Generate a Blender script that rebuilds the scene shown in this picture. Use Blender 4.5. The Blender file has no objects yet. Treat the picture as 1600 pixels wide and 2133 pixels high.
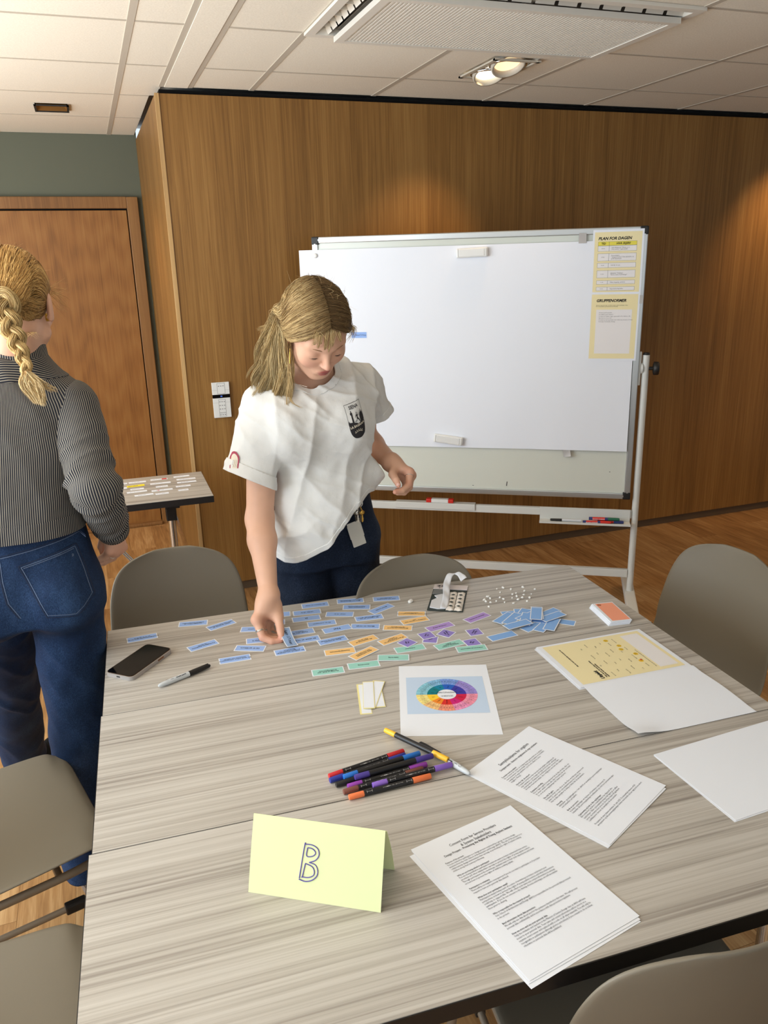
import bpy, bmesh, math, random
import numpy as np
from mathutils import Vector, Matrix, Euler

S = bpy.context.scene
COL = S.collection
random.seed(7)
RNG = np.random.default_rng(7)

# ---------------------------------------------------------------- camera
CAM_LOC = Vector((0.0, 0.0, 1.665))
F_PX, PITCH, ROLL, YAW = 1661.12, math.radians(17.3995), math.radians(-1.5024), math.radians(19.4363)
_f = Vector((math.sin(YAW) * math.cos(PITCH), math.cos(YAW) * math.cos(PITCH), -math.sin(PITCH)))
_r = Vector((math.cos(YAW), -math.sin(YAW), 0))
_u = _r.cross(_f)
_r2 = math.cos(ROLL) * _r + math.sin(ROLL) * _u
_u2 = -math.sin(ROLL) * _r + math.cos(ROLL) * _u
cam_data = bpy.data.cameras.new('camera')
cam = bpy.data.objects.new('camera', cam_data)
COL.objects.link(cam)
cam.matrix_world = Matrix(((_r2.x, _u2.x, -_f.x, CAM_LOC.x), (_r2.y, _u2.y, -_f.y, CAM_LOC.y),
                           (_r2.z, _u2.z, -_f.z, CAM_LOC.z), (0, 0, 0, 1)))
cam_data.sensor_fit = 'VERTICAL'
cam_data.sensor_height = 24.0
cam_data.sensor_width = 24.0
cam_data.lens = F_PX / 2133 * 24.0
cam_data.clip_start = 0.05
S.camera = cam

# ---------------------------------------------------------------- world, daylight, exposure
world = bpy.data.worlds.new('world')
S.world = world
world.use_nodes = True
world.node_tree.nodes['Background'].inputs[0].default_value = (0.75, 0.86, 1.0, 1)
world.node_tree.nodes['Background'].inputs[1].default_value = 1.0
S.view_settings.view_transform = 'Standard'
S.view_settings.look = 'None'
S.view_settings.gamma = 1.0
S.view_settings.use_curve_mapping = False
S.view_settings.exposure = 0.14


def area_light(name, loc, target, sx, sy, power, color):
    l = bpy.data.lights.new(name, 'AREA')
    l.shape = 'RECTANGLE'
    l.size, l.size_y = sx, sy
    l.energy = power
    l.color = color
    o = bpy.data.objects.new(name, l)
    COL.objects.link(o)
    o.location = loc
    o.rotation_euler = (Vector(target) - Vector(loc)).to_track_quat('-Z', 'Y').to_euler()
    return o


# daylight falling in through the two window bands (left wall and the wall behind the camera)
area_light('daylight_left', (-2.6, 1.7, 1.55), (0.6, 1.8, 1.50), 4.0, 1.5, 118, (0.74, 0.87, 1.0))
# added fill lamp pointing straight up, put in to brighten the ceiling
low = area_light('ceiling_fill_lamp', (-1.9, 1.9, 0.80), (-1.9, 1.9, 3.0), 1.1, 4.2, 138, (1.0, 0.965, 0.91))
low.rotation_euler = (math.pi, 0, 0)
area_light('daylight_back', (-0.6, -2.6, 1.55), (0.0, 2.0, 1.6), 3.4, 1.5, 9, (0.80, 0.90, 1.0))


# ---------------------------------------------------------------- object helpers
def link(o, parent=None):
    COL.objects.link(o)
    if parent is not None:
        o.parent = parent
    return o


def tag(o, label=None, cat=None, group=None, kind=None):
    if label: o['label'] = label
    if cat: o['category'] = cat
    if group: o['group'] = group
    if kind: o['kind'] = kind
    return o


def thing(name, label, cat, loc=(0, 0, 0), rz=0.0, group=None, rot=None):
    o = bpy.data.objects.new(name, None)
    o.empty_display_size = 0.05
    COL.objects.link(o)
    o.location = loc
    o.rotation_euler = rot if rot else (0, 0, rz)
    return tag(o, label, cat, group)


def dup(root, loc=None, rz=None, label=None, group=None):
    r = root.copy()
    COL.objects.link(r)
    if loc is not None: r.location = loc
    if rz is not None: r.rotation_euler = (0, 0, rz)
    if label: r['label'] = label
    if group: r['group'] = group
    for ch in list(root.children):
        c = ch.copy()
        COL.objects.link(c)
        c.parent = r
        for g in list(ch.children):
            d = g.copy()
            COL.objects.link(d)
            d.parent = c
    return r


class MB:
    """collects shapes and links them as ONE mesh object"""
    def __init__(s):
        s.v, s.f, s.m, s.sm = [], [], [], []

    def add(s, vs, fs, m=0, smooth=False):
        o = len(s.v)
        s.v += [tuple(v) for v in vs]
        for f in fs:
            s.f.append([i + o for i in f])
            s.m.append(m)
            s.sm.append(smooth)
        return s

    def box(s, c, size, rot=None, m=0, bev=0.0):
        x, y, z = (d / 2 for d in size)
        if bev <= 0:
            vs = [Vector((sx * x, sy * y, sz * z)) for sz in (-1, 1) for sy in (-1, 1) for sx in (-1, 1)]
            fs = [(0, 2, 3, 1), (4, 5, 7, 6), (0, 1, 5, 4), (2, 6, 7, 3), (0, 4, 6, 2), (1, 3, 7, 5)]
        else:
            bm = bmesh.new()
            bmesh.ops.create_cube(bm, size=1)
            bmesh.ops.scale(bm, vec=size, verts=bm.verts)
            bmesh.ops.bevel(bm, geom=bm.edges[:], offset=min(bev, 0.49 * min(size)), segments=2, profile=0.6, affect='EDGES')
            bm.verts.index_update()
            vs = [v.co.copy() for v in bm.verts]
            fs = [[v.index for v in f.verts] for f in bm.faces]
            bm.free()
        R = rot if rot is not None else Matrix.Identity(3)
        if not isinstance(R, Matrix): R = Euler(R).to_matrix()
        c = Vector(c)
        return s.add([R @ v + c for v in vs], fs, m, False)

    def cyl(s, a, b, r, r2=None, n=16, m=0, cap=True, smooth=True):
        return s.tube([a, b], [r, r if r2 is None else r2], n, m, cap)

    def tube(s, pts, r, n=10, m=0, cap=True, flat=1.0, up=None):
        P = [Vector(p) for p in pts]
        k = len(P)
        rs = r if isinstance(r, (list, tuple)) else [r] * k
        T = []
        for i in range(k):
            d = P[min(i + 1, k - 1)] - P[max(i - 1, 0)]
            T.append(d.normalized() if d.length > 1e-9 else Vector((0, 0, 1)))
        u = Vector(up) if up is not None else (Vector((0, 0, 1)) if abs(T[0].z) < 0.9 else Vector((1, 0, 0)))
        u = (u - T[0] * u.dot(T[0])).normalized()
        vs = []
        for i in range(k):
            u = (u - T[i] * u.dot(T[i])).normalized()
            w = T[i].cross(u)
            for j in range(n):
                a = 2 * math.pi * j / n
                vs.append(P[i] + (w * math.cos(a) + u * (math.sin(a) * flat)) * rs[i])
        fs = []
        for i in range(k - 1):
            for j in range(n):
                j2 = (j + 1) % n
                fs.append((i * n + j, i * n + j2, (i + 1) * n + j2, (i + 1) * n + j))
        s.add(vs, fs, m, True)
        if cap:
            s.add(vs[:n], [tuple(range(n - 1, -1, -1))], m)
            s.add(vs[-n:], [tuple(range(n))], m)
        return s

    def lathe(s, prof, n=24, axis=((0, 0, 0), (0, 0, 1)), m=0, cap=True):
        o, d = Vector(axis[0]), Vector(axis[1]).normalized()
        u = d.orthogonal().normalized()
        w = d.cross(u)
        vs = []
        for r, h in prof:
            for j in range(n):
                a = 2 * math.pi * j / n
                vs.append(o + d * h + (u * math.cos(a) + w * math.sin(a)) * r)
        fs = [(i * n + j, i * n + (j + 1) % n, (i + 1) * n + (j + 1) % n, (i + 1) * n + j) for i in range(len(prof) - 1) for j in range(n)]
        s.add(vs, fs, m, True)
        if cap:
            s.add(vs[:n], [tuple(range(n - 1, -1, -1))], m)
            s.add(vs[-n:], [tuple(range(n))], m)
        return s

    def prism(s, poly, z0, z1, m=0, smooth=False, top=None):
        n = len(poly)
        vs = [(x, y, z0) for x, y in poly] + [(x, y, z1) for x, y in poly]
        s.add(vs, [(i, (i + 1) % n, n + (i + 1) % n, n + i) for i in range(n)], m, smooth)
        s.add(vs[n:], [tuple(range(n))], m if top is None else top)
        s.add(vs[:n], [tuple(range(n - 1, -1, -1))], m)
        return s

    def grid(s, fn, nu, nv, m=0, smooth=True):
        vs = [fn(i / nu, j / nv) for j in range(nv + 1) for i in range(nu + 1)]
        fs = [(j * (nu + 1) + i, j * (nu + 1) + i + 1, (j + 1) * (nu + 1) + i + 1, (j + 1) * (nu + 1) + i) for j in range(nv) for i in range(nu)]
        return s.add(vs, fs, m, smooth)

    def sheet(s, w, l, zf=None, nu=1, nv=1, t=0.0004, m=0, x0=None, y0=None):
        """thin sheet, lower side at z=0 plus zf(u,v)"""
        x0 = -w / 2 if x0 is None else x0
        y0 = -l / 2 if y0 is None else y0
        zf = zf or (lambda u, v: 0.0)
        s.grid(lambda u, v: (x0 + u * w, y0 + v * l, zf(u, v) + t), nu, nv, m, nu > 1 or nv > 1)
        s.grid(lambda u, v: (x0 + (1 - u) * w, y0 + v * l, zf(1 - u, v)), nu, nv, m, nu > 1 or nv > 1)
        rim = [(i / nu, 0) for i in range(nu)] + [(1, j / nv) for j in range(nv)] + [(1 - i / nu, 1) for i in range(nu)] + [(0, 1 - j / nv) for j in range(nv)]
        n = len(rim)
        vs = [(x0 + u * w, y0 + v * l, zf(u, v)) for u, v in rim] + [(x0 + u * w, y0 + v * l, zf(u, v) + t) for u, v in rim]
        s.add(vs, [(i, (i + 1) % n, n + (i + 1) % n, n + i) for i in range(n)], m)
        return s

    def ell(s, c, r, R=None, nu=16, nv=10, m=0):
        c = Vector(c)
        R = R if R is not None else Matrix.Identity(3)
        vs = [c + R @ Vector((0, 0, r[2]))]
        for j in range(1, nv):
            t = math.pi * j / nv
            for i in range(nu):
                a = 2 * math.pi * i / nu
                vs.append(c + R @ Vector((r[0] * math.sin(t) * math.cos(a), r[1] * math.sin(t) * math.sin(a), r[2] * math.cos(t))))
        vs.append(c + R @ Vector((0, 0, -r[2])))
        fs = [(0, 1 + i, 1 + (i + 1) % nu) for i in range(nu)]
        for j in range(nv - 2):
            for i in range(nu):
                a, b = 1 + j * nu + i, 1 + j * nu + (i + 1) % nu
                fs.append((a, a + nu, b + nu, b))
        L = len(vs) - 1
        fs += [(L, L - nu + (i + 1) % nu, L - nu + i) for i in range(nu)]
        return s.add(vs, fs, m, True)

    def mesh(s, name, mats):
        me = bpy.data.meshes.new(name)
        me.from_pydata(s.v, [], s.f)
        for mt in (mats if isinstance(mats, (list, tuple)) else [mats]): me.materials.append(mt)
        me.polygons.foreach_set('material_index', s.m)
        me.polygons.foreach_set('use_smooth', s.sm)
        me.update()
        return me

    def build(s, name, mats, parent=None, loc=None, rz=None, rot=None):
        o = bpy.data.objects.new(name, s.mesh(name, mats))
        link(o, parent)
        if loc is not None: o.location = loc
        if rz is not None: o.rotation_euler = (0, 0, rz)
        if rot is not None: o.rotation_euler = rot
        return o


def smooth_path(pts, n=8):
    """Catmull-Rom through the points"""
    P = [Vector(p) for p in pts]
    P = [P[0] * 2 - P[1]] + P + [P[-1] * 2 - P[-2]]
    out = []
    for i in range(1, len(P) - 2):
        a, b, c, d = P[i - 1:i + 3]
        for k in range(n):
            t = k / n
            out.append(0.5 * (2 * b + (c - a) * t + (2 * a - 5 * b + 4 * c - d) * t * t + (3 * b - a - 3 * c + d) * t ** 3))
    out.append(P[-2])
    return out


_txt_cache = {}


def text_mesh(body, size, align='CENTER', bold=0.0, shear=0.0, res=2, line=1.0, valign='CENTER'):
    key = (body, size, align, bold, shear, res, line, valign)
    if key in _txt_cache: return _txt_cache[key]
    cu = bpy.data.curves.new('text', 'FONT')
    cu.body = body
    cu.size = size
    cu.align_x = align
    cu.align_y = valign
    cu.offset = bold
    cu.shear = shear
    cu.resolution_u = res
    cu.space_line = line
    o = bpy.data.objects.new('text', cu)
    COL.objects.link(o)
    bpy.context.view_layer.update()
    me = bpy.data.meshes.new_from_object(o.evaluated_get(bpy.context.evaluated_depsgraph_get()))
    bpy.data.objects.remove(o)
    me.materials.clear()
    _txt_cache[key] = me
    return me


def text(body, size, mt, parent, loc, rz=0.0, rot=None, name='printed_text', **kw):
    me = text_mesh(body, size, **kw).copy()
    me.materials.append(mt)
    o = bpy.data.objects.new(name, me)
    link(o, parent)
    o.location = loc
    o.rotation_euler = rot if rot else (0, 0, rz)
    return o


# ---------------------------------------------------------------- materials
def lin(c):
    return tuple(((v / 255) / 12.92 if v / 255 <= 0.04045 else ((v / 255 + 0.055) / 1.055) ** 2.4) for v in c)


def mat(name, rgb, rough=0.6, metal=0.0, spec=0.5, **kw):
    m = bpy.data.materials.new(name)
    m.use_nodes = True
    b = m.node_tree.nodes['Principled BSDF']
    b.inputs['Base Color'].default_value = (*lin(rgb), 1)
    b.inputs['Roughness'].default_value = rough
    b.inputs['Metallic'].default_value = metal
    b.inputs['Specular IOR Level'].default_value = spec
    for k, v in kw.items():
        b.inputs[k].default_value = v
    return m


class NT:
    """tiny node helper"""
    def __init__(s, m):
        s.t = m.node_tree
        s.b = s.t.nodes['Principled BSDF']

    def n(s, typ, ins=None, **props):
        nd = s.t.nodes.new(typ)
        for k, v in props.items(): setattr(nd, k, v)
        for k, v in (ins or {}).items():
            if isinstance(v, bpy.types.NodeSocket): s.t.links.new(v, nd.inputs[k])
            else: nd.inputs[k].default_value = v
        return nd

    def coord(s, kind='Object', scale=(1, 1, 1), loc=(0, 0, 0), rot=(0, 0, 0)):
        c = s.n('ShaderNodeTexCoord')
        mp = s.n('ShaderNodeMapping', {'Vector': c.outputs[kind], 'Scale': scale, 'Location': loc, 'Rotation': rot})
        return mp.outputs[0]

    def noise(s, vec, scale=5.0, detail=3.0, rough=0.5, dist=0.0):
        return s.n('ShaderNodeTexNoise', {'Vector': vec, 'Scale': scale, 'Detail': detail, 'Roughness': rough, 'Distortion': dist}).outputs['Fac']

    def ramp(s, fac, stops):
        r = s.n('ShaderNodeValToRGB', {'Fac': fac})
        e = r.color_ramp.elements
        while len(e) < len(stops): e.new(0.5)
        for i, (p, c) in enumerate(stops):
            e[i].position = p
            e[i].color = (*lin(c), 1) if len(c) == 3 else c
        return r.outputs[0]

    def mix(s, a, b, fac, mode='MIX'):
        nd = s.n('ShaderNodeMix', data_type='RGBA', blend_type=mode)
        for k, v in ((0, fac), (6, a), (7, b)):
            if isinstance(v, bpy.types.NodeSocket): s.t.links.new(v, nd.inputs[k])
            else: nd.inputs[k].default_value = v if k == 0 else ((*lin(v), 1) if len(v) == 3 else v)
        return nd.outputs[2]

    def math(s, op, a, b=0.0):
        nd = s.n('ShaderNodeMath', operation=op)
        for i, v in enumerate((a, b)):
            if isinstance(v, bpy.types.NodeSocket): s.t.links.new(v, nd.inputs[i])
            else: nd.inputs[i].default_value = v
        return nd.outputs[0]

    def color(s, sock):
        s.t.links.new(sock, s.b.inputs['Base Color'])

    def bump(s, h, strength=0.2, dist=0.01):
        b = s.n('ShaderNodeBump', {'Height': h, 'Strength': strength, 'Distance': dist})
        s.t.links.new(b.outputs[0], s.b.inputs['Normal'])


def veneer(name, dark, midc, light, rough=0.45, sc=(1, 1, 1), cathedral=0.0):
    m = mat(name, midc, rough, spec=0.35)
    t = NT(m)
    v = t.coord('Object', sc)
    fine = t.noise(t.coord('Object', (sc[0] * 140, sc[1] * 140, sc[2] * 2.2)), 1.0, 4, 0.6, 0.6)
    wide = t.noise(t.coord('Object', (sc[0] * 5, sc[1] * 5, sc[2] * 0.12)), 1.0, 2, 0.5)
    band = t.noise(t.coord('Object', (sc[0] * 26, sc[1] * 26, sc[2] * 0.5)), 1.0, 3, 0.55, 0.8)
    f = t.math('ADD', t.math('MULTIPLY', fine, 0.55), t.math('ADD', t.math('MULTIPLY', band, 0.3), t.math('MULTIPLY', wide, 0.42)))
    if cathedral > 0:
        w = t.n('ShaderNodeTexWave', {'Vector': t.coord('Object', (sc[0] * 9, sc[1] * 9, sc[2] * 1.3)), 'Scale': 1.2, 'Distortion': 9.0, 'Detail': 2.0, 'Detail Scale': 0.8}, wave_type='BANDS', bands_direction='Z').outputs['Fac']
        f = t.math('ADD', f, t.math('MULTIPLY', t.math('SUBTRACT', w, 0.5), cathedral))
    t.color(t.ramp(f, [(0.42, dark), (0.62, midc), (0.84, light)]))
    t.bump(fine, 0.06, 0.003)
    return m


M = {}
M['oak'] = veneer('oak_veneer', (100, 68, 30), (134, 95, 47), (160, 120, 66), 0.42)
M['oak_door'] = veneer('door_veneer', (116, 76, 36), (142, 95, 47), (156, 111, 60), 0.42, cathedral=0.10)
M['oak_frame'] = veneer('door_frame_oak', (100, 68, 36), (128, 88, 48), (146, 106, 62), 0.45)
M['oak_edge'] = veneer('oak_lipping', (160, 124, 78), (184, 148, 98), (200, 165, 115), 0.5)
M['green'] = mat('grey_green_paint', (94, 97, 82), 0.85)
M['white_wall'] = mat('white_paint', (212, 210, 202), 0.9)
M['black'] = mat('black_plastic', (22, 21, 20), 0.5)
M['matt_black'] = mat('matt_black', (14, 13, 12), 0.85, spec=0.2)
M['edge_black'] = mat('black_edge_band', (26, 23, 22), 0.45)
M['plinth'] = mat('brown_plinth', (92, 74, 54), 0.6)
M['white_metal'] = mat('white_powder_coat', (214, 214, 208), 0.4)
M['alu'] = mat('brushed_aluminium', (196, 198, 196), 0.35, 0.85)
M['chrome'] = mat('chrome', (215, 215, 215), 0.1, 1.0)
M['silver'] = mat('silver', (226, 220, 208), 0.18, 1.0)
M['gold'] = mat('gold', (212, 168, 84), 0.18, 1.0)
M['board'] = mat('whiteboard_enamel', (214, 216, 204), 0.22, spec=0.5)
M['paper'] = mat('white_paper', (234, 237, 243), 0.8, spec=0.2)
M['ink'] = mat('black_ink', (34, 33, 36), 0.7, spec=0.2)
M['ink_soft'] = mat('grey_ink', (104, 102, 104), 0.7, spec=0.2)
M['white_plastic'] = mat('white_plastic', (226, 226, 222), 0.35)
M['grid'] = mat('ceiling_grid_grey', (192, 183, 168), 0.6)
M['ac_white'] = mat('grille_white', (222, 216, 204), 0.5)

m = mat('ceiling_tile', (228, 220, 204), 0.95, spec=0.1); t = NT(m)
g = t.noise(t.coord('Object'), 160.0, 2, 0.6)
t.color(t.ramp(g, [(0.3, (228, 220, 204)), (0.7, (240, 233, 218))])); t.bump(g, 0.12, 0.002)
M['tile'] = m

m = mat('oak_plank', (176, 132, 84), 0.42, spec=0.4); t = NT(m)
oi = t.n('ShaderNodeObjectInfo').outputs['Random']
off = t.n('ShaderNodeCombineXYZ', {0: t.math('MULTIPLY', oi, 37.0), 1: t.math('MULTIPLY', oi, 91.0), 2: 0.0}).outputs[0]
tc = t.n('ShaderNodeTexCoord').outputs['Object']
vv = t.n('ShaderNodeVectorMath', {0: tc, 1: off}, operation='ADD').outputs[0]
def _mp(sc): return t.n('ShaderNodeMapping', {'Vector': vv, 'Scale': sc}).outputs[0]
fine = t.noise(_mp((95, 5, 1)), 1.0, 4, 0.6, 0.7)
big = t.noise(_mp((16, 1.6, 1)), 1.0, 3, 0.6, 1.6)
f = t.math('ADD', t.math('MULTIPLY', fine, 0.45), t.math('ADD', t.math('MULTIPLY', big, 0.55), t.math('MULTIPLY', t.math('SUBTRACT', oi, 0.5), 0.16)))
t.color(t.ramp(f, [(0.30, (128, 88, 50)), (0.48, (168, 124, 76)), (0.62, (192, 150, 100)), (0.8, (210, 174, 126))]))
t.bump(fine, 0.08, 0.003)
M['plank'] = m

m = mat('striped_laminate', (184, 170, 150), 0.36, spec=0.45); t = NT(m)
s1 = t.noise(t.coord('Object', (0.6, 62, 1)), 1.0, 5, 0.66, 0.45)
s2 = t.noise(t.coord('Object', (1.6, 230, 1)), 1.0, 3, 0.6, 0.5)
s3 = t.noise(t.coord('Object', (0.8, 14, 1), (3, 5, 0)), 1.0, 2, 0.5, 0.3)
f = t.math('ADD', t.math('MULTIPLY', s1, 0.62), t.math('ADD', t.math('MULTIPLY', s2, 0.24), t.math('MULTIPLY', s3, 0.22)))
t.color(t.ramp(f, [(0.33, (120, 112, 105)), (0.44, (150, 142, 133)), (0.52, (178, 171, 161)), (0.62, (196, 190, 181)), (0.74, (166, 157, 147))]))
M['laminate'] = m

m = mat('beige_shell', (126, 117, 101), 0.5, spec=0.4); t = NT(m)
t.bump(t.noise(t.coord('Object'), 900.0, 2, 0.5), 0.08, 0.001)
M['shell'] = m
M['shell_tube'] = mat('beige_tube', (136, 121, 102), 0.4)
# ================================================================ SETTING
ZC = 2.419          # ceiling
YB = 4.0065         # oak wall
YG = 5.425          # green wall


def struct(name, mb, mt, parent=None):
    o = mb.build(name, mt, parent)
    o['kind'] = 'structure'
    return o


fl = struct('floor', MB().box((1.15, 1.4, -0.03), (7.9, 8.4, 0.04)), M['matt_black'])
pl = MB().box((0, 0, -0.005), (0.1496, 1.1990, 0.01), bev=0.0005).mesh('plank', M['plank'])
for i in range(-16, 33):
    x = -0.309 + 0.15 * i
    if x > 5.0: break
    off = ((i * 37) % 11) / 11 * 1.2
    for k in range(-1, 6):
        y = -0.6 + off + 1.2 * k
        if y > 6.0: continue
        if y < 0 and x > 0.6: continue
        o = bpy.data.objects.new('plank', pl)
        link(o, fl)
        o.location = (x, y, 0)

# --- oak clad block with its side return
struct('wall_back', MB().box((2.75, YB + 0.75, 1.226), (4.71, 1.5, 2.348)), M['oak'])
struct('trim_1', MB().box((0.4015, YB + 0.003, 1.226), (0.019, 0.016, 2.349), bev=0.001), M['oak_edge'])
struct('trim_2', MB().box((2.76, YB + 0.76, 2.409), (4.69, 1.49, 0.02)), M['matt_black'])
struct('baseboard_back', MB().box((2.76, YB + 0.765, 0.026), (4.69, 1.49, 0.052)), M['plinth'])
# --- green wall with the door, side and rear walls
struct('wall_left_back', MB().box((-1.15, YG + 0.06, 1.245), (3.1, 0.12, 2.49)), M['green'])
struct('wall_right', MB().box((5.05, 1.4, 1.245), (0.1, 8.4, 2.49)), M['white_wall'])
wl = MB().box((-2.75, 1.4, 0.4), (0.1, 8.4, 0.8)).box((-2.75, 1.4, 2.395), (0.1, 8.4, 0.19)).box((-2.75, -2.1, 1.55), (0.1, 1.4, 1.5)).box((-2.75, 4.4, 1.55), (0.1, 2.4, 1.5))
struct('wall_left', wl, M['white_wall'])
wb = MB().box((1.15, -2.75, 0.4), (7.9, 0.1, 0.8)).box((1.15, -2.75, 2.395), (7.9, 0.1, 0.19)).box((-2.5, -2.75, 1.55), (0.6, 0.1, 1.5)).box((3.95, -2.75, 1.55), (2.3, 0.1, 1.5))
struct('wall_front', wb, M['white_wall'])
for nm, ax, a, b in (('window_1', 0, -1.4, 3.2), ('window_2', 1, -2.2, 2.8)):
    f, p = MB(), MB()
    n = 3
    for k in range(n + 1):
        q = a + (b - a) * k / n
        f.box(((-2.75, q, 1.55) if ax == 0 else (q, -2.75, 1.55)), (0.06, 0.06, 1.5))
    for z in (0.82, 2.28):
        f.box(((-2.75, (a + b) / 2, z) if ax == 0 else ((a + b) / 2, -2.75, z)), ((0.06, b - a, 0.05) if ax == 0 else (b - a, 0.06, 0.05)))
    struct(nm, f, M['white_metal'])

# --- ceiling: slab, grid bars and tiles
ce = struct('ceiling', MB().box((1.15, 1.4, 2.52), (7.9, 8.4, 0.06)), M['white_wall'])
XB = [-2.156, -1.556, -0.956, -0.356, 0.244, 0.426, 0.548, 0.825, 1.415, 2.005, 2.6, 3.2, 3.8, 4.4, 5.0]
YBR = [-2.38 + 0.6 * i for i in range(13)] + [YG]
HOLES = {}


def grid_x(y0, y1, xs):
    for x in xs:
        o = MB().box((0, 0, 0), (0.024, y1 - y0, 0.008)).build('grid_bar', M['grid'], ce)
        o.location = (x, (y0 + y1) / 2, ZC + 0.0105)


for x in XB[:-1]:
    y1 = YG if x < 0.39 else YB
    if 0.82 < x < 1.5 and x > 1: pass
    grid_x(-2.7, y1, [x])
for y in YBR[:-1]:
    for a, b in ((-2.7, 0.426), (0.548, 5.0)):
        if y > YB: b = min(b, 0.39)
        if b <= a: continue
        o = MB().box((0, 0, 0), (b - a, 0.016, 0.007)).build('grid_bar', M['grid'], ce)
        o.location = ((a + b) / 2, y, ZC + 0.0108)
o = MB().box((0, 0, 0), (0.1, 6.7, 0.01)).build('plaster_strip', M['tile'], ce)
o.location = (0.487, 0.65, ZC + 0.009)
tile_cache = {}


def tile(x0, x1, y0, y1, hole=None):
    cx, cy = (x0 + x1) / 2, (y0 + y1) / 2
    w, l = x1 - x0 - 0.004, y1 - y0 - 0.004
    if hole is None:
        k = (round(w, 3), round(l, 3))
        if k not in tile_cache: tile_cache[k] = MB().box((0, 0, 0), (w, l, 0.014), bev=0.002).mesh('ceiling_tile', M['tile'])
        me = tile_cache[k]
    else:
        hx0, hx1, hy0, hy1 = hole[0] - cx, hole[1] - cx, hole[2] - cy, hole[3] - cy
        b = MB()
        for (a0, a1, b0, b1) in ((-w / 2, hx0, -l / 2, l / 2), (hx1, w / 2, -l / 2, l / 2), (hx0, hx1, -l / 2, hy0), (hx0, hx1, hy1, l / 2)):
            b.box(((a0 + a1) / 2, (b0 + b1) / 2, 0), (a1 - a0, b1 - b0, 0.014))
        me = b.mesh('ceiling_tile', M['tile'])
    o = bpy.data.objects.new('ceiling_tile', me)
    link(o, ce)
    o.location = (cx, cy, ZC + 0.0155)


SPOT = (1.632, 1.832, 3.165, 3.50)
SQ = (-0.118, 0.030, 4.50, 4.665)
for i in range(len(XB) - 1):
    if XB[i] == 0.426: continue
    for j in range(len(YBR) - 1):
        x0, x1, y0, y1 = XB[i], XB[i + 1], YBR[j], YBR[j + 1]
        if y0 < 0.5: y_in = False
        if x0 > 0.39 and y0 >= YB: continue
        if x0 > 0.39: y1 = min(y1, YB)
        if x1 > 0.39 and x0 < 0.39 and y0 > YB - 0.3 and y1 > YB: x1 = 0.392
        if 0.8 < x0 < 1.5 and 2.4 < y0 < 2.5: continue
        h = None
        if x0 < SPOT[0] < x1 and y0 < SPOT[2] < y1: h = SPOT
        if x0 < SQ[0] < x1 and y0 < SQ[2] < y1: h = SQ
        tile(x0, x1, y0, y1, h)

# --- door
d = bpy.data.objects.new('door_1', None)
link(d)
d['kind'] = 'structure'
d.location = (0, YG, 0)
fr = MB()
fr.box((0.333, -0.012, 1.04), (0.066, 0.05, 2.08), bev=0.004).box((-0.658, -0.012, 1.04), (0.066, 0.05, 2.08), bev=0.004).box((-0.1625, -0.0125, 2.048), (0.925, 0.0495, 0.066), bev=0.004)
fr.build('door_frame', M['oak_frame'], d)
MB().box((-0.1625, -0.002, 1.008), (0.926, 0.003, 2.016)).build('rebate', M['matt_black'], d)
lf = MB().box((-0.1625, -0.008, 1.006), (0.914, 0.016, 1.998), bev=0.002).build('door_leaf', M['oak_door'], d)
MB().box((-0.1625, -0.02, 0.012), (0.925, 0.07, 0.022), bev=0.006).build('threshold', M['oak_frame'], d)

# --- double spotlight in the ceiling
def emit(name, rgb, strength):
    m = mat(name, rgb, 0.5)
    b = m.node_tree.nodes['Principled BSDF']
    b.inputs['Emission Color'].default_value = (*lin(rgb), 1)
    b.inputs['Emission Strength'].default_value = strength
    return m


M['lamp_white'] = emit('lamp_glow', (255, 240, 210), 4.0)
M['lamp_warm'] = emit('lamp_warm_glow', (255, 214, 165), 1.3)
M['lamp_grey'] = mat('lamp_grey', (196, 188, 172), 0.45)
M['bronze'] = mat('bronze_reflector', (150, 112, 62), 0.3, 0.8)
cx, cy = (SPOT[0] + SPOT[1]) / 2, (SPOT[2] + SPOT[3]) / 2
sp = thing('ceiling_spotlight', 'recessed double spotlight with two round lit lamps in the ceiling before the oak wall', 'ceiling light', (cx, cy, ZC))
w, l = SPOT[1] - SPOT[0], SPOT[3] - SPOT[2]
tr = MB()
for sx in (-1, 1): tr.box((sx * (w / 2 - 0.006), 0, -0.002), (0.018, l + 0.012, 0.006))
for sy in (-1, 1): tr.box((0, sy * (l / 2 - 0.006), -0.002), (w + 0.006, 0.018, 0.006))
tr.build('trim_frame', M['lamp_grey'], sp)
MB().box((0, 0, 0.022), (w - 0.01, l - 0.01, 0.004)).build('back_plate', M['lamp_grey'], sp)
for yy, mt in ((-0.085, 'lamp_warm'), (0.085, 'lamp_white')):
    R = Euler((math.radians(-24), 0, 0)).to_matrix() @ Vector((0, 0, -1))
    c = Vector((0, yy, 0.002))
    can = MB().lathe([(0.068, 0.03), (0.072, 0.0), (0.070, -0.012), (0.062, -0.012), (0.056, 0.012)], 32, (c, -R), cap=False).build('lamp_housing', M['lamp_grey'], sp)
    MB().lathe([(0.0005, 0.004), (0.03, 0.006), (0.057, 0.010)], 32, (c, -R), cap=False).build('lens', M[mt], can)
    MB().lathe([(0.080, 0.004), (0.082, -0.004), (0.076, -0.006), (0.075, 0.004)], 32, (c, (0, 0, 1)), cap=False).build('gimbal_ring', M['chrome'], sp)


def spot(name, loc, target, power, ang, blend, color, r=0.03):
    l = bpy.data.lights.new(name, 'SPOT')
    l.energy, l.spot_size, l.spot_blend, l.color, l.shadow_soft_size = power, math.radians(ang), blend, color, r
    o = bpy.data.objects.new(name, l)
    link(o)
    o.location = loc
    o.rotation_euler = (Vector(target) - Vector(loc)).to_track_quat('-Z', 'Y').to_euler()
    return o


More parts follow.
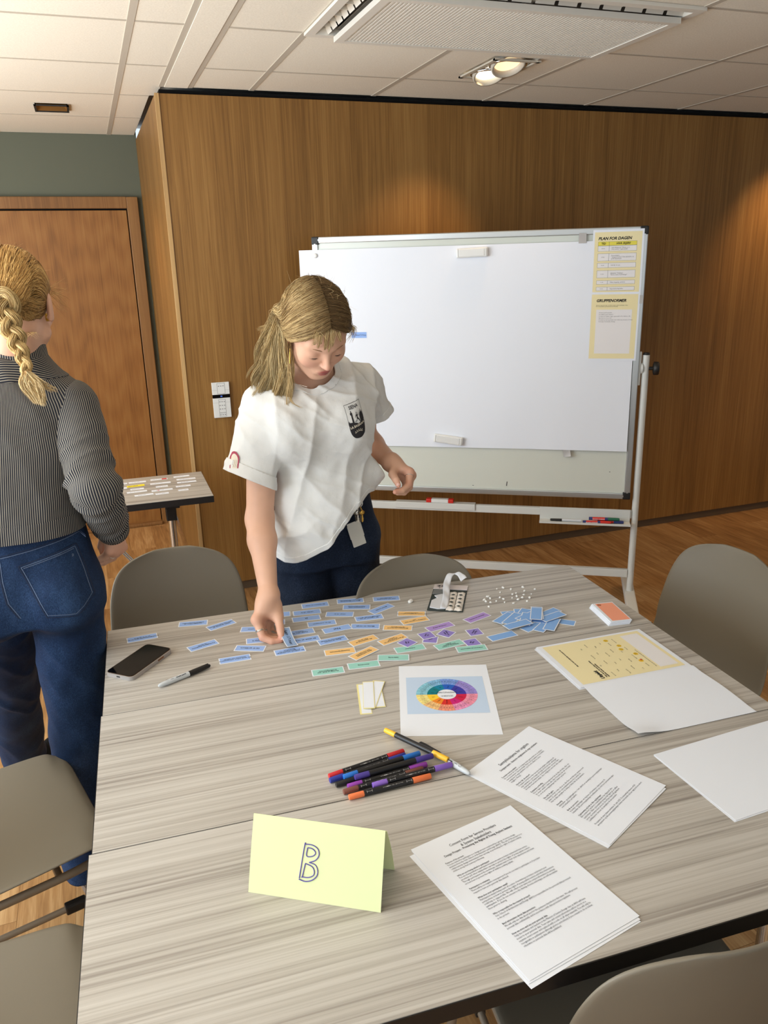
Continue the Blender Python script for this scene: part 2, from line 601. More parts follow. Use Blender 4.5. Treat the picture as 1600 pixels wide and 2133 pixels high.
WARM = (1.0, 0.66, 0.36)
spot('spot_beam', (cx - 0.02, cy + 0.10, ZC - 0.03), (1.62, 4.0, 1.55), 20, 62, 0.9, WARM)
spot('spot_beam', (cx + 0.02, cy - 0.10, ZC - 0.03), (1.9, 3.6, 0.0), 12, 70, 0.9, WARM)
spot('spot_beam', (3.2, 2.6, ZC - 0.03), (3.1, 3.0, 0.0), 24, 84, 0.9, WARM)  # added lamp without a fixture, brightens the floor at the right
# further spotlights of the same row, to the right of the frame
for sx, ty in ((4.02, 3.5), (4.7, 2.4)):
    spot('spot_beam', (sx, ty, ZC - 0.03), (sx - 0.1, ty + 0.9, 1.0), 36, 66, 0.9, WARM)

# --- recessed square light by the door
cx, cy = (SQ[0] + SQ[1]) / 2, (SQ[2] + SQ[3]) / 2
w, l = SQ[1] - SQ[0], SQ[3] - SQ[2]
sq = thing('recessed_downlight', 'small square recessed downlight with a bronze reflector in the ceiling near the door', 'ceiling light', (cx, cy, ZC))
b = MB()
for sx in (-1, 1): b.box((sx * w / 2, 0, -0.001), (0.010, l + 0.01, 0.005))
for sy in (-1, 1): b.box((0, sy * l / 2, -0.001), (w + 0.01, 0.010, 0.005))
b.build('trim_frame', M['black'], sq)
b = MB()
x, y = w / 2 - 0.004, l / 2 - 0.004
top = [(-x * .55, -y * .55, .07), (x * .55, -y * .55, .07), (x * .55, y * .55, .07), (-x * .55, y * .55, .07)]
bot = [(-x, -y, 0), (x, -y, 0), (x, y, 0), (-x, y, 0)]
b.add(bot + top, [(0, 4, 5, 1), (1, 5, 6, 2), (2, 6, 7, 3), (3, 7, 4, 0)])
b.build('reflector', M['bronze'], sq)
MB().box((0, 0, 0.068), (w * .5, l * .5, 0.003)).build('diffuser', M['lamp_warm'], sq)
spot('spot_beam', (cx, cy, ZC - 0.02), (0.25, 4.6, 0.0), 24, 80, 0.8, WARM)

# --- ceiling cassette with its louvred panel
x0, x1, y0, y1 = 0.825, 2.005, 2.42, 3.02
cs = thing('ceiling_cassette', 'long rectangular ceiling ventilation cassette with a fine louvred panel, above the whiteboard', 'air vent', ((x0 + x1) / 2, (y0 + y1) / 2, ZC))
w, l = x1 - x0 + 0.004, y1 - y0 + 0.004
b = MB()
b.box((-w / 2 + 0.012, 0, 0.012), (0.032, l, 0.03)).box((w / 2 - 0.012, 0, 0.012), (0.032, l, 0.03))
b.box((0, -l / 2 + 0.012, 0.012), (w, 0.032, 0.0298)).box((0, l / 2 - 0.012, 0.012), (w, 0.032, 0.0298))
b.build('outer_frame', M['ac_white'], cs)
MB().box((0, 0, 0.075), (w, l, 0.01)).build('duct_back', M['lamp_grey'], cs)
pw, pl_ = w - 0.13, l - 0.10
px_, py_ = 0.03, 0.026
b = MB()
zb = -0.014
for sx in (-1, 1): b.box((px_ + sx * (pw / 2 - 0.015), py_, zb), (0.03, pl_, 0.018))
for sy in (-1, 1): b.box((px_, py_ + sy * (pl_ / 2 - 0.0125), zb), (pw - 0.06, 0.025, 0.018))
b.build('panel_frame', M['ac_white'], cs)
MB().box((px_, py_, zb + 0.03), (pw - 0.02, pl_ - 0.02, 0.004)).build('filter_back', mat('filter_grey', (120, 116, 108), 0.9), cs)
b = MB()
n = 76
for k in range(n):
    xx = px_ - (pw - 0.07) / 2 + (pw - 0.07) * k / (n - 1)
    b.box((xx, py_, zb), (0.0070, pl_ - 0.05, 0.012))
o = b.build('grille_slats', M['ac_white'], cs)
o['kind'] = 'stuff'
for k in range(9):
    a = -l / 2 + 0.05 + k * (l - 0.1) / 8
    b = MB()
    b.grid(lambda u, v: (-w / 2 + 0.03 + 0.045 * u, a - 0.026 + 0.052 * v, 0.05 - 0.05 * u * u), 5, 1)
    b.box((-w / 2 + 0.052, a + 0.028, 0.03), (0.045, 0.003, 0.04))
    b.build('vane', M['ac_white'], cs)
for k in range(14):
    a = -w / 2 + 0.06 + k * (w - 0.12) / 13
    b = MB().grid(lambda u, v: (a - 0.034 + 0.068 * u, -l / 2 + 0.03 + 0.05 * v, 0.045 - 0.045 * v * v), 1, 5)
    b.box((a + 0.036, -l / 2 + 0.055, 0.03), (0.003, 0.05, 0.04))
    b.build('vane', M['ac_white'], cs)

# --- touch controller on the oak wall
rc = thing('room_controller', 'white two-part room control panel with a black display band on the oak wall', 'control panel', (0.5695, YB, 1.03))
w = 0.085
MB().box((0, -0.006, 0.058), (w, 0.012, 0.060), bev=0.0015).build('upper_plate', M['white_plastic'], rc)
MB().box((0, -0.006, -0.038), (w, 0.012, 0.098), bev=0.0015).build('lower_plate', M['white_plastic'], rc)
dsp = MB().box((0, -0.0065, 0.0195), (w, 0.012, 0.018), bev=0.001).build('display', mat('display_glass', (10, 10, 12), 0.1), rc)
b = MB().box((0, -0.0128, 0.0195), (0.009, 0.0006, 0.006)).build('display_icon', emit('display_blue', (60, 90, 170), 0.6), dsp)
ln = MB()
def vrect(b, x0, x1, z0, z1, t=0.0009, y=-0.0123):
    for (a0, a1, c0, c1) in ((x0, x1, z0, z0 + t), (x0, x1, z1 - t, z1), (x0, x0 + t, z0, z1), (x1 - t, x1, z0, z1)):
        b.box(((a0 + a1) / 2, y, (c0 + c1) / 2), (a1 - a0, 0.0004, c1 - c0))
vrect(ln, -0.018, 0.020, 0.032, 0.084)
vrect(ln, -0.016, 0.018, -0.062, 0.004)
vrect(ln, -0.016, 0.018, -0.082, -0.064)
for z in (0.07, -0.008, -0.026, -0.044, -0.073):
    for xx in (-0.010, 0.001, 0.012): ln.box((xx, -0.0123, z), (0.006, 0.0004, 0.003))
for z in (-0.012, 0.05):
    ln.box((-0.031, -0.0122, z), (0.024, 0.0003, 0.0004)).box((0.031, -0.0122, z), (0.024, 0.0003, 0.0004))
ln.build('printed_symbols', M['ink_soft'], rc)
# ================================================================ FURNITURE
ZT = 0.735
TR = math.radians(-2.95)


def make_table(L, D, label, loc, rz):
    t = thing('folding_table', label, 'table', loc, rz)
    MB().prism([(0, 0), (L, 0), (L, -D), (0, -D)], -0.004, 0.0).build('tabletop', M['laminate'], t)
    MB().prism([(-0.0015, 0.0015), (L + 0.0015, 0.0015), (L + 0.0015, -D - 0.0015), (-0.0015, -D - 0.0015)], -0.029, -0.0012).build('edge_band', M['edge_black'], t)
    for sx in (0.17, L - 0.17):
        MB().box((sx, -D / 2, -0.040), (0.06, D * 0.8, 0.022), bev=0.003).box((sx, -D / 2, -0.10), (0.045, 0.06, 0.1), bev=0.004).build('leg_bracket', M['black'], t)
        lg = MB().tube([(sx, -D / 2, -0.14), (sx, -D / 2, -ZT + 0.03)], 0.017, 14)
        lg.tube([(sx, -D + 0.03, -ZT + 0.018), (sx, -0.03, -ZT + 0.018)], 0.016, 12)
        lg.build('leg', M['chrome'], t)
        s = 1 if sx < L / 2 else -1
        for q in (-0.022, 0.022):
            MB().tube([(sx + s * 0.012, -D / 2 + q, -ZT + 0.16), (sx + s * 0.40, -D / 2 + q, -0.03)], 0.0055, 8).build('brace', M['chrome'], t)
        for yy in (-0.04, -D + 0.04):
            MB().cyl((sx, yy, -ZT), (sx, yy, -ZT + 0.006), 0.02, n=14).build('foot', M['black'], t)
    return t


ex, ey = Vector((math.cos(TR), math.sin(TR), 0)), Vector((-math.sin(TR), math.cos(TR), 0))
P1 = Vector((-0.0570, 2.1000, ZT))
TD = 0.4455
P2 = P1 - ey * (TD + 0.0025) + ex * (-0.003)
P3 = P2 - ey * (TD + 0.0025) + ex * (-0.005)
make_table(1.386, TD, 'striped greige folding table farthest from the camera, under the small coloured cards', P1, TR)
make_table(1.386, TD, 'striped greige folding table in the middle of the three, under the felt pens', P2, TR)
make_table(1.386, TD, 'striped greige folding table nearest the camera, under the yellow B card and the consent forms', P3, TR)
make_table(1.386, 0.447, 'small striped folding table by the door with printed slips laid out on it', (-0.975, 3.79, ZT), math.radians(-0.9))


# ---------------------------------------------------------------- shell chairs
def shell_fn(u, v):
    """u across -1..1, v along 0 (front lip) .. 1 (top of the back); x across, y to the rear, z up"""
    key = [(0.0, 0.0, 0.440, 0.19), (0.10, 0.03, 0.455, 0.215), (0.30, 0.17, 0.452, 0.228), (0.46, 0.31, 0.446, 0.228), (0.56, 0.385, 0.462, 0.224),
           (0.63, 0.425, 0.515, 0.216), (0.72, 0.45, 0.60, 0.212), (0.84, 0.478, 0.71, 0.203), (0.93, 0.494, 0.782, 0.190), (1.0, 0.503, 0.82, 0.150)]
    for i in range(len(key) - 1):
        if v <= key[i + 1][0] + 1e-9: break
    a, b = key[i], key[i + 1]
    p0, p3 = key[max(i - 1, 0)], key[min(i + 2, len(key) - 1)]
    t = (v - a[0]) / (b[0] - a[0])
    def cr(k):
        ma = (b[k] - p0[k]) / max(b[0] - p0[0], 1e-6) * (b[0] - a[0])
        mb = (p3[k] - a[k]) / max(p3[0] - a[0], 1e-6) * (b[0] - a[0])
        t2, t3 = t * t, t * t * t
        return (2 * t3 - 3 * t2 + 1) * a[k] + (t3 - 2 * t2 + t) * ma + (-2 * t3 + 3 * t2) * b[k] + (t3 - t2) * mb
    y, z, hw = cr(1), cr(2), cr(3)
    back = min(max((v - 0.5) / 0.2, 0), 1)
    # wrap: back curves forward at the sides, seat dishes up slightly
    y -= back * 0.040 * u * u
    z += (1 - back) * 0.014 * abs(u) ** 3 - (0.012 * abs(u) ** 3 if v < 0.12 else 0)
    return Vector((u * hw, y, z))


def shell_mesh():
    nu, nv = 22, 40
    # superelliptic outline so that corners are round: squash u near the ends
    def pt(i, j):
        v = j / nv
        u = -1 + 2 * i / nu
        e = 1.0
        if v > 0.78: e = (1 - ((v - 0.78) / 0.22) ** 2.2) ** (1 / 2.2) if v < 1 else 0.0
        if v < 0.07: e = 0.80 + 0.20 * (1 - ((0.07 - v) / 0.07) ** 2.2)
        return shell_fn(u * (0.34 + 0.66 * e) if v > 0.78 else u * e, v)
    top = [[pt(i, j) for i in range(nu + 1)] for j in range(nv + 1)]
    me = MB()
    flat = [p for r in top for p in r]
    W = nu + 1
    fs = [(j * W + i, j * W + i + 1, (j + 1) * W + i + 1, (j + 1) * W + i) for j in range(nv) for i in range(nu)]
    bm = bmesh.new()
    vs = [bm.verts.new(p) for p in flat]
    for f in fs: bm.faces.new([vs[k] for k in f])
    bm.normal_update()
    for f in bm.faces: f.smooth = True
    mesh = bpy.data.meshes.new('shell')
    bm.to_mesh(mesh)
    bm.free()
    mesh.materials.append(M['shell'])
    return mesh


SHELL = shell_mesh()


def make_chair(label):
    c = thing('shell_chair', label, 'chair')
    o = bpy.data.objects.new('seat_shell', SHELL)
    link(o, c)
    md = o.modifiers.new('thickness', 'SOLIDIFY')
    md.thickness = 0.0075
    md.offset = 0
    md2 = o.modifiers.new('smooth', 'SUBSURF')
    md2.levels = md2.render_levels = 1
    for s in (-1, 1):
        rail = smooth_path([(s * 0.19, 0.055, 0.415), (s * 0.205, 0.12, 0.420), (s * 0.205, 0.30, 0.414), (s * 0.19, 0.37, 0.408)], 6)
        MB().tube(rail, 0.0095, 10).build('seat_rail', M['shell_tube'], c)
        MB().tube(smooth_path([(s * 0.19, 0.055, 0.415), (s * 0.205, 0.03, 0.39), (s * 0.225, -0.005, 0.2), (s * 0.238, -0.025, 0.010)], 6), 0.0095, 10).build('leg', M['shell_tube'], c)
        MB().tube(smooth_path([(s * 0.19, 0.37, 0.408), (s * 0.205, 0.40, 0.38), (s * 0.225, 0.45, 0.2), (s * 0.238, 0.485, 0.010)], 6), 0.0095, 10).build('leg', M['shell_tube'], c)
        MB().tube(smooth_path([(s * 0.205, 0.030, 0.385), (s * 0.212, 0.055, 0.352), (s * 0.214, 0.10, 0.346), (s * 0.214, 0.34, 0.346), (s * 0.208, 0.405, 0.372)], 5), 0.007, 10).build('side_rail', M['shell_tube'], c)
        MB().box((s * 0.214, 0.10, 0.346), (0.020, 0.045, 0.022), bev=0.004).build('stacking_pad', M['black'], c)
        for yy, zz in ((-0.026, 0), (0.486, 0)):
            MB().cyl((s * 0.238, yy, 0), (s * 0.238, yy, 0.012), 0.012, n=12).build('foot', M['black'], c)
    for yy in (0.12, 0.30):
        MB().tube([(-0.205, yy, 0.418), (0.205, yy, 0.418)], 0.008, 8).build('cross_rail', M['shell_tube'], c)
    MB().box((0, 0.21, 0.436), (0.12, 0.16, 0.012), bev=0.004).build('mount_plate', M['black'], c)
    return c


CH = [  # heading: direction the sitter faces; pos = centre of the backrest top
    ('beige shell chair behind the far table, between the two people', 0.157, 2.475, 179),
    ('beige shell chair tucked against the far table, right of the person in the white T-shirt', 0.812, 2.103, 183),
    ('beige shell chair at the right end of the tables, in front of the whiteboard stand', 1.746, 1.752, 96),
    ('dark-looking shell chair at the near long side of the table, its back towards the camera', 0.691, 0.604, -6),
    ('beige shell chair at the left end of the tables, behind the striped jacket wearer', -0.63, 1.66, -75),
    ('beige shell chair at the near left corner of the tables, beside the nearest table', -0.62, 1.12, -86),
]
chair0 = None
for lab, x, y, deg in CH:
    a = math.radians(deg)
    pos = Vector((x, y, 0)) - Matrix.Rotation(a, 3, 'Z') @ Vector((0, 0.0, 0))
    # chair local: front towards -y, back top at y=0.503 -> rotate so that local -y is the heading
    if chair0 is None:
        chair0 = make_chair(lab)
        c = chair0
    else:
        c = dup(chair0, label=lab)
    h = a
    c.rotation_euler = (0, 0, h + math.pi)
    off = Matrix.Rotation(h + math.pi, 3, 'Z') @ Vector((0, 0.503, 0))
    c.location = Vector((x, y, 0)) - off
    c['group'] = 'shell chairs around the table'

# ---------------------------------------------------------------- mobile whiteboard
WA = math.atan2(3.0 - 3.80, 2.286 - 1.02)
WO = Vector((1.02, 3.80, 0))
wbm = thing('mobile_whiteboard', 'large white mobile whiteboard on a wheeled stand, covered by a sheet of paper', 'whiteboard', WO, WA)
BW, BZ0, BZ1 = 1.4975, 0.571, 1.783
MB().box((BW / 2, 0.010, (BZ0 + BZ1) / 2), (BW - 0.03, 0.012, BZ1 - BZ0 - 0.03)).build('board_panel', M['board'], wbm)
for z in (BZ0 + 0.014, BZ1 - 0.014):
    MB().box((BW / 2, 0.008, z), (BW - 0.06, 0.024, 0.028), bev=0.004).box((BW / 2, -0.004, z), (BW - 0.06, 0.003, 0.008)).build('frame_rail', M['alu'], wbm)
for x in (0.014, BW - 0.014):
    MB().box((x, 0.008, (BZ0 + BZ1) / 2), (0.028, 0.024, BZ1 - BZ0 - 0.06), bev=0.004).box((x, -0.004, (BZ0 + BZ1) / 2), (0.008, 0.003, BZ1 - BZ0 - 0.06)).build('frame_rail', M['alu'], wbm)
for x in (0.016, BW - 0.016):
    for z in (BZ0 + 0.016, BZ1 - 0.016):
        MB().box((x, 0.008, z), (0.036, 0.028, 0.036), bev=0.006).build('corner_cap', M['black'], wbm)
for x in (-0.030, BW + 0.030):
    po = MB().tube([(x, 0.02, 0.035), (x, 0.02, 1.24)], 0.0155, 18).build('post', M['white_metal'], wbm)
    MB().cyl((x, 0.02, 1.24), (x, 0.02, 1.25), 0.016, 0.012, n=18).build('post_cap', M['black'], po)
    s = 1 if x > 0 else -1
    pv = MB().box((x - s * 0.028, 0.018, 1.18), (0.016, 0.022, 0.15), bev=0.003).cyl((x - s * 0.022, 0.02, 1.18), (x - s * 0.012, 0.02, 1.18), 0.024, n=18).build('pivot_bracket', M['white_metal'], wbm)
    MB().tube([(x + s * 0.014, 0.02, 1.18), (x + s * 0.034, 0.02, 1.18)], 0.008, 10).lathe([(0.02, 0.032), (0.030, 0.036), (0.030, 0.054), (0.026, 0.058)], 12, ((x, 0.02, 1.18), (s, 0, 0))).build('clamp_knob', M['black'], wbm)
    ft = MB().box((x, 0.02, 0.085), (0.05, 0.56, 0.035), bev=0.006).build('foot', M['white_metal'], wbm)
    for yy in (-0.23, 0.27):
        MB().lathe([(0.012, -0.012), (0.033, -0.010), (0.036, 0), (0.033, 0.010), (0.012, 0.012)], 20, ((x, yy, 0.036), (1, 0, 0))).box((x, yy, 0.062), (0.030, 0.03, 0.022)).build('caster', M['black'], wbm)
for z, h in ((0.492, 0.038), (0.192, 0.040)):
    MB().box((BW / 2, 0.02, z), (BW + 0.03, 0.024, h), bev=0.004).build('cross_bar', M['white_metal'], wbm)
MB().box((0.57, 0.004, 0.499), (0.40, 0.006, 0.030), bev=0.002).box((0.57, 0.02, 0.5135), (0.40, 0.036, 0.003)).cyl((0.755, -0.001, 0.494), (0.755, 0.002, 0.494), 0.003, n=10).build('bar_sleeve', M['white_metal'], wbm)
tr = MB().box((1.295, 0.003, 0.486), (0.42, 0.003, 0.062), bev=0.001).box((1.295, -0.028, 0.456), (0.42, 0.062, 0.003)).box((1.295, -0.058, 0.459), (0.42, 0.003, 0.010))
tr.build('pen_tray', M['white_metal'], wbm)
mk = MB().box((0.923, 0.0034, 0.626), (0.003, 0.0006, 0.022), (0, 0.12, 0)).box((1.40, 0.0034, 0.70), (0.004, 0.0006, 0.003)).box((0.76, 0.0034, 0.612), (0.008, 0.0006, 0.002))
mk.build('pen_mark', M['ink'], wbm)

WM = Matrix.Translation(WO) @ Matrix.Rotation(WA, 4, 'Z') @ Matrix.Rotation(math.pi / 2, 4, 'X')  # sheet x along the board, sheet y up, sheet z towards the viewer


def on_board(o, u, z, off=0.0042, roll=0.0):
    o.matrix_world = WM @ Matrix.Translation((u, z, off)) @ Matrix.Rotation(roll, 4, 'Z')
    return o


def bump_sheet(amp, seed):
    r = random.Random(seed)
    c = [(r.uniform(2, 6), r.uniform(2, 6), r.uniform(0, 6), r.uniform(0.2, 1)) for _ in range(4)]
    return lambda u, v: amp * sum(w * (1 + math.sin(a * u + b * v + p)) * 0.25 for a, b, p, w in c)


# big paper, lower right corner lifting off the board
def zf(u, v):
    q = max(0, u - 0.72) / 0.28
    return 0.0005 + 0.022 * q * max(0, 0.55 - v) ** 1.2 + 0.004 * math.exp(-((u - 0.82 - 0.1 * (v - 0.3)) / 0.05) ** 2) * max(0, 0.5 - v)


bp = MB().sheet(1.53, 0.925, zf, 36, 24, 0.0003).build('wall_paper_sheet', M['paper'])
tag(bp, 'huge blank sheet of white paper covering most of the whiteboard', 'paper')
on_board(bp, -0.063 + 0.765, 1.265, 0.0066, math.radians(0.1))
M['cream'] = mat('pale_yellow_print', (240, 226, 178), 0.8, spec=0.2)
M['cream_hl'] = mat('bright_yellow_print', (232, 218, 92), 0.8, spec=0.2)
M['print_white'] = mat('white_print', (236, 232, 230), 0.8, spec=0.2)


def panel(parent, x0, x1, y0, y1, z, mt, name='printed_panel'):
    b = MB().add([(x0, y0, 0), (x1, y0, 0), (x1, y1, 0), (x0, y1, 0)], [(0, 1, 2, 3)])
    o = b.build(name, mt, parent)
    o.location = (0, 0, z)
    return o


def frame_lines(parent, rects, z, t, mt, name='printed_lines'):
    b = MB()
    for x0, x1, y0, y1 in rects:
        for a0, a1, c0, c1 in ((x0, x1, y0, y0 + t), (x0, x1, y1 - t, y1), (x0, x0 + t, y0, y1), (x1 - t, x1, y0, y1)):
            b.add([(a0, c0, 0), (a1, c0, 0), (a1, c1, 0), (a0, c1, 0)], [(0, 1, 2, 3)])
    o = b.build(name, mt, parent)
    o.location = (0, 0, z)
    return o


# schedule poster
po = MB().sheet(0.212, 0.297, None, 1, 1, 0.0003).build('schedule_poster', M['paper'])
tag(po, 'pale yellow day schedule headed PLAN FOR DAGEN at the top right of the whiteboard', 'poster')
panel(po, -0.098, 0.098, -0.139, 0.139, 0.0005, M['cream'])
text('PLAN FOR DAGEN', 0.0165, M['ink'], po, (-0.083, 0.112, 0.0008), align='LEFT', bold=0.0006, shear=0.25)
panel(po, -0.083, 0.078, 0.083, 0.100, 0.0007, M['cream_hl'])
rows = [(0.083, 0.100), (0.060, 0.083), (0.020, 0.051), (-0.008, 0.012), (-0.050, -0.019), (-0.077, -0.061), (-0.104, -0.088)]
for i, (a, b_) in enumerate(rows):
    if i: panel(po, -0.083, 0.078, a, b_, 0.0007, M['print_white'])
frame_lines(po, [(-0.083, -0.036, a, b_) for a, b_ in rows] + [(-0.037, 0.078, a, b_) for a, b_ in rows], 0.0009, 0.0007, M['ink_soft'])
text('TID', 0.0115, M['ink'], po, (-0.060, 0.0915, 0.0011), bold=0.0003)
text('HVA SKJER?', 0.0115, M['ink'], po, (0.022, 0.0915, 0.0011), bold=0.0003, shear=0.2)
for (tm, body), (a, b_) in zip([('09:00', 'Introduksjoner "Hvem er vi\nHva ønsker", lagkontrakt'), ('09:30', 'Presentasjon\n"Gruppenormer" Hva skal til for et\ngodt samarbeid?'), ('10:00', 'PAUSE 10 min'), ('11:00', 'Aktivitet: "Tidslinje"\n"Første møte med Norge"'), ('11:30', 'Felles mapping, sammen'), ('12:00', 'Oppsummering felles')], rows[1:]):
    text(tm, 0.0062, M['ink_soft'], po, (-0.068, (a + b_) / 2, 0.0011), align='LEFT', res=1)
    text(body, 0.0066, M['ink_soft'], po, (-0.026, (a + b_) / 2, 0.0011), align='LEFT', res=1)
on_board(po, 1.376, 1.625, 0.0085, math.radians(0.2))
po = MB().sheet(0.212, 0.297, None, 1, 1, 0.0003).build('norms_poster', M['paper'])
tag(po, 'pale yellow poster headed GRUPPENORMER hanging below the schedule on the whiteboard', 'poster')
panel(po, -0.098, 0.098, -0.139, 0.139, 0.0005, M['cream'])
text('GRUPPENORMER', 0.0165, M['ink'], po, (-0.078, 0.112, 0.0008), align='LEFT', bold=0.0006, shear=0.25)
text('Sammen skal vi bli enige om felles normer og forventninger, vi kan\nbli et respektfullt og samarbeidende fellesskap', 0.0050, M['ink'], po, (-0.078, 0.090, 0.0008), align='LEFT', res=1)
panel(po, -0.076, 0.076, -0.117, 0.074, 0.0007, M['print_white'])
text('Vi hører på hverandre\nVi snakker pent sammen\nVi viser at vi lytter, ingen spørsmål er for dumme, alle\nHar du noe å si, si det\nVi møter presis og avtaler når vi ikke kan komme til tiden\nVi bruker hverandre til hjelp', 0.0062, M['ink_soft'], po, (-0.064, 0.064, 0.0010), align='LEFT', valign='TOP', res=1, line=1.25)
on_board(po, 1.375, 1.366, 0.0095, math.radians(-0.2))


def board_block(label, u, z, roll):
    t = thing('magnetic_eraser', label, 'eraser')
    MB().box((0, 0, 0.010), (0.140, 0.040, 0.020), bev=0.006).build('body', M['white_plastic'], t)
    MB().box((0, 0, 0.0205), (0.112, 0.030, 0.003), bev=0.0012).build('top_face', M['white_plastic'], t)
    for s in (-1, 1): MB().box((s * 0.062, 0, 0.0205), (0.004, 0.034, 0.002), bev=0.0005).build('ridge', M['white_plastic'], t)
    return on_board(t, u, z, 0.0078, roll)


board_block('white magnetic eraser holding the top edge of the big paper sheet', 0.748, 1.695, math.radians(1.5))
board_block('white magnetic eraser holding the lower edge of the big paper sheet', 0.641, 0.842, math.radians(-7))
o = MB().lathe([(0.0001, 0.008), (0.007, 0.0078), (0.010, 0.006), (0.011, 0.0)], 20).build('round_magnet', M['white_plastic'])
tag(o, 'small round white magnet at the upper left corner of the big paper sheet', 'magnet')
on_board(o, 0.016, 1.701, 0.0075)
M['tape'] = mat('grey_tape', (176, 172, 168), 0.35)
for lab, u, z, w, h, rl in (('piece of grey tape at the top edge of the big paper sheet beside the schedule', 1.226, 1.742, 0.032, 0.042, 0.0), ('piece of grey tape curling at the bottom edge of the big paper sheet', 1.199, 0.790, 0.034, 0.036, 0.18), ('scrap of grey tape on the right edge of the whiteboard by the yellow posters', 1.487, 1.482, 0.014, 0.036, 0.0)):
    k = 0.10 if 'curling' in lab else 0.02
    o = MB().sheet(w, h, lambda u_, v_: k * 0.12 * (1 - v_) * u_ + 0.003 * k * 10 * abs(v_ - 0.5), 4, 4, 0.0003).build('tape_piece', M['tape'])
    tag(o, lab, 'tape')
    on_board(o, u, z, 0.0105 if u > 1.4 else 0.0080, rl)


def whiteboard_pen(label, u, y, z, rgb_body, rgb_cap, rgb_label, r=0.0075, L=0.135, rz=0.0, words=None):
    t = thing('whiteboard_marker', label, 'marker')
    MB().tube([(-L / 2, 0, 0), (L * 0.12, 0, 0)], r, 14).build('barrel', rgb_body, t)
    MB().tube([(L * 0.12, 0, 0), (L * 0.46, 0, 0), (L / 2, 0, 0)], [r * 1.05, r * 1.0, r * 0.75], 14).build('cap', rgb_cap, t)
    MB().tube([(-L * 0.38, 0, 0), (L * 0.02, 0, 0)], r * 1.02, 14, cap=False).build('label_band', rgb_label, t)
    if words: text(words, r * 1.0, M['paper'], t, (-L * 0.18, -r * 1.05, 0), rot=(math.pi / 2, 0, 0))
    t.matrix_world = Matrix.Translation(WO) @ Matrix.Rotation(WA, 4, 'Z') @ Matrix.Translation((u, y, z)) @ Matrix.Rotation(rz, 4, 'Z')
    return t


M['wp_blue'] = mat('marker_navy', (40, 52, 110), 0.4)
M['wp_red'] = mat('marker_red', (206, 44, 34), 0.4)
M['wp_green'] = mat('marker_green', (28, 100, 74), 0.4)
M['wp_white'] = mat('marker_white', (210, 212, 216), 0.4)
whiteboard_pen('thin whiteboard marker with a black cap lying at the left of the pen tray', 1.208, -0.030, 0.4645, M['wp_white'], M['black'], M['wp_white'], 0.006, 0.145, math.pi)
whiteboard_pen('navy whiteboard marker with a red band lying at the front of the pen tray', 1.352, -0.046, 0.4655, M['wp_blue'], M['wp_red'], M['wp_red'], 0.0075, 0.13, 0.03, 'BOARD MARKER')
whiteboard_pen('red and navy whiteboard marker lying at the right of the pen tray', 1.415, -0.028, 0.4655, M['wp_red'], M['wp_blue'], M['wp_red'], 0.0075, 0.12, -0.04, '360')
whiteboard_pen('green-capped whiteboard marker resting on top of the others in the pen tray', 1.385, -0.036, 0.4800, M['wp_blue'], M['wp_green'], M['wp_red'], 0.0075, 0.14, 0.0, 'BOARD MARKER')
o = thing('eraser_refill_pack', 'red and white pack lying on the crossbar below the whiteboard', 'pack')
MB().box((0, 0, 0), (0.085, 0.03, 0.018), bev=0.003).build('white_middle', M['white_plastic'], o)
for s in (-1, 1): MB().box((s * 0.055, 0, 0), (0.026, 0.0305, 0.0185), bev=0.003).build('red_end', M['wp_red'], o)
o.matrix_world = Matrix.Translation(WO) @ Matrix.Rotation(WA, 4, 'Z') @ Matrix.Translation((0.594, 0.02, 0.5245))

o = card_like = MB().sheet(0.078, 0.032, None, 1, 1, 0.0004).grid(lambda u, v: (-0.0366 + u * 0.0732, -0.0136 + v * 0.0272, 0.00055), 1, 1, 1, False).build('blue_card', [M['paper'], mat('card_blue_board', (150, 182, 236), 0.75, spec=0.25)])
tag(o, 'single blue text card stuck on the big paper sheet, partly behind the bent head', 'card')
text('Søknad Til Norge', 0.0074, M['ink'], o, (0.008, 0, 0.0009), 0)
on_board(o, 0.2135, 1.337, 0.0078)
# ================================================================ THINGS ON THE TABLES
CARD_COL = {'blue': (158, 188, 240), 'orange': (246, 200, 132), 'teal': (158, 212, 198), 'purple': (180, 150, 214), 'violet': (152, 136, 208), 'pile': (136, 178, 232)}
for k, c in CARD_COL.items(): M['card_' + k] = mat('card_' + k, c, 0.75, spec=0.25)
_cm = {}


def card_mesh(kind, w, l, curl=0.0):
    key = (kind, w, l, curl)
    if key not in _cm:
        b = MB()
        zf = (lambda u, v: curl * (2 * u - 1) ** 2) if curl else None
        n = 6 if curl else 1
        b.sheet(w, l, zf, n, 1, 0.0004)
        e = 0.0024
        b.grid(lambda u, v: (-w / 2 + e + u * (w - 2 * e), -l / 2 + e + v * (l - 2 * e), (curl * (2 * u - 1) ** 2 * (1 - 2 * e / w) ** 2 if curl else 0) + 0.00055), n, 1, 1, bool(curl))
        _cm[key] = b.mesh('paper_card', [M['paper'], M['card_' + kind]])
    return _cm[key]


def card(kind, x, y, deg, label, words=None, lvl=0, size=0.0062, w=0.078, l=0.032, group=None, z=ZT, tilt=None, curl=0.0, turn=180, bold=0.00008):
    o = bpy.data.objects.new(kind_name[kind], card_mesh(kind, w, l, curl))
    link(o)
    o.location = (x, y, z + 0.0002 + lvl * 0.0009)
    o.rotation_euler = (tilt[0], tilt[1], math.radians(deg)) if tilt else (0, 0, math.radians(deg))
    tag(o, label, 'card', group)
    if words:
        text(words, size, M['ink'], o, (0, 0, 0.0009 + (0.0012 if curl else 0)), math.radians(turn), bold=bold, res=2, line=0.95)
    return o


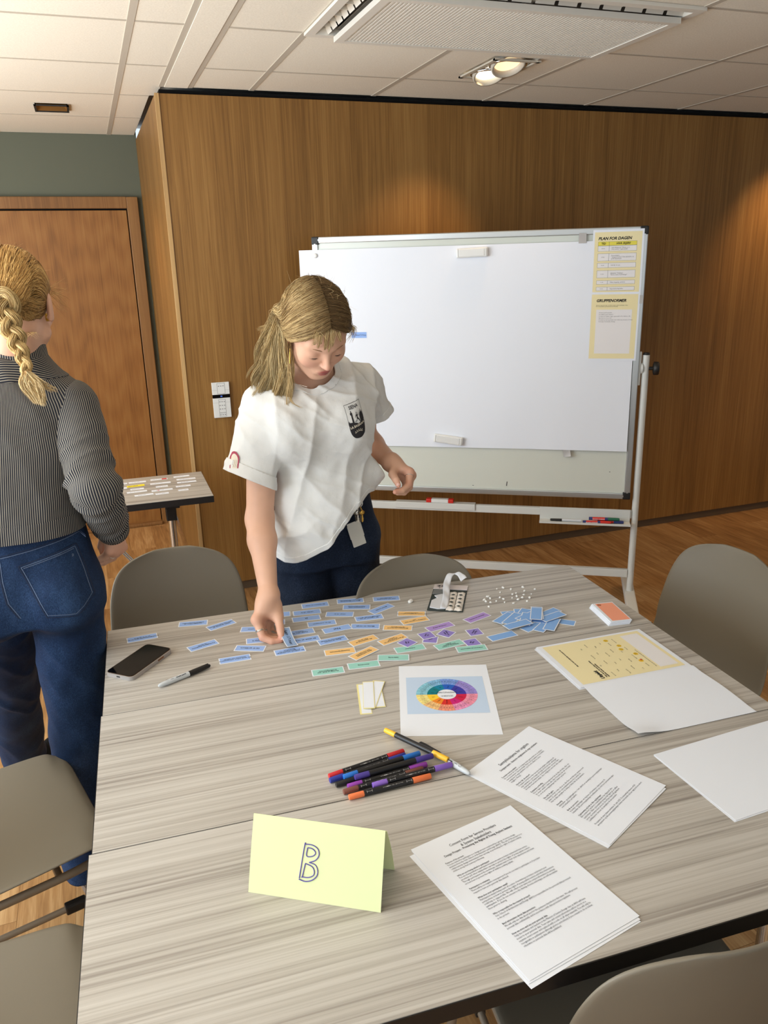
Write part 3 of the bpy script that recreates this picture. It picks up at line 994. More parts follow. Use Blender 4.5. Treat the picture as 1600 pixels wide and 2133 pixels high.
kind_name = {'blue': 'blue_card', 'orange': 'orange_card', 'teal': 'teal_card', 'purple': 'purple_card', 'violet': 'violet_card', 'pile': 'blank_blue_card'}
G = {'blue': 'blue text cards on the far table', 'orange': 'orange text cards on the far table', 'teal': 'teal text cards on the far table', 'purple': 'long purple text cards', 'violet': 'square violet cards on the far table'}
CARDS = [
    ('blue', 0.027, 2.018, 2, 'blue text card at the far left, just beyond the phone', 'Familiegjenforening søkes for barn\nen 15 år og 25 år'),
    ('blue', 0.164, 2.056, -11, 'blue text card nearest the far table edge, in front of the chair behind the table', 'Kartlegge behov og\nkontakte helsetjenesten'),
    ('blue', 0.234, 2.016, 18, 'slanting blue card with two bold text lines, left of the picking hand', 'Søker og venter på\nmidlertidig oppholdstillatelse', 0, 0.0066),
    ('blue', 0.315, 1.954, -19, 'blue card partly under the raised knuckles of the picking hand', 'Avslå på søknad'),
    ('blue', 0.317, 1.884, -9, 'blue card with two text lines half hidden by the curled fingers', 'Klage om avslag og\nom søke ...'),
    ('blue', 0.171, 1.911, 15, 'slanting blue card reading Kartleggeren bekreftes, between the phone and the hand', 'Kartleggeren aksepteres\nog tilbudt', 0, 0.0064),
    ('blue', 0.281, 1.848, -25, 'blue card with one bold line reading Gå til språkkurs', 'Gå til språkkurs', 0, 0.0078),
    ('blue', 0.235, 1.805, -3, 'blue card nearest the lone black-capped marker', 'Blir sendt videre, transportert til\nkommune ved asylsøk'),
    ('blue', 0.372, 1.795, -2, 'blue card with three text lines right under the card being picked up', 'Blir skaffet på nytt utlendings-\net registreringskort fra\nBarnevernet', 0, 0.0058),
    ('blue', 0.505, 2.043, -7, 'blue card at the far table edge in front of the left thigh, reading Bo alene', 'Bo sammen en verge', 0, 0.0066),
    ('blue', 0.607, 2.032, -14, 'blue card with two lines at the far table edge, middle of the three there', 'Møte med Barnevernet\nInformere / Forventninger'),
    ('blue', 0.708, 2.006, -15, 'blue card at the far table edge, beside the lone bit of putty', 'Dele info og fremgang\nmed Bolivene'),
    ('blue', 0.610, 1.983, -21, 'blue card with two lines reading I samarbeid med', 'I samarbeid med\nFlyktningtjenesten', 0, 0.0066),
    ('blue', 0.671, 1.946, 22, 'steeply slanted blue card reading Mottar kontakt', 'Mottar kontakt', 0, 0.0066),
    ('blue', 0.471, 2.004, -9, 'blue card reading Under 15 år', 'Under 15 år', 0, 0.0072),
    ('blue', 0.552, 1.956, -22.5, 'blue card reading Over 15 år', 'Over 15 år', 0, 0.0072),
    ('blue', 0.459, 1.965, -6.5, 'blue card reading Ja in large letters', 'Ja', 0, 0.0112),
    ('blue', 0.620, 1.903, -7, 'blue card with two lines lying between the Over 15 card and the orange cards', 'Blir registrert på nytt\nmed fingeravtrykk og foto'),
    ('blue', 0.490, 1.919, -8, 'blue card reading Få en overnatter', 'Få en overnatter', 0, 0.0072),
    ('blue', 0.518, 1.868, 2, 'blue card reading Nei in the largest letters', 'Nei', 1, 0.0128),
    ('blue', 0.593, 1.855, -22.5, 'blue card reading Motta en verge', 'Motta en verge', 0, 0.0080),
    ('blue', 0.421, 1.888, -2.5, 'blue card with two lines right behind the picked-up card, reading Fysisk eller en', 'Fysisk eller en\nTelefon', 0, 0.0072),
    ('blue', 0.423, 1.840, -2, 'blue card reading Bli tildelt en verge, right of the picked-up card', 'Bli tildelt en verge', 0, 0.0078),
    ('blue', 0.488, 1.808, 3, 'blue card with two lines in front of the Nei card, beside an orange card', 'Motta og opprette\nkontaktperson og fastlege', 1),
    ('blue', 0.388, 2.022, -12, 'blue card farthest back, half covered by the wrist of the picking hand', 'Registrert i\nutlendings ...'),
    ('blue', 0.362, 1.976, -12.5, 'blue card seen through the gap between thumb and fingers of the picking hand', 'Avvise sak'),
    ('orange', 0.737, 1.882, -23, 'orange card farthest back, in front of the putty pack', 'Ble motet og registreringskort for\nDublinassistere'),
    ('orange', 0.728, 1.836, 0, 'orange card second from the back, its right end above the purple cards', 'Utvikling er opptatt etter\nfast', 1),
    ('orange', 0.670, 1.813, -25, 'orange card right of the blue Motta en verge card', 'Motivasjon om formell\nog myndigheter'),
    ('orange', 0.562, 1.778, 12, 'slanting orange card right of the blue cards, left one of the middle pair', 'Blir transportert på\nFlykt og tolk'),
    ('orange', 0.634, 1.754, 14.5, 'slanting orange card touching the leftmost violet square', 'Bli spurt på intervju når det\nog lengre ned\nog snakk', 0, 0.0054),
    ('orange', 0.488, 1.743, -8, 'orange card nearest the left, with one word on it', 'Oppfølgingssamtale', 0, 0.0066),
    ('orange', 0.540, 1.710, 24, 'most steeply slanted orange card, nearest the camera', 'Møte med bostedet\nmed omsorgsansvar', 1),
    ('teal', 0.432, 1.656, -8, 'teal card nearest the camera and farthest left', 'Planlegg på BUP, skal\nutredningssamtale'),
    ('teal', 0.521, 1.654, -8.5, 'teal card second from the left', 'Anmodning'),
    ('teal', 0.600, 1.659, -20.5, 'teal card third from the left, just behind the colour wheel sheet', 'Søke bolig', 1),
    ('teal', 0.656, 1.690, -4, 'teal card under the leftmost violet square', 'Politiavhør', 0, 0.0062),
    ('teal', 0.756, 1.671, 5, 'teal card with several text lines left of the last violet square', 'Ring til PU - Politiets\nutlendingsenhet\nKripos', 0, 0.0056),
    ('teal', 0.798, 1.629, -10.5, 'teal card farthest right, nearest the camera on the right', 'Ankomst på asylmottak', 1),
    ('purple', 0.776, 1.776, 8, 'long purple card to the left, above the violet squares', 'Utrolig på utdrag'),
    ('purple', 0.892, 1.789, 17, 'long purple card to the right, next to the pile of blank blue cards', 'Informert om omsorg'),
    ('violet', 0.723, 1.740, 4, 'violet square card lying on top of another violet square', 'Har\nbarn?', 1),
    ('violet', 0.723, 1.716, -30, 'violet square card half hidden under another violet square', 'Frist', 0),
    ('violet', 0.775, 1.733, 36, 'violet square card right of the overlapping pair', 'Sakført på\nunder', 0),
    ('violet', 0.846, 1.711, -3, 'violet square card farthest right and away from the camera', 'Rett til\nadvokat', 0),
    ('violet', 0.661, 1.721, 26, 'violet square card farthest left, on the edge of a teal card', 'Har\nsøkt?', 1),
    ('violet', 0.814, 1.660, 0, 'violet square card just behind the rightmost teal card', 'Rett\ntolk', 0),
]
for c in CARDS:
    kind, x, y, dg, lab, words = c[:6]
    lvl = c[6] if len(c) > 6 else 0
    sz = c[7] if len(c) > 7 else (0.0060 if kind != 'violet' else 0.0064)
    sq = kind == 'violet'
    card(kind, x, y, dg, lab, words, lvl, sz, 0.039 if sq else 0.078, 0.039 if sq else 0.032, G[kind], turn=180 + (50 if sq else 0))
# the card held between thumb and finger is built with the hand (see the person)

# pile of blank blue cards
R2 = random.Random(3)
PILE = [(0.902, 1.663, 4.5, 0, 'blank blue card lying clear of the pile, nearest the camera'), (0.965, 1.696, 7, 6, 'blank blue card on the front edge of the pile, above the loose one'),
        (1.040, 1.729, 58, 9, 'blank blue card lying lengthwise on the very top of the pile'),
        (0.974, 1.738, 36, 3, 'upper of the two parallel blank blue cards at the left of the pile'), (0.957, 1.753, 30, 2, 'lower of the two parallel blank blue cards at the left of the pile')]
for x, y, dg, lv in ((1.076, 1.728, 17, 5), (1.074, 1.703, 13, 6), (1.086, 1.680, -42, 0), (1.036, 1.766, -24, 2), (1.052, 1.669, 46, 3), (1.030, 1.672, 36, 1), (1.006, 1.682, 18, 0), (1.012, 1.752, 44, 3), (1.020, 1.735, 20, 4), (1.005, 1.722, 52, 4), (1.034, 1.708, -38, 1), (1.046, 1.735, 62, 8), (1.000, 1.772, -12, 1)):
    PILE.append((x, y, dg, lv, 'blank blue card in the loose overlapping pile'))
for x, y, dg, lv, lab in PILE:
    c = card('pile', x, y, dg, lab, None, lv, group='blank blue cards in a pile', tilt=(R2.uniform(-0.004, 0.004) if lv else 0, R2.uniform(-0.006, 0.006) if lv else 0))
    c.location.z += 0.0003 * lv

# putty bits
M['putty'] = mat('white_putty', (240, 238, 232), 0.7)
SEEDS = [(1.033, 1.943), (1.053, 1.942), (1.069, 1.923), (1.108, 1.923), (1.099, 1.897), (1.133, 1.896), (1.03, 1.916), (1.055, 1.889), (1.069, 1.893), (1.084, 1.874), (1.106, 1.87), (0.982, 1.901), (0.982, 1.886), (0.962, 1.885), (0.961, 1.873), (1.011, 1.882), (1.015, 1.869), (0.99, 1.864), (0.971, 1.863), (1.008, 1.848), (1.042, 1.867), (1.059, 1.871), (1.069, 1.856), (1.088, 1.849), (1.052, 1.85), (1.069, 1.829), (1.028, 1.832), (0.953, 1.838)]


def putty_mesh(seed, r, bean=0.0):
    rr = random.Random(seed)
    b = MB()
    b.ell((0, 0, 0), (r, r * 0.75, r * 0.7), None, 9, 6)
    ph = [rr.uniform(0, 6) for _ in range(3)]
    b.v = [((x * (1 + 0.25 * math.sin(3 * y / r + ph[0])) + bean * (y / r) ** 2 * r), y * (1 + 0.22 * math.sin(2.5 * x / r + ph[1])), max(z, -0.45 * r) + 0.45 * r + 0.12 * r * math.sin(4 * x / r + ph[2]) * (z > 0)) for x, y, z in b.v]
    return b.mesh('putty_bit', M['putty'])


pm = [putty_mesh(i, 0.0042) for i in range(5)]
for i, (x, y) in enumerate(SEEDS):
    o = bpy.data.objects.new('putty_bit', pm[i % 5])
    link(o)
    o.location = (x, y, ZT)
    s = 0.75 + 0.5 * ((i * 29) % 10) / 10
    o.scale = (s, s, s)
    o.rotation_euler = (0, 0, i * 1.7)
    tag(o, 'small white bit of putty in the scattered cluster on the far table', 'putty', 'scattered putty bits')
o = bpy.data.objects.new('putty_bit', putty_mesh(11, 0.0085, 0.5))
link(o)
o.location = (0.762, 1.954, ZT)
o.rotation_euler = (0, 0, 0.4)
tag(o, 'larger bean-shaped bit of white putty lying alone left of the putty pack', 'putty')

# putty pack
ang = math.atan2(1.992 - 2.043, 0.958 - 0.870)
pk = thing('putty_pack', 'opened pack of white putty with a dark backing card and a curled white strip', 'pack', (0.8725, 1.937, ZT), ang)
PW, PL = 0.100, 0.184
M['dark_card'] = mat('dark_green_card', (46, 56, 52), 0.6)
M['putty_sheet'] = mat('putty_sheet', (234, 226, 216), 0.75)
M['film'] = mat('clear_white_film', (226, 226, 228), 0.35)
MB().sheet(PW, PL, lambda u, v: 0.002 * (1 - v), 3, 3, 0.0012).build('backing_card', M['dark_card'], pk)
hd = MB().box((0, PL / 2 - 0.016, 0.0035), (PW, 0.032, 0.002)).build('header', mat('pink_white_card', (226, 216, 214), 0.6), pk)
b = MB()
for i in range(9): b.box((-0.040 + i * 0.0035, PL / 2 - 0.012, 0.0046), (0.0012 + 0.0010 * (i % 3), 0.012, 0.0003))
b.build('barcode', M['ink'], hd)
text('6  4', 0.012, M['ink'], hd, (-0.025, PL / 2 - 0.026, 0.0048), math.pi)
MB().box((-0.024, PL / 2 - 0.052, 0.0032), (0.048, 0.036, 0.0012)).build('grey_window', mat('grey_window', (128, 130, 130), 0.3), pk)
def fz(u, v):
    return 0.004 + 0.003 * math.sin(7 * u + 3 * v) * math.sin(5 * v) + 0.004 * (1 - v)
b = MB()
outl = [(-0.044, -0.076), (-0.020, -0.084), (0.000, -0.080), (0.003, 0.010), (-0.020, 0.018), (-0.040, 0.006), (-0.030, -0.010), (-0.044, -0.030)]
b.prism(outl, 0.0035, 0.0062, 0)
b.build('peeled_film', M['film'], pk)
for c_ in range(2):
    for r_ in range(5):
        q = MB()
        x0_, y0_ = 0.013 + c_ * 0.023, -0.078 + r_ * 0.026
        q.grid(lambda u, v: (x0_ - 0.0108 + 0.0216 * u, y0_ - 0.012 + 0.024 * v, 0.0040 + 0.0042 * (16 * u * (1 - u) * v * (1 - v)) ** 0.35 + 0.0008 * math.sin(9 * u + 5 * v + r_)), 6, 6)
        q.build('putty_square', M['putty_sheet'], pk)
for c_ in range(2):
    for r_ in range(4):
        q = MB().prism([(0.0245 + (c_ - 0.5) * 0.022 - 0.0055, -0.065 + r_ * 0.026), (0.0245 + (c_ - 0.5) * 0.022, -0.069 + r_ * 0.026), (0.0245 + (c_ - 0.5) * 0.022 + 0.0055, -0.065 + r_ * 0.026), (0.0245 + (c_ - 0.5) * 0.022, -0.061 + r_ * 0.026)], 0.0074, 0.0086)
        q.build('diamond_mark', M['dark_card'], pk)
st = smooth_path([(-0.004, -0.082, 0.006), (-0.004, -0.04, 0.010), (-0.006, 0.01, 0.010), (-0.010, 0.045, 0.014), (-0.010, 0.074, 0.022), (-0.004, 0.094, 0.036), (0.010, 0.102, 0.040), (0.026, 0.098, 0.036), (0.038, 0.086, 0.026)], 6)
b = MB()
nn = len(st)
def stf(u, v):
    p = st[min(int(round(v * (nn - 1))), nn - 1)]
    tw = max(0, v - 0.6) * 1.4
    return (p.x + (u - 0.5) * 0.020 * math.cos(tw), p.y + (u - 0.5) * 0.010 * math.sin(tw), p.z + (u - 0.5) * 0.016 * math.sin(tw) + 0.0015 * math.sin(v * 30 + u * 4))
b.grid(stf, 4, nn - 1)
o = b.build('curled_strip', M['film'], pk)
o.modifiers.new('thickness', 'SOLIDIFY').thickness = 0.0006

# ------------------------------------------------------------- sheets of paper
def quad_pose(p):
    """centre and angle of a sheet given its four corners (tl, tr, br, bl)"""
    c = sum((Vector(q).to_2d() if len(q) == 3 else Vector(q) for q in p), Vector((0, 0))) / 4
    ax = Vector(p[1]) + Vector(p[2]) - Vector(p[0]) - Vector(p[3])
    return c, math.atan2(ax.y, ax.x)


def sheet(name, label, cx, cy, ang, lvl=0, w=0.21, l=0.297, zf=None, n=1, cat='paper', group=None):
    o = MB().sheet(w, l, zf, n, n, 0.0003).build(name, M['paper'], None, (cx, cy, ZT + 0.0002 + lvl * 0.0007), ang)
    return tag(o, label, cat, group)


# colour wheel print: a fixed frame with the picture turned towards the far side
c, a = quad_pose([(0.596, 1.619), (0.790, 1.544), (0.694, 1.262), (0.498, 1.330)])
wh = sheet('colour_wheel_sheet', 'white sheet with a printed round feelings wheel in many colours', c.x, c.y, a, 0, cat='printed sheet')
M['wheel_bg'] = mat('wheel_pale_blue', (196, 214, 236), 0.8, spec=0.2)
panel(wh, -0.089, 0.089, -0.0655, 0.0925, 0.0005, M['wheel_bg'])
SECT = [  # (start angle deg, end angle, inner colour, outer colour, outer slices)
    (0, 62, (62, 60, 160), (158, 142, 214), 9), (62, 100, (42, 96, 190), (122, 156, 222), 6), (100, 128, (24, 128, 160), (134, 186, 222), 5), (128, 180, (22, 122, 132), (140, 200, 218), 9),
    (180, 218, (250, 206, 60), (250, 226, 140), 5), (218, 250, (240, 138, 44), (246, 196, 130), 5), (250, 282, (216, 50, 44), (240, 150, 122), 5), (282, 316, (206, 36, 120), (238, 150, 190), 5), (316, 360, (206, 32, 72), (240, 150, 172), 6)]
WC, r0, r1, r2 = Vector((0.001, 0.0135)), 0.021, 0.044, 0.069
wm = {}
def wmat(c):
    if c not in wm: wm[c] = mat('wheel_ink', c, 0.8, spec=0.2)
    return wm[c]
def wedge(a0, a1, ra, rb, z, mt, nm):
    b = MB()
    n = max(2, int((a1 - a0) / 4))
    pts = [(a0 + (a1 - a0) * i / n) for i in range(n + 1)]
    vs = [(WC.x + ra * math.cos(math.radians(q)), WC.y + ra * math.sin(math.radians(q)), z) for q in pts] + [(WC.x + rb * math.cos(math.radians(q)), WC.y + rb * math.sin(math.radians(q)), z) for q in pts]
    b.add(vs, [(i, i + n + 1, i + n + 2, i + 1) for i in range(n)])
    return b.build(nm, mt, wh)
rnd = random.Random(5)
names = ['Stolt', 'Trygg', 'Rolig', 'Glad', 'Lei', 'Redd', 'Sint', 'Trist', 'Skamfull', 'Usikker', 'Ensom', 'Spent', 'Fri', 'Sår', 'Håpefull', 'Lettet', 'Sjalu', 'Tapper', 'Sliten', 'Urolig']
tb, lnb = [], MB()
for s, e, ci, co, k in SECT:
    wedge(s, e, r0, r1, 0.0007, wmat(ci), 'inner_sector')
    for j in range(k):
        a0, a1 = s + (e - s) * j / k, s + (e - s) * (j + 1) / k
        f = 1 + 0.05 * (j % 2)
        wedge(a0, a1, r1, r2, 0.0007, wmat(tuple(min(255, int(v * f)) for v in co)), 'outer_sector')
        q = math.radians((a0 + a1) / 2)
        text(names[rnd.randrange(len(names))], 0.0040, M['ink'], wh, (WC.x + 0.0565 * math.cos(q), WC.y + 0.0565 * math.sin(q), 0.0010), q if math.cos(q) > 0 else q + math.pi, res=1)
        q = math.radians(a0)
        u, v = Vector((math.cos(q), math.sin(q))), Vector((-math.sin(q), math.cos(q))) * 0.0002
        pa, pb = WC + u * r1, WC + u * r2
        lnb.add([(*(pa - v), 0.0009), (*(pb - v), 0.0009), (*(pb + v), 0.0009), (*(pa + v), 0.0009)], [(0, 1, 2, 3)])
    for j in range(2 if e - s > 45 else 1):
        q = math.radians(s + (e - s) * (j + 0.5) / (2 if e - s > 45 else 1))
        text(names[rnd.randrange(len(names))], 0.0046, M['ink'], wh, (WC.x + 0.0325 * math.cos(q), WC.y + 0.0325 * math.sin(q), 0.0010), q if math.cos(q) > 0 else q + math.pi, res=1)
lnb.build('sector_lines', M['ink_soft'], wh)
wedge(0, 360, 0.0001, r0, 0.0008, M['paper'], 'wheel_centre')
for yy in (0.0075, -0.0075):
    text('HVORDAN FØLES DET I KROPPEN?\nHVA FØLER DU NÅR DU TENKER?' if yy > 0 else 'NÅR DU FØLER DET,\nHVA TRENGER DU?', 0.0030, M['ink'], wh, (WC.x, WC.y + yy, 0.0012), math.pi, res=1, bold=0.00005)

# the English consent form (three sheets), the youth form (two) and the blank pile
FORM_EN = [('Purpose of the project', ['You are invited to participate in a design project conducted by a group of service design', 'students from the Oslo School of Architecture and Design (AHO). The aim of the project is to', 'collaboratively design interventions that can help us protecting the rights of asylum seeking', 'children along their journey in Norway.']),
           ('Why are you being asked to participate?', ['You are being invited to participate because we want to better understand how service', 'providers and other stakeholders can help to protect the rights of young asylum seekers.', 'Through participation in the workshops, students want to hear your experiences and views', 'on how best to protect the rights of children seeking asylum.']),
           ('Participation is voluntary', ['There will be no negative consequences if you do not want to participate or if you later', 'request to have your personal data deleted.']),
           ('What does your participation entail?', ['Participation means being a part of a series of workshops to better understand your', 'perspectives on how to protect the rights of young asylum seekers and what interventions', 'could help to support this. We will collect your name and contact information to arrange', 'participation. If you do not consent to the sharing of notes and images, we will anonymise', 'these prior to sharing.']),
           ('Who is responsible for the research project?', ['Oslo School of Architecture and Design (AHO) is responsible for the personal data processed', 'in the project.']),
           ('Brief information about data protection', ['We will only use data about you for the purposes described in this letter. We will process', 'personal data confidentially and in accordance with data protection regulation.']),
           ('How we store and use your personal data', ['Only the students and teachers in the Masters of Service Design class at AHO will have', 'access to your personal data. Your name and contact information will be stored on a', 'separate secure server and replaced with a code on all other materials. You will only be', 'recognisable in publications (through photos and videos) if you consent to do so below,', 'otherwise no personal data will be published.'])]
FORM_NO = [('Formålet med prosjektet', ['Du er invitert til å delta i et designprosjekt gjennomført av en gruppe', 'masterstudenter i tjenestedesign. Målet med prosjektet er å beskytte', 'rettigheter til unge asylsøkere og forbedre tiltak for deres', 'trygghet i Norge.']),
           ('Hvorfor blir du invitert?', ['Vi ønsker å forstå hvordan tjenester kan beskytte rettighetene til', 'unge asylsøkere, og vi trenger din hjelp til å forstå dine erfaringer', 'og synspunkter. Deltakelsen i workshopen hjelper oss med å lære', 'hvordan vi best kan beskytte dine rettigheter som barn eller ungdom.']),
           ('Deltakelse er frivillig', ['Det er ingen negative konsekvenser hvis du ikke vil delta, eller om', 'du senere ønsker å slette dine data. Foresatte kan når som helst', 'be om at personopplysninger blir slettet og fjernet.']),
           ('Hva skal du gjøre', ['Deltakelse betyr å være del av en eller flere workshoper sammen med', 'andre. Vi samler navn og kontaktinformasjon for å avtale tid.', 'Hvis du ikke samtykker til deling av bilder blir de anonymisert.']),
           ('Ansvarlig', ['Arkitektur- og designhøgskolen i Oslo (AHO) er ansvarlig for personopplysninger', 'som behandles i prosjektet.']),
           ('Bruk av personvern', ['Vi bruker opplysninger om deg bare til formålene i dette brevet. Vi', 'behandler alle personopplysninger konfidensielt og i tråd med personvernregler.']),
           ('Oppbevaring og bruk av dine opplysninger', ['Bare studenter og lærere i masterklassen har tilgang til dine', 'opplysninger. Navn og kontaktinformasjon blir lagret på en sikker', 'server og erstattet med en kode. Du vil kun kunne bli gjenkjent', 'i publikasjoner dersom du samtykker til det nedenfor.'])]


def fit(o, width):
    xs = [v.co.x for v in o.data.vertices]
    o.scale.x = width / max(max(xs) - min(xs), 1e-6)
    return o


def form(o, head, paras, y0, size, lead, longest, width):
    for words, sz, yy, bold, wd in head:
        fit(text(words, sz, M['ink'], o, (0.002, yy, 0.0006), bold=bold, res=2), wd)
    y = y0
    me = text_mesh(longest, size, align='LEFT', res=1)
    k = width / (max(v.co.x for v in me.vertices) - min(v.co.x for v in me.vertices))
    for hd_, ls in paras:
        if hd_:
            text(hd_, size, M['ink'], o, (-0.0755, y, 0.0006), align='LEFT', bold=0.00005, res=1).scale.x = k
            y -= lead
        for line_ in ls:
            text(line_, size, M['ink_form'], o, (-0.0755, y, 0.0006), align='LEFT', res=1).scale.x = k
            y -= lead
        y -= lead * 1.27


M['ink_form'] = mat('form_ink', (72, 71, 74), 0.7, spec=0.2)
c, a = quad_pose([(0.397, 1.026), (0.597, 1.061), (0.651, 0.763), (0.443, 0.720)])
for k, (dx, dy, da, lb) in enumerate([(-0.0055, -0.010, 0.012, 'lowest white sheet of the stack under the English consent form'), (-0.001, -0.004, -0.010, 'middle white sheet of the stack under the English consent form')]):
    sheet('paper_sheet', lb, c.x + dx, c.y + dy, a + da, k)
f = sheet('consent_form', 'printed English sheet headed Consent Form for Service Providers, nearest the camera', c.x, c.y, a, 2, cat='form', n=8, zf=lambda u, v: 0.0006 * math.sin(3 * u + 1) ** 2 * v)
form(f, [('Consent Form for Service Providers', 0.0082, 0.1216, 0.00002, 0.0957), ('& System Stakeholders', 0.0082, 0.1126, 0.00002, 0.062), ('Design Project - Protecting the Rights of Young Asylum Seekers', 0.0066, 0.1048, 0.00008, 0.1396)], FORM_EN, 0.0906, 0.0050, 0.0051, FORM_EN[4][1][0], 0.148)
for ch in f.children: ch.location.z += 0.0004
c, a = quad_pose([(0.575, 1.181), (0.754, 1.267), (0.887, 1.003), (0.694, 0.902)])
sheet('paper_sheet', 'white sheet under the Norwegian youth consent form, its lower corner showing', c.x - 0.004, c.y - 0.005, a - 0.012, 1)
f = sheet('consent_form', 'printed Norwegian sheet headed Samtykkeskjema for ungdom', c.x, c.y, a, 2, cat='form')
FORM_NO.append(('', ['Prosjektet vil etter planen avsluttes 30. juni 2025. De innsamlede dataene vil bli', 'anonymisert og alle personopplysninger slettet, med mindre du har sagt ja til noe annet.']))
form(f, [('Samtykkeskjema for ungdom', 0.0094, 0.1150, 0.00006, 0.0965), ('Designprosjekt - Beskytte rettighetene til unge asylsøkere', 0.0064, 0.1032, 0.00004, 0.124)], FORM_NO, 0.0880, 0.0050, 0.0051, FORM_NO[5][1][1], 0.146)
ba = math.radians(7.5)
bc = Vector((0.929, 1.091)) + Matrix.Rotation(ba - math.radians(5.5), 2) @ Vector((0.1485, -0.105))
sheet('paper_sheet', 'lower of the two blank sheets at the right end of the nearest table', bc.x - 0.003, bc.y - 0.004, ba - math.radians(5.5) - 0.012, 0, 0.297, 0.21)
sheet('paper_sheet', 'upper of the two blank sheets at the right end of the nearest table', bc.x, bc.y, ba - math.radians(5.5), 1, 0.297, 0.21)

# activity booklet: pile of landscape sheets with a yellow top page, blank sheet folded out towards the camera
bk_a = math.radians(-2.4)
bc = Vector((1.0925, 1.460))
for k in range(3):
    sheet('paper_sheet', ['lowest', 'second', 'third'][k] + ' sheet of the pile under the yellow activity page', bc.x - 0.007 + 0.0025 * k, bc.y - 0.003 + 0.001 * k, bk_a + [0.014, -0.008, 0.006][k], k, 0.297, 0.21)
pg = sheet('activity_page', 'yellow activity page with small smiley faces, topmost of the pile at the right', bc.x, bc.y, bk_a, 3, 0.297, 0.21, cat='printed sheet')
panel(pg, -0.1365, 0.1365, -0.097, 0.097, 0.0005, M['cream'])
panel(pg, 0.077, 0.127, -0.085, 0.085, 0.0007, M['print_white'])
# the page is laid out as a portrait sheet read from the right: its 'up' points to the left
def pt_(u, v): return (-v, u)            # portrait x,y -> sheet x,y
rr = math.radians(90)
def ptxt(words, size, u, v, **kw): return text(words, size, M['ink'], pg, (-v, u, 0.0010), rr, **kw)
ptxt('Utsjekk', 0.0125, -0.070, 0.078, align='CENTER', bold=0.0005, shear=0.2)
ptxt('Hvor enig er du med disse ordene,\nbeskriver dagens workshop', 0.0058, -0.085, 0.064, align='LEFT', bold=0.0002)
ptxt('Sett ring rundt 3 påstander som passer deg', 0.0052, -0.020, 0.104, align='LEFT', bold=0.0002)
ptxt('Har du noe å skrive til oss, kan du gjøre det her', 0.0046, -0.080, -0.070, align='LEFT')
R3 = random.Random(9)
words_ = ['Spennende', 'Rolig', 'Fint å bidra', 'Vanskelig', 'Lett', 'Slitsomt', 'Gøy', 'Lærerikt', 'Trygt', 'Rart', 'Kjedelig', 'Inspirerende']
for i in range(4):
    for j in range(6):
        ptxt(words_[(i * 6 + j) % 12], 0.0046, -0.078 + i * 0.044 + 0.012 * (j % 2), 0.046 - j * 0.020 + 0.006 * (i % 2), res=1)
M['smile'] = mat('emoji_yellow', (240, 198, 50), 0.7)
M['heart'] = mat('emoji_red', (214, 60, 50), 0.7)
for i, (u, v) in enumerate([(0.075, -0.030), (0.040, -0.046), (0.022, -0.040), (-0.010, -0.060), (-0.044, -0.052)]):
    b = MB()
    n = 20
    b.add([(-v + 0.006 * math.cos(2 * math.pi * q / n), u + 0.006 * math.sin(2 * math.pi * q / n), 0) for q in range(n)], [tuple(range(n))])
    o = b.build('smiley', M['smile'], pg)
    o.location.z = 0.0009
    e = MB()
    for s in (-1, 1):
        e.add([(-v - 0.0015 + 0.001 * math.cos(q), u + s * 0.002 + 0.001 * math.sin(q), 0) for q in [k * math.pi / 4 for k in range(8)]], [tuple(range(8))], 1 if i == 4 else 0)
    for q in range(6):
        t0 = -0.0026 + 0.0052 * q / 6
        t1 = -0.0026 + 0.0052 * (q + 1) / 6
        e.add([(-v + 0.0022 - (t0 / 0.0026) ** 2 * 0.0009, u + t0, 0), (-v + 0.0022 - (t1 / 0.0026) ** 2 * 0.0009, u + t1, 0), (-v + 0.0028 - (t1 / 0.0026) ** 2 * 0.0009, u + t1, 0), (-v + 0.0028 - (t0 / 0.0026) ** 2 * 0.0009, u + t0, 0)], [(0, 1, 2, 3)])
    if i == 4: e.add([(-v + 0.003 + 0.003 * math.cos(q), u + 0.004 + 0.003 * math.sin(q), 0.0001) for q in [k * math.pi / 6 for k in range(12)]], [tuple(range(12))], 1)
    e.build('smiley_face', [M['ink'], M['heart']], o).location.z = 0.0003
def fold(u, v):
    d = 1 - v                       # 0 at the booklet edge, 1 towards the camera
    return 0.0042 * math.exp(-(d / 0.10) ** 2) + 0.007 * math.sin(math.pi * min(d / 0.9, 1)) * (0.3 + 0.7 * u) * 0.6 + 0.010 * math.exp(-((u) / 0.16) ** 2 - ((1 - d) / 0.16) ** 2)
sheet('paper_sheet', 'blank white sheet bulging slightly, laid against the front of the yellow activity page', 1.0865, 1.2475, math.radians(-2.6), 1, 0.291, 0.208, fold, 18)

# orange deck
M['card_coral'] = mat('coral_print', (246, 164, 132), 0.75, spec=0.25)
dk_a = math.radians(-9)
for k in range(7):
    o = MB().sheet(0.060, 0.118, None, 1, 1, 0.0016).build('coral_card', M['paper'], None, (1.231 + 0.0011 * (k - 6), 1.660 + 0.0004 * math.sin(k * 2), ZT + 0.0003 + k * 0.0017), dk_a + 0.02 * math.sin(k * 3))
    if k == 6:
        panel(o, -0.0225, 0.0275, -0.055, 0.055, 0.0018, M['card_coral'])
        b = MB()
        n = 18
        b.add([(-0.0145 + 0.0055 * math.cos(2 * math.pi * q / n), 0.046 + 0.0055 * math.sin(2 * math.pi * q / n), 0.002) for q in range(n)], [tuple(range(n))])
        b.build('printed_emblem', mat('brown_print', (170, 84, 40), 0.7), o)
        text('C', 0.007, M['cream'], o, (-0.0145, 0.046, 0.0023), math.radians(200))
    tag(o, 'coral-fronted card on top of the deck at the right end of the far table' if k == 6 else 'white-edged card in the deck under the coral top card', 'card', 'deck of coral cards')

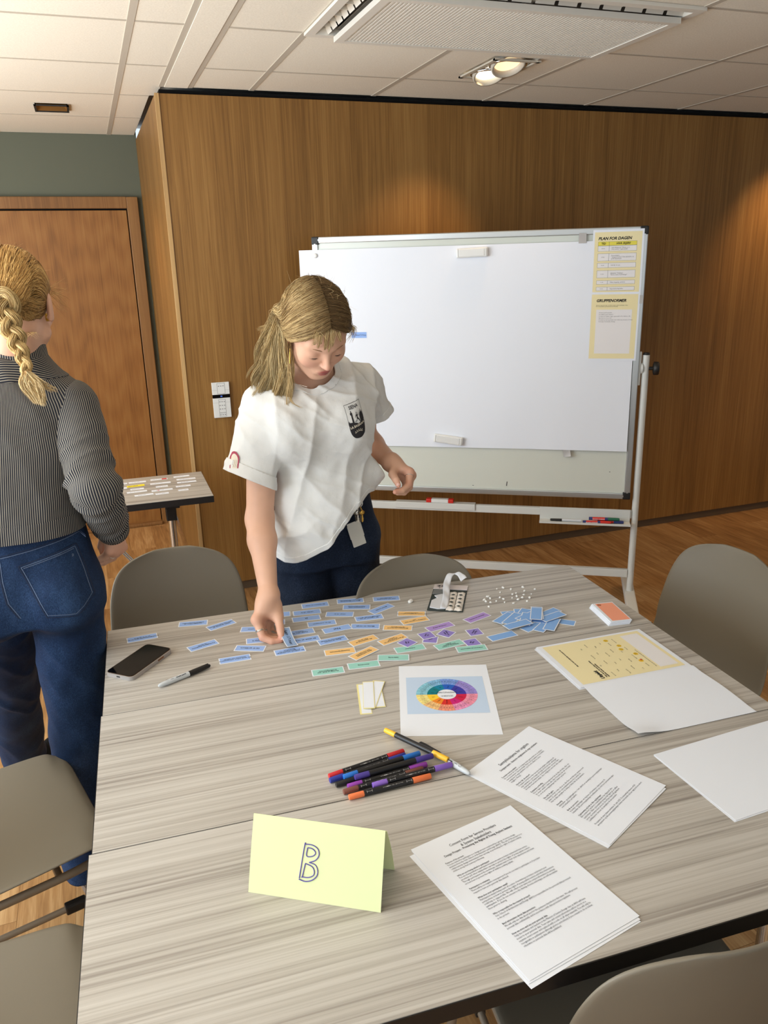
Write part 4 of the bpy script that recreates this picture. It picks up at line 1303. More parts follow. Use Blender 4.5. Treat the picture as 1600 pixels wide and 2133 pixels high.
# sticky label strips
M['lemon'] = mat('lemon_paper', (240, 228, 158), 0.75)
for k, (x, y, dg, w, l, lab) in enumerate([(0.4723, 1.5049, -14.3, 0.0265, 0.1295, 'white strip with a yellow border, leftmost in the small fan of strips'), (0.5048, 1.5081, -13.3, 0.0255, 0.1078, 'white strip with a yellow border, lowest at the right of the fan of strips'), (0.4997, 1.5138, -30.1, 0.0285, 0.115, 'white strip slanting to the upper right in the small fan of strips'), (0.4857, 1.5127, -17.5, 0.0255, 0.117, 'white strip on top of the small fan of strips')]):
    o = MB().sheet(w, l, None, 1, 1, 0.0004).build('label_strip', M['lemon'], None, (x, y, ZT + 0.0002 + 0.0009 * k), math.radians(dg))
    panel(o, -w / 2 + (0.004 if k != 3 else 0.001), w / 2 - 0.0015, -l / 2 + 0.003, l / 2 - 0.003, 0.0006, M['paper'])
    tag(o, lab, 'paper strip', 'fan of label strips')

# folded yellow card with the letter B
M['yellow_card'] = mat('pale_yellow_card', (226, 230, 176), 0.7, spec=0.25)
bl, br = Vector((0.1225, 1.0272)), Vector((0.3003, 0.9132))
ax = (br - bl).normalized()
nb = Vector((-ax.y, ax.x))              # away from the camera
tc_ = thing('tent_card', 'folded pale yellow card standing on the nearest table with a hand-drawn outlined B', 'card', (*((bl + br) / 2), ZT), math.atan2(ax.y, ax.x))
W_, Hf, lean = 0.2115, 0.120, math.radians(22)
ty, tz = Hf * math.sin(lean), Hf * math.cos(lean)
MB().sheet(W_, Hf, lambda u, v: 0.0012 * math.sin(math.pi * v), 2, 8, 0.0006, 0, None, 0).build('front_leaf', M['yellow_card'], tc_, (0, 0, 0), rot=(math.pi / 2 - lean, 0, 0))
o = MB().sheet(W_, Hf * 0.985, lambda u, v: -0.004 * math.sin(math.pi * v), 2, 8, 0.0006, 0, None, 0)
o.build('rear_leaf', M['yellow_card'], tc_, (0.002, 2 * ty * 0.99 + 0.001, 0.0005), rot=(math.pi / 2 + lean, 0, 0))
M['pen_violet'] = mat('violet_pen_ink', (92, 80, 160), 0.6)
def card_uv(x, y): return (-W_ / 2 + x * W_, y * Hf)
B_out = [(0.385, 0.275), (0.41, 0.69), (0.42, 0.705), (0.47, 0.705), (0.512, 0.665), (0.522, 0.59), (0.50, 0.525), (0.46, 0.49), (0.455, 0.485), (0.50, 0.465), (0.52, 0.40), (0.515, 0.33), (0.48, 0.27), (0.43, 0.245), (0.382, 0.262)]
B_in1 = [(0.433, 0.662), (0.430, 0.562), (0.470, 0.565), (0.494, 0.60), (0.490, 0.635), (0.465, 0.662), (0.433, 0.664)]
B_in2 = [(0.424, 0.465), (0.408, 0.305), (0.405, 0.295), (0.455, 0.300), (0.490, 0.335), (0.494, 0.39), (0.475, 0.44), (0.424, 0.467)]
b = MB()
for poly, sm in ((B_out, True), (B_in1, True), (B_in2, True)):
    pts = [Vector((*card_uv(*p), 0.0022)) for p in poly]
    b.tube(smooth_path(pts, 4), 0.0008, 5)
bo = b.build('drawn_letter', M['pen_violet'], tc_, (0, 0, 0), rot=(math.pi / 2 - lean, 0, 0))

# ------------------------------------------------------------- pens
PENCOL = {'red': (204, 42, 48), 'navy': (44, 56, 150), 'blue': (40, 116, 204), 'black': (26, 26, 28), 'indigo': (74, 58, 142), 'purple': (148, 64, 170), 'brown': (122, 74, 62), 'lilac': (138, 100, 196), 'orange': (238, 124, 72), 'yellow': (246, 190, 52)}
M['pen_black'] = mat('pen_barrel_black', (24, 23, 24), 0.4)
M['pen_print'] = mat('pen_silver_print', (178, 176, 176), 0.5)
PENS = [('red', (0.318, 1.254), (0.479, 1.277), 0, 'red-capped double-ended felt pen, farthest in the row'), ('navy', (0.316, 1.241), (0.477, 1.264), 0, 'navy-capped double-ended felt pen, second in the row behind the blue one'),
        ('blue', (0.342, 1.236), (0.503, 1.253), 0.004, 'bright blue-capped double-ended felt pen in the row'), ('black', (0.322, 1.224), (0.486, 1.241), 0, 'all-black double-ended felt pen in the middle of the row'),
        ('indigo', (0.360, 1.222), (0.521, 1.231), 0.008, 'indigo-capped double-ended felt pen lying over the black one'), ('purple', (0.342, 1.211), (0.504, 1.2205), 0, 'magenta-purple-capped double-ended felt pen in the row'),
        ('brown', (0.330, 1.199), (0.492, 1.210), 0, 'brown-capped double-ended felt pen in the row'), ('lilac', (0.385, 1.194), (0.547, 1.198), 0.003, 'lilac-capped double-ended felt pen sticking out farthest right'), ('orange', (0.336, 1.181), (0.496, 1.184), 0, 'orange-capped double-ended felt pen, nearest the camera'),
        ('yellow', (0.468, 1.351), (0.544, 1.211), 0.006, 'yellow-capped double-ended felt pen lying across the capped marker beside the row')]
proto = None
for nm, A, B_, dz, lab in PENS:
    A, B_ = Vector(A), Vector(B_)
    d = B_ - A
    L, r = 0.162, 0.0056
    cm = mat('pen_cap_' + nm, PENCOL[nm], 0.38)
    t = thing('felt_pen', lab, 'pen', (*((A + B_) / 2), ZT + r + 0.0004 + dz), math.atan2(d.y, d.x), 'double-ended felt pens')
    MB().tube([(-L * 0.5 + 0.028, 0, 0), (L * 0.5 - 0.036, 0, 0)], r, 16).build('barrel', M['pen_black'], t)
    MB().tube([(-L / 2, 0, 0), (-L / 2 + 0.001, 0, 0), (-L / 2 + 0.020, 0, 0), (-L / 2 + 0.029, 0, 0)], [r * .86, r * .94, r * 1.0, r * 1.0], 16).build('cap', cm, t)
    MB().tube([(L / 2 - 0.037, 0, 0), (L / 2 - 0.034, 0, 0), (L / 2 - 0.001, 0, 0), (L / 2, 0, 0)], [r * 1.02, r * 1.05, r * 1.0, r * .88], 16).build('cap', cm, t)
    if nm not in ('black', 'blue', 'yellow', 'indigo'):
        text('DUAL  BRUSH  PEN   ABT 0.4  FINE', 0.0026, M['pen_print'], t, (0.004, -r * 0.60, r * 0.84), rot=(math.radians(35), 0, 0), res=1)
        b = MB()
        for px__ in (-0.042, 0.036):
            b.box((px__, -r * 0.62, r * 0.82), (0.010, 0.0004, 0.0004), (math.radians(35), 0, 0)).box((px__ - 0.005, -r * 0.62, r * 0.82), (0.0005, 0.004, 0.0004), (math.radians(35), 0, 0)).box((px__ + 0.005, -r * 0.62, r * 0.82), (0.0005, 0.004, 0.0004), (math.radians(35), 0, 0))
        b.box((-0.006, -r * 0.6, r * 0.86), (0.006, 0.0016, 0.0004), (math.radians(35), 0, 0))
        b.build('printed_marks', M['pen_print'], t)
M['marker_grey'] = mat('marker_grey', (196, 200, 202), 0.4)


def marker(label, A, B_, dz=0.0, flip=False):
    """A: cap end, B: tail"""
    A, B_ = Vector(A), Vector(B_)
    d = B_ - A
    L, r = 0.138, 0.0060
    t = thing('permanent_marker', label, 'marker', (*((A + B_) / 2), ZT + r + 0.0012 + dz), math.atan2(d.y, d.x))
    MB().tube([(-0.012, 0, 0), (0.040, 0, 0), (0.060, 0, 0), (0.066, 0, 0), (0.069, 0, 0)], [r, r, r * 0.85, r * 0.7, r * 0.35], 18).build('barrel', M['marker_grey'], t)
    cp = MB().tube([(-0.0105, 0, 0), (-0.020, 0, 0), (-0.055, 0, 0), (-0.066, 0, 0), (-0.069, 0, 0)], [r * 1.06, r * 1.06, r * 0.92, r * 0.72, r * 0.3], 18)
    cp.box((-0.044, -r * 0.9, r * 0.55), (0.044, 0.0036, 0.0022), (0.5, 0, 0), bev=0.0008)
    cp.build('cap', M['black'], t)
    s = 1 if not flip else -1
    text('Sharpie', 0.0088, M['ink'], t, (0.012, -s * r * 0.30, r * 0.97), 0 if not flip else math.pi, bold=0.0003, shear=0.3)
    text('FINE', 0.0034, M['ink'], t, (0.034, -s * r * 0.30, r * 0.96), 0 if not flip else math.pi, bold=0.0002)
    b = MB()
    n = 16
    for k in range(n):
        a0, a1 = 2 * math.pi * k / n, 2 * math.pi * (k + 1) / n
        b.add([(0.045 + q * math.cos(w), q * math.sin(w) - 0.001, r * 0.92) for q, w in ((0.0034, a0), (0.0034, a1), (0.0027, a1), (0.0027, a0))], [(0, 1, 2, 3)])
    b.build('printed_seal', M['ink'], t)
    return t


marker('grey permanent marker with a black cap lying alone near the phone', (0.172, 1.783), (0.045, 1.728), flip=True)
marker('grey permanent marker with a black cap, beside the felt pens and under the yellow one', (0.518, 1.290), (0.567, 1.161), flip=False)

# ------------------------------------------------------------- phone
ph = thing('smartphone', 'black-screened smartphone in a clear case at the left end of the far table', 'phone', (0.0125, 1.8718, ZT), math.atan2(1.959 - 1.840, 0.040 + 0.067))
def rrect(w, l, r, n=6):
    pts = []
    for cx_, cy_, a0 in ((w / 2 - r, l / 2 - r, 0), (-w / 2 + r, l / 2 - r, 90), (-w / 2 + r, -l / 2 + r, 180), (w / 2 - r, -l / 2 + r, 270)):
        for k in range(n + 1):
            q = math.radians(a0 + 90 * k / n)
            pts.append((cx_ + r * math.cos(q), cy_ + r * math.sin(q)))
    return pts
L_, W2 = 0.155, 0.077
m = mat('clear_case', (214, 206, 200), 0.12, spec=0.6)
m.node_tree.nodes['Principled BSDF'].inputs['Transmission Weight'].default_value = 0.5
MB().prism(rrect(L_ + 0.004, W2 + 0.004, 0.013), 0.0004, 0.0105, 0, True).build('clear_case', m, ph)
MB().prism(rrect(L_, W2, 0.011), 0.0106, 0.0112, 0, True).build('metal_rim', mat('bronze_rim', (118, 90, 66), 0.25, 0.9), ph)
MB().prism(rrect(L_ - 0.003, W2 - 0.003, 0.010), 0.0108, 0.0116, 0, True).build('screen', mat('phone_glass', (4, 4, 5), 0.06, spec=0.22), ph)
MB().box((0.030, -W2 / 2 - 0.0018, 0.0062), (0.022, 0.0022, 0.005), bev=0.001).build('side_button', mat('brown_button', (122, 80, 46), 0.4), ph)
MB().box((-L_ / 2 - 0.0016, 0, 0.0058), (0.002, 0.010, 0.0035), bev=0.0008).build('charging_port', M['black'], ph)

# ------------------------------------------------------------- slips on the small table by the door
M['slip_yellow'] = mat('yellow_slip', (246, 226, 40), 0.7)
SL = [(0.045, 3.691, 0.05), (0.114, 3.692, 0.076), (0.040, 3.61, 0.05), (0.106, 3.569, 0.058), (0.1025, 3.523, 0.085), (0.128, 3.459, 0.078), (0.211, 3.702, 0.076), (0.211, 3.628, 0.09), (0.212, 3.568, 0.052), (0.208, 3.506, 0.09), (0.203, 3.447, 0.056), (0.3135, 3.713, 0.072), (0.3275, 3.655, 0.085), (0.3245, 3.600, 0.085), (0.3015, 3.533, 0.064), (0.295, 3.467, 0.044), (-0.03, 3.62, 0.07), (-0.04, 3.55, 0.07), (-0.02, 3.48, 0.06)]
for i, (x, y, w) in enumerate(SL):
    o = MB().sheet(w, 0.024, None, 1, 1, 0.0004).build('printed_slip', M['paper'], None, (x, y, ZT + 0.0003), math.radians(-2 + (i * 7) % 6))
    colm = 'half-hidden left' if x < 0.02 else ('left' if x < 0.15 else ('middle' if x < 0.26 else 'right'))
    rown = sum(1 for a_ in SL if ('half-hidden left' if a_[0] < 0.02 else ('left' if a_[0] < 0.15 else ('middle' if a_[0] < 0.26 else 'right'))) == colm and a_[1] > y + 0.001)
    tag(o, 'white slip on the small table, %s in its %s column' % (['farthest back', 'second from the back', 'third from the back', 'fourth from the back', 'fifth from the back', 'sixth from the back'][rown], colm), 'paper slip', 'white slips on the small table')
    text(['Norsk kurs', 'Bolig søk', 'Skole plan', 'Helse tid'][i % 4], 0.009, M['ink_soft'], o, (-w * 0.1, 0, 0.0007), 0, res=1)
    if i == 6:
        panel(o, 0.012, 0.034, -0.010, 0.010, 0.0006, M['heart'], 'red_stamp')
        o['label'] = 'white slip with a red block printed at its right end, on the small table'
    if i == 9:
        panel(o, -0.020, -0.012, -0.005, 0.005, 0.0006, M['heart'], 'red_dot')
        o['label'] = 'white slip with a small red dot at its left, on the small table'
    if i in (8, 12, 13):
        pass
o = MB().sheet(0.076, 0.028, None, 1, 1, 0.0004).build('printed_slip', M['slip_yellow'], None, (0.1035, 3.628, ZT + 0.0003), math.radians(3))
tag(o, 'bright yellow printed slip among the white ones on the small table', 'paper slip')
text('Sikkerhet', 0.011, M['ink'], o, (-0.012, 0, 0.0007), 0, res=1, bold=0.0003)
# ================================================================ PEOPLE: implicit-surface modelling tools
Mcam = np.array([list(_r2), list(-_u2), list(_f)])


def at(x, y, Y):
    """world point at depth-coordinate Y seen in direction (x, y) of the photograph"""
    r = Mcam.T @ np.array([x - 800, y - 1066.5, F_PX])
    return r * Y / r[1] + np.array([0, 0, CAM_LOC.z])


def rotm(yaw, pitch, roll):
    return np.array((Matrix.Rotation(math.radians(yaw), 3, 'Z') @ Matrix.Rotation(math.radians(pitch), 3, 'X') @ Matrix.Rotation(math.radians(roll), 3, 'Y')))


def p_cone(a, b, ra, rb):
    a, b = np.asarray(a, float), np.asarray(b, float)
    ba = b - a
    bb = max(ba @ ba, 1e-12)
    def f(P):
        pa = P - a
        h = np.clip(pa @ ba / bb, 0, 1)
        return np.linalg.norm(pa - h[:, None] * ba, axis=1) - (ra + (rb - ra) * h)
    return f


def p_ell(c, r, R=None):
    c, r = np.asarray(c, float), np.asarray(r, float)
    def f(P):
        q = P - c
        if R is not None: q = q @ R
        k0 = np.linalg.norm(q / r, axis=1)
        k1 = np.linalg.norm(q / (r * r), axis=1) + 1e-9
        return k0 * (k0 - 1.0) / k1
    return f


def p_loft(secs, cap=0.02):
    """secs: (z, cx, cy, hw, hd, yaw_deg[, power]) from low to high; elliptic sections along world z"""
    A = np.array([s[:6] for s in secs], float)
    z = A[:, 0]
    def f(P):
        zz = np.clip(P[:, 2], z[0], z[-1])
        cx, cy, hw, hd, yw = (np.interp(zz, z, A[:, k]) for k in range(1, 6))
        yw = np.radians(yw)
        dx, dy = P[:, 0] - cx, P[:, 1] - cy
        u = np.cos(yw) * dx + np.sin(yw) * dy
        v = -np.sin(yw) * dx + np.cos(yw) * dy
        k0 = (np.abs(u / hw) ** 2.3 + np.abs(v / hd) ** 2.3) ** (1 / 2.3)
        k1 = np.sqrt((u / hw ** 2) ** 2 + (v / hd ** 2) ** 2) + 1e-9
        d = k0 * (k0 - 1) / np.maximum(k1, 1e-6)
        d = np.maximum(d, -np.minimum(hw, hd))
        ez = np.maximum(z[0] - P[:, 2], P[:, 2] - z[-1])
        return np.where(ez > 0, np.hypot(np.maximum(d, 0), ez) + np.minimum(d, 0) * 0, np.maximum(d, ez * 0.6 if cap else d))
    return f


def p_chain(pts, rs):
    fs = [p_cone(pts[i], pts[i + 1], rs[i], rs[i + 1]) for i in range(len(pts) - 1)]
    def f(P):
        d = fs[0](P)
        for g in fs[1:]: d = np.minimum(d, g(P))
        return d
    return f


def local(f, c, R):
    """prim given in a local frame: columns of R are the local axes"""
    c = np.asarray(c, float)
    return lambda P: f((P - c) @ R)


class Sdf:
    def __init__(s): s.p = []
    def add(s, f, k=0.01): s.p.append((f, k, 1)); return s
    def cut(s, f, k=0.01): s.p.append((f, k, -1)); return s

    @staticmethod
    def comb(d, e, k, op):
        if op > 0:
            if k <= 0: return np.minimum(d, e)
            h = np.clip(0.5 + 0.5 * (e - d) / k, 0, 1)
            return e + (d - e) * h - k * h * (1 - h)
        e = -e
        h = np.clip(0.5 + 0.5 * (e - d) / k, 0, 1)
        return d + (e - d) * h + k * h * (1 - h)

    def eval(s, P):
        d = np.full(len(P), 9.0)
        for f, k, op in s.p: d = s.comb(d, f(P), k, op)
        return d

    def field(s, lo, hi, h, BS=8):
        lo = np.asarray(lo, float)
        nb = np.ceil((np.asarray(hi) - lo) / h / BS).astype(int)
        n = nb * BS
        bi = np.stack(np.meshgrid(*[np.arange(k) for k in nb], indexing='ij'), -1).reshape(-1, 3)
        cen = lo + (bi * BS + (BS - 1) / 2) * h
        rad = math.sqrt(3) * BS * h / 2
        D = np.stack([f(cen) for f, k, op in s.p])
        d = np.full(len(cen), 9.0)
        for i, (f, k, op) in enumerate(s.p): d = s.comb(d, D[i], k, op)
        G = np.full(n, 1.0, np.float32)
        keep = np.abs(d) < rad * 1.5 + 0.012
        full = np.repeat(np.repeat(np.repeat(np.where(d < 0, -1.0, 1.0).astype(np.float32).reshape(nb), BS, 0), BS, 1), BS, 2)
        G[:] = full
        kb = np.where(keep)[0]
        off = np.stack(np.meshgrid(*[np.arange(BS)] * 3, indexing='ij'), -1).reshape(-1, 3)
        idx = (bi[kb][:, None, :] * BS + off[None]).reshape(-1, 3)
        val = np.full((len(kb), BS ** 3), 9.0)
        for i, (f, k, op) in enumerate(s.p):
            lim = rad * 2.2 + 2 * k + (np.maximum(d[kb], 0) if op > 0 else 0)
            need = np.where(D[i][kb] < lim)[0]
            if len(need) == 0: continue
            P = lo + (bi[kb[need]][:, None, :] * BS + off[None]).reshape(-1, 3) * h
            e = f(P).reshape(len(need), -1)
            val[need] = s.comb(val[need], e, k, op)
        G[idx[:, 0], idx[:, 1], idx[:, 2]] = val.reshape(-1)
        return G, lo

    def mesh(s, lo, hi, h, smooth=2):
        G, lo = s.field(lo, hi, h)
        return surface_nets(G, lo, h, smooth)


def surface_nets(G, lo, h, smooth=2):
    ins = G < 0
    n = np.array(G.shape)
    c = np.zeros(tuple(n - 1), np.uint8)
    for dx in (0, 1):
        for dy in (0, 1):
            for dz in (0, 1):
                c += ins[dx:n[0] - 1 + dx, dy:n[1] - 1 + dy, dz:n[2] - 1 + dz]
    act = np.argwhere((c > 0) & (c < 8))
    corner = [(dx, dy, dz) for dx in (0, 1) for dy in (0, 1) for dz in (0, 1)]
    V = np.stack([G[act[:, 0] + a, act[:, 1] + b, act[:, 2] + d] for a, b, d in corner], 1).astype(float)
    acc, cnt = np.zeros((len(act), 3)), np.zeros(len(act))
    for i in range(8):
        for j in range(i + 1, 8):
            ci, cj = np.array(corner[i]), np.array(corner[j])
            if np.abs(ci - cj).sum() != 1: continue
            m = (V[:, i] < 0) != (V[:, j] < 0)
            t = np.clip(V[:, i] / np.where(np.abs(V[:, i] - V[:, j]) < 1e-12, 1, V[:, i] - V[:, j]), 0, 1)
            acc += np.where(m[:, None], ci + (cj - ci) * t[:, None], 0)
            cnt += m
    verts = lo + (act + acc / np.maximum(cnt, 1)[:, None]) * h
    lid = (act[:, 0] * n[1] + act[:, 1]) * n[2] + act[:, 2]
    order = np.argsort(lid)
    sl = lid[order]
    def find(ix):
        q = (ix[:, 0] * n[1] + ix[:, 1]) * n[2] + ix[:, 2]
        p = np.searchsorted(sl, q)
        p = np.clip(p, 0, len(sl) - 1)
        return np.where(sl[p] == q, order[p], -1)
    faces = []
    for ax in range(3):
        a, b = [(1, 2), (2, 0), (0, 1)][ax]
        sA = [slice(1, -1)] * 3
        sB = [slice(1, -1)] * 3
        sA[ax] = slice(0, n[ax] - 1)
        sB[ax] = slice(1, n[ax])
        df = ins[tuple(sA)] != ins[tuple(sB)]
        e = np.argwhere(df)
        e[:, a] += 1
        e[:, b] += 1
        o1, o2 = np.zeros(3, int), np.zeros(3, int)
        o1[a], o2[b] = 1, 1
        q = np.stack([find(e - o1 - o2), find(e - o2), find(e), find(e - o1)], 1)
        inside = ins[e[:, 0], e[:, 1], e[:, 2]]
        q = np.where(inside[:, None], q, q[:, ::-1])
        faces.append(q[(q >= 0).all(1)])
    F = np.concatenate(faces)
    if smooth:
        E = np.concatenate([F[:, [0, 1]], F[:, [1, 2]], F[:, [2, 3]], F[:, [3, 0]]])
        deg = np.bincount(E[:, 0], minlength=len(verts)) + np.bincount(E[:, 1], minlength=len(verts))
        for it in range(smooth * 2):
            lam = 0.5 if it % 2 == 0 else -0.42
            s_ = np.stack([np.bincount(E[:, 0], verts[E[:, 1], k], len(verts)) + np.bincount(E[:, 1], verts[E[:, 0], k], len(verts)) for k in range(3)], 1)
            verts = verts + lam * (s_ / np.maximum(deg, 1)[:, None] - verts)
    return verts, F


def clip_mesh(V, F, c):
    """keep the part where c >= 0, with clean cut edges"""
    keep = c >= 0
    n_in = keep[F].sum(1)
    out = [list(f) for f in F[n_in == 4]]
    newv, cache = [], {}
    base = len(V)
    def cutp(i, j):
        key = (min(i, j), max(i, j))
        if key not in cache:
            t = c[i] / (c[i] - c[j])
            newv.append(V[i] + (V[j] - V[i]) * t)
            cache[key] = base + len(newv) - 1
        return cache[key]
    for f in F[(n_in > 0) & (n_in < 4)]:
        poly = []
        for k in range(4):
            i, j = f[k], f[(k + 1) % 4]
            if keep[i]: poly.append(int(i))
            if keep[i] != keep[j]: poly.append(cutp(int(i), int(j)))
        if len(poly) >= 3: out.append(poly)
    V2 = np.vstack([V, np.array(newv)]) if newv else V
    used = np.zeros(len(V2), bool)
    for f in out: used[f] = True
    mp = np.cumsum(used) - 1
    return V2[used], [[int(mp[i]) for i in f] for f in out]


def hash3(i):
    i = i.astype(np.int64)
    h = (i[..., 0] * 73856093) ^ (i[..., 1] * 19349663) ^ (i[..., 2] * 83492791)
    h = (h ^ (h >> 13)) * 1274126177
    return ((h ^ (h >> 16)) & 0xffff) / 65535.0


def vnoise(P):
    i = np.floor(P)
    f = P - i
    f = f * f * (3 - 2 * f)
    r = 0
    for a in (0, 1):
        for b in (0, 1):
            for c in (0, 1):
                w = (f[:, 0] if a else 1 - f[:, 0]) * (f[:, 1] if b else 1 - f[:, 1]) * (f[:, 2] if c else 1 - f[:, 2])
                r = r + w * hash3(i + np.array([a, b, c]))
    return r


def fbm(P, o=3):
    s, w, t = 0, 1.0, 0
    for k in range(o):
        s = s + w * vnoise(P * 2 ** k + 7.3 * k)
        t += w
        w *= 0.5
    return s / t


def normals(V, F):
    F4 = np.array([f if len(f) == 4 else [f[0], f[1], f[2], f[2]] for f in F if len(f) in (3, 4)])
    n = np.cross(V[F4[:, 2]] - V[F4[:, 0]], V[F4[:, 3]] - V[F4[:, 1]])
    tri = (F4[:, 2] == F4[:, 3])
    n[tri] = np.cross(V[F4[tri, 1]] - V[F4[tri, 0]], V[F4[tri, 2]] - V[F4[tri, 0]])
    N = np.stack([sum(np.bincount(F4[:, q], n[:, k], len(V)) for q in range(4)) for k in range(3)], 1)
    return N / np.maximum(np.linalg.norm(N, axis=1), 1e-12)[:, None]


def np_obj(name, V, F, mt, parent=None, color=None, uv=None, thick=0.0):
    me = bpy.data.meshes.new(name)
    me.from_pydata([tuple(v) for v in V] if not isinstance(V, list) else V, [], [list(map(int, f)) for f in F])
    me.materials.append(mt)
    me.polygons.foreach_set('use_smooth', [True] * len(me.polygons))
    if color is not None:
        a = me.color_attributes.new('col', 'FLOAT_COLOR', 'POINT')
        a.data.foreach_set('color', np.hstack([color, np.ones((len(color), 1))]).astype(np.float32).ravel())
    if uv is not None:
        a = me.attributes.new('cloth', 'FLOAT_VECTOR', 'POINT')
        a.data.foreach_set('vector', np.asarray(uv, np.float32).ravel())
    me.update()
    o = bpy.data.objects.new(name, me)
    link(o, parent)
    if thick:
        md = o.modifiers.new('thickness', 'SOLIDIFY')
        md.thickness, md.offset = thick, -1
    return o


def finger(s, pts, rs, k=0.006):
    """one finger as a smooth chain of tapering segments with knuckle bulges"""
    for i in range(len(pts) - 1):
        s.add(p_cone(pts[i], pts[i + 1], rs[i], rs[i + 1]), k if i == 0 else 0.003)


def strands(name, curves, radii, mt, parent, cols=None, sides=3, taper=0.25, kind='stuff'):
    """curves: array (S, N, 3); builds thin tapering hair locks as one mesh"""
    C = np.asarray(curves, float)
    Sn, N, _ = C.shape
    T = np.gradient(C, axis=1)
    T /= np.maximum(np.linalg.norm(T, axis=2, keepdims=True), 1e-9)
    ref = np.zeros_like(T)
    ref[...] = (0.42, 0.81, 0.41)
    U = np.cross(T, ref)
    U /= np.maximum(np.linalg.norm(U, axis=2, keepdims=True), 1e-9)
    W = np.cross(T, U)
    t = np.linspace(0, 1, N)
    prof = np.minimum(1, 0.55 + 3 * t) * (1 - (1 - taper) * np.clip((t - 0.45) / 0.55, 0, 1) ** 1.5)
    R = np.asarray(radii)[:, None] * prof[None]
    ring = [C + (U * math.cos(2 * math.pi * j / sides) + W * math.sin(2 * math.pi * j / sides)) * R[..., None] for j in range(sides)]
    V = np.stack(ring, 2).reshape(-1, 3)
    base = (np.arange(Sn)[:, None] * N + np.arange(N - 1)[None]) * sides
    F = []
    for j in range(sides):
        j2 = (j + 1) % sides
        F.append(np.stack([base + j, base + j2, base + sides + j2, base + sides + j], -1).reshape(-1, 4))
    F = np.concatenate(F)
    col = None
    if cols is not None: col = np.repeat(np.asarray(cols), N * sides, 0)
    me = bpy.data.meshes.new(name)
    me.vertices.add(len(V))
    me.vertices.foreach_set('co', V.astype(np.float32).ravel())
    me.loops.add(len(F) * 4)
    me.loops.foreach_set('vertex_index', F.astype(np.int32).ravel())
    me.polygons.add(len(F))
    me.polygons.foreach_set('loop_start', np.arange(len(F), dtype=np.int32) * 4)
    me.polygons.foreach_set('use_smooth', [True] * len(F))
    me.update(calc_edges=True)
    me.validate()
    me.materials.append(mt)
    if col is not None:
        a = me.color_attributes.new('col', 'FLOAT_COLOR', 'POINT')
        a.data.foreach_set('color', np.hstack([col, np.ones((len(col), 1))]).astype(np.float32).ravel())
    o = bpy.data.objects.new(name, me)
    o['kind'] = kind
    link(o, parent)
    return o


def spl(pts, n):
    """Catmull-Rom resampled to n points (numpy)"""
    P = np.asarray(pts, float)
    P = np.vstack([2 * P[0] - P[1], P, 2 * P[-1] - P[-2]])
    m = len(P) - 3
    t = np.linspace(0, m - 1e-6, n)
    i = t.astype(int)
    f = (t - i)[:, None]
    a, b, c, d = P[i], P[i + 1], P[i + 2], P[i + 3]
    return 0.5 * (2 * b + (c - a) * f + (2 * a - 5 * b + 4 * c - d) * f ** 2 + (3 * b - a - 3 * c + d) * f ** 3)


def attr_mat(name, rough, spec=0.4, sheen=0.0, sss=0.0, bump=None):
    m = mat(name, (200, 200, 200), rough, spec=spec)
    t = NT(m)
    a = t.n('ShaderNodeAttribute', attribute_name='col')
    t.color(a.outputs['Color'])
    if sss:
        t.b.inputs['Subsurface Weight'].default_value = sss
        t.b.inputs['Subsurface Radius'].default_value = (0.012, 0.005, 0.003)
        t.b.inputs['Subsurface Scale'].default_value = 0.6
    if bump: t.bump(t.noise(t.coord('Object'), bump[0], 3, 0.6), bump[1], bump[2])
    return m


M['skin'] = attr_mat('skin', 0.5, 0.35, sss=0.0, bump=(420, 0.05, 0.002))
M['hair'] = attr_mat('hair', 0.5, 0.22)
m = mat('white_cotton', (226, 225, 221), 0.85, spec=0.15); t = NT(m)
t.bump(t.noise(t.coord('Object'), 60, 5, 0.6), 0.25, 0.004)
M['cotton'] = m
m = mat('blue_denim', (42, 66, 104), 0.8, spec=0.2); t = NT(m)
g = t.noise(t.coord('Object', (700, 700, 260)), 1.0, 2, 0.6)
g2 = t.noise(t.coord('Object', (9, 9, 5)), 1.0, 3, 0.5)
t.color(t.ramp(t.math('ADD', t.math('MULTIPLY', g, 0.5), t.math('MULTIPLY', g2, 0.5)), [(0.28, (14, 25, 46)), (0.5, (27, 46, 76)), (0.70, (54, 80, 116))])); t.bump(g, 0.2, 0.001)
M['denim'] = m
m = mat('dark_denim', (34, 46, 70), 0.8, spec=0.2); t = NT(m)
g = t.noise(t.coord('Object', (700, 700, 260)), 1.0, 2, 0.6)
g2 = t.noise(t.coord('Object', (9, 9, 5)), 1.0, 3, 0.5)
t.color(t.ramp(t.math('ADD', t.math('MULTIPLY', g, 0.55), t.math('MULTIPLY', g2, 0.45)), [(0.3, (14, 20, 32)), (0.5, (28, 38, 56)), (0.72, (56, 70, 92))])); t.bump(g, 0.2, 0.001)
M['denim_dark'] = m
M['stitch'] = mat('stitching', (120, 126, 136), 0.8)
SKIN = np.array(lin((222, 174, 146)))
SKIN_PINK = np.array(lin((214, 150, 134)))
# ================================================================ PERSON in the white T-shirt, bending over the far table
HC1 = at(656, 692, 2.0)
RH1 = rotm(180 + 9, -43, 5)
SR, ER, WR = at(550, 850, 2.09), at(541, 1082, 2.06), at(560, 1240, 1.925)
SL, EL, WL = at(750, 806, 2.15), at(760, 915, 2.33), at(815, 963, 2.14)
NB1 = at(645, 775, 2.10)          # base of the neck
PEL = at(676, 1120, 2.24)


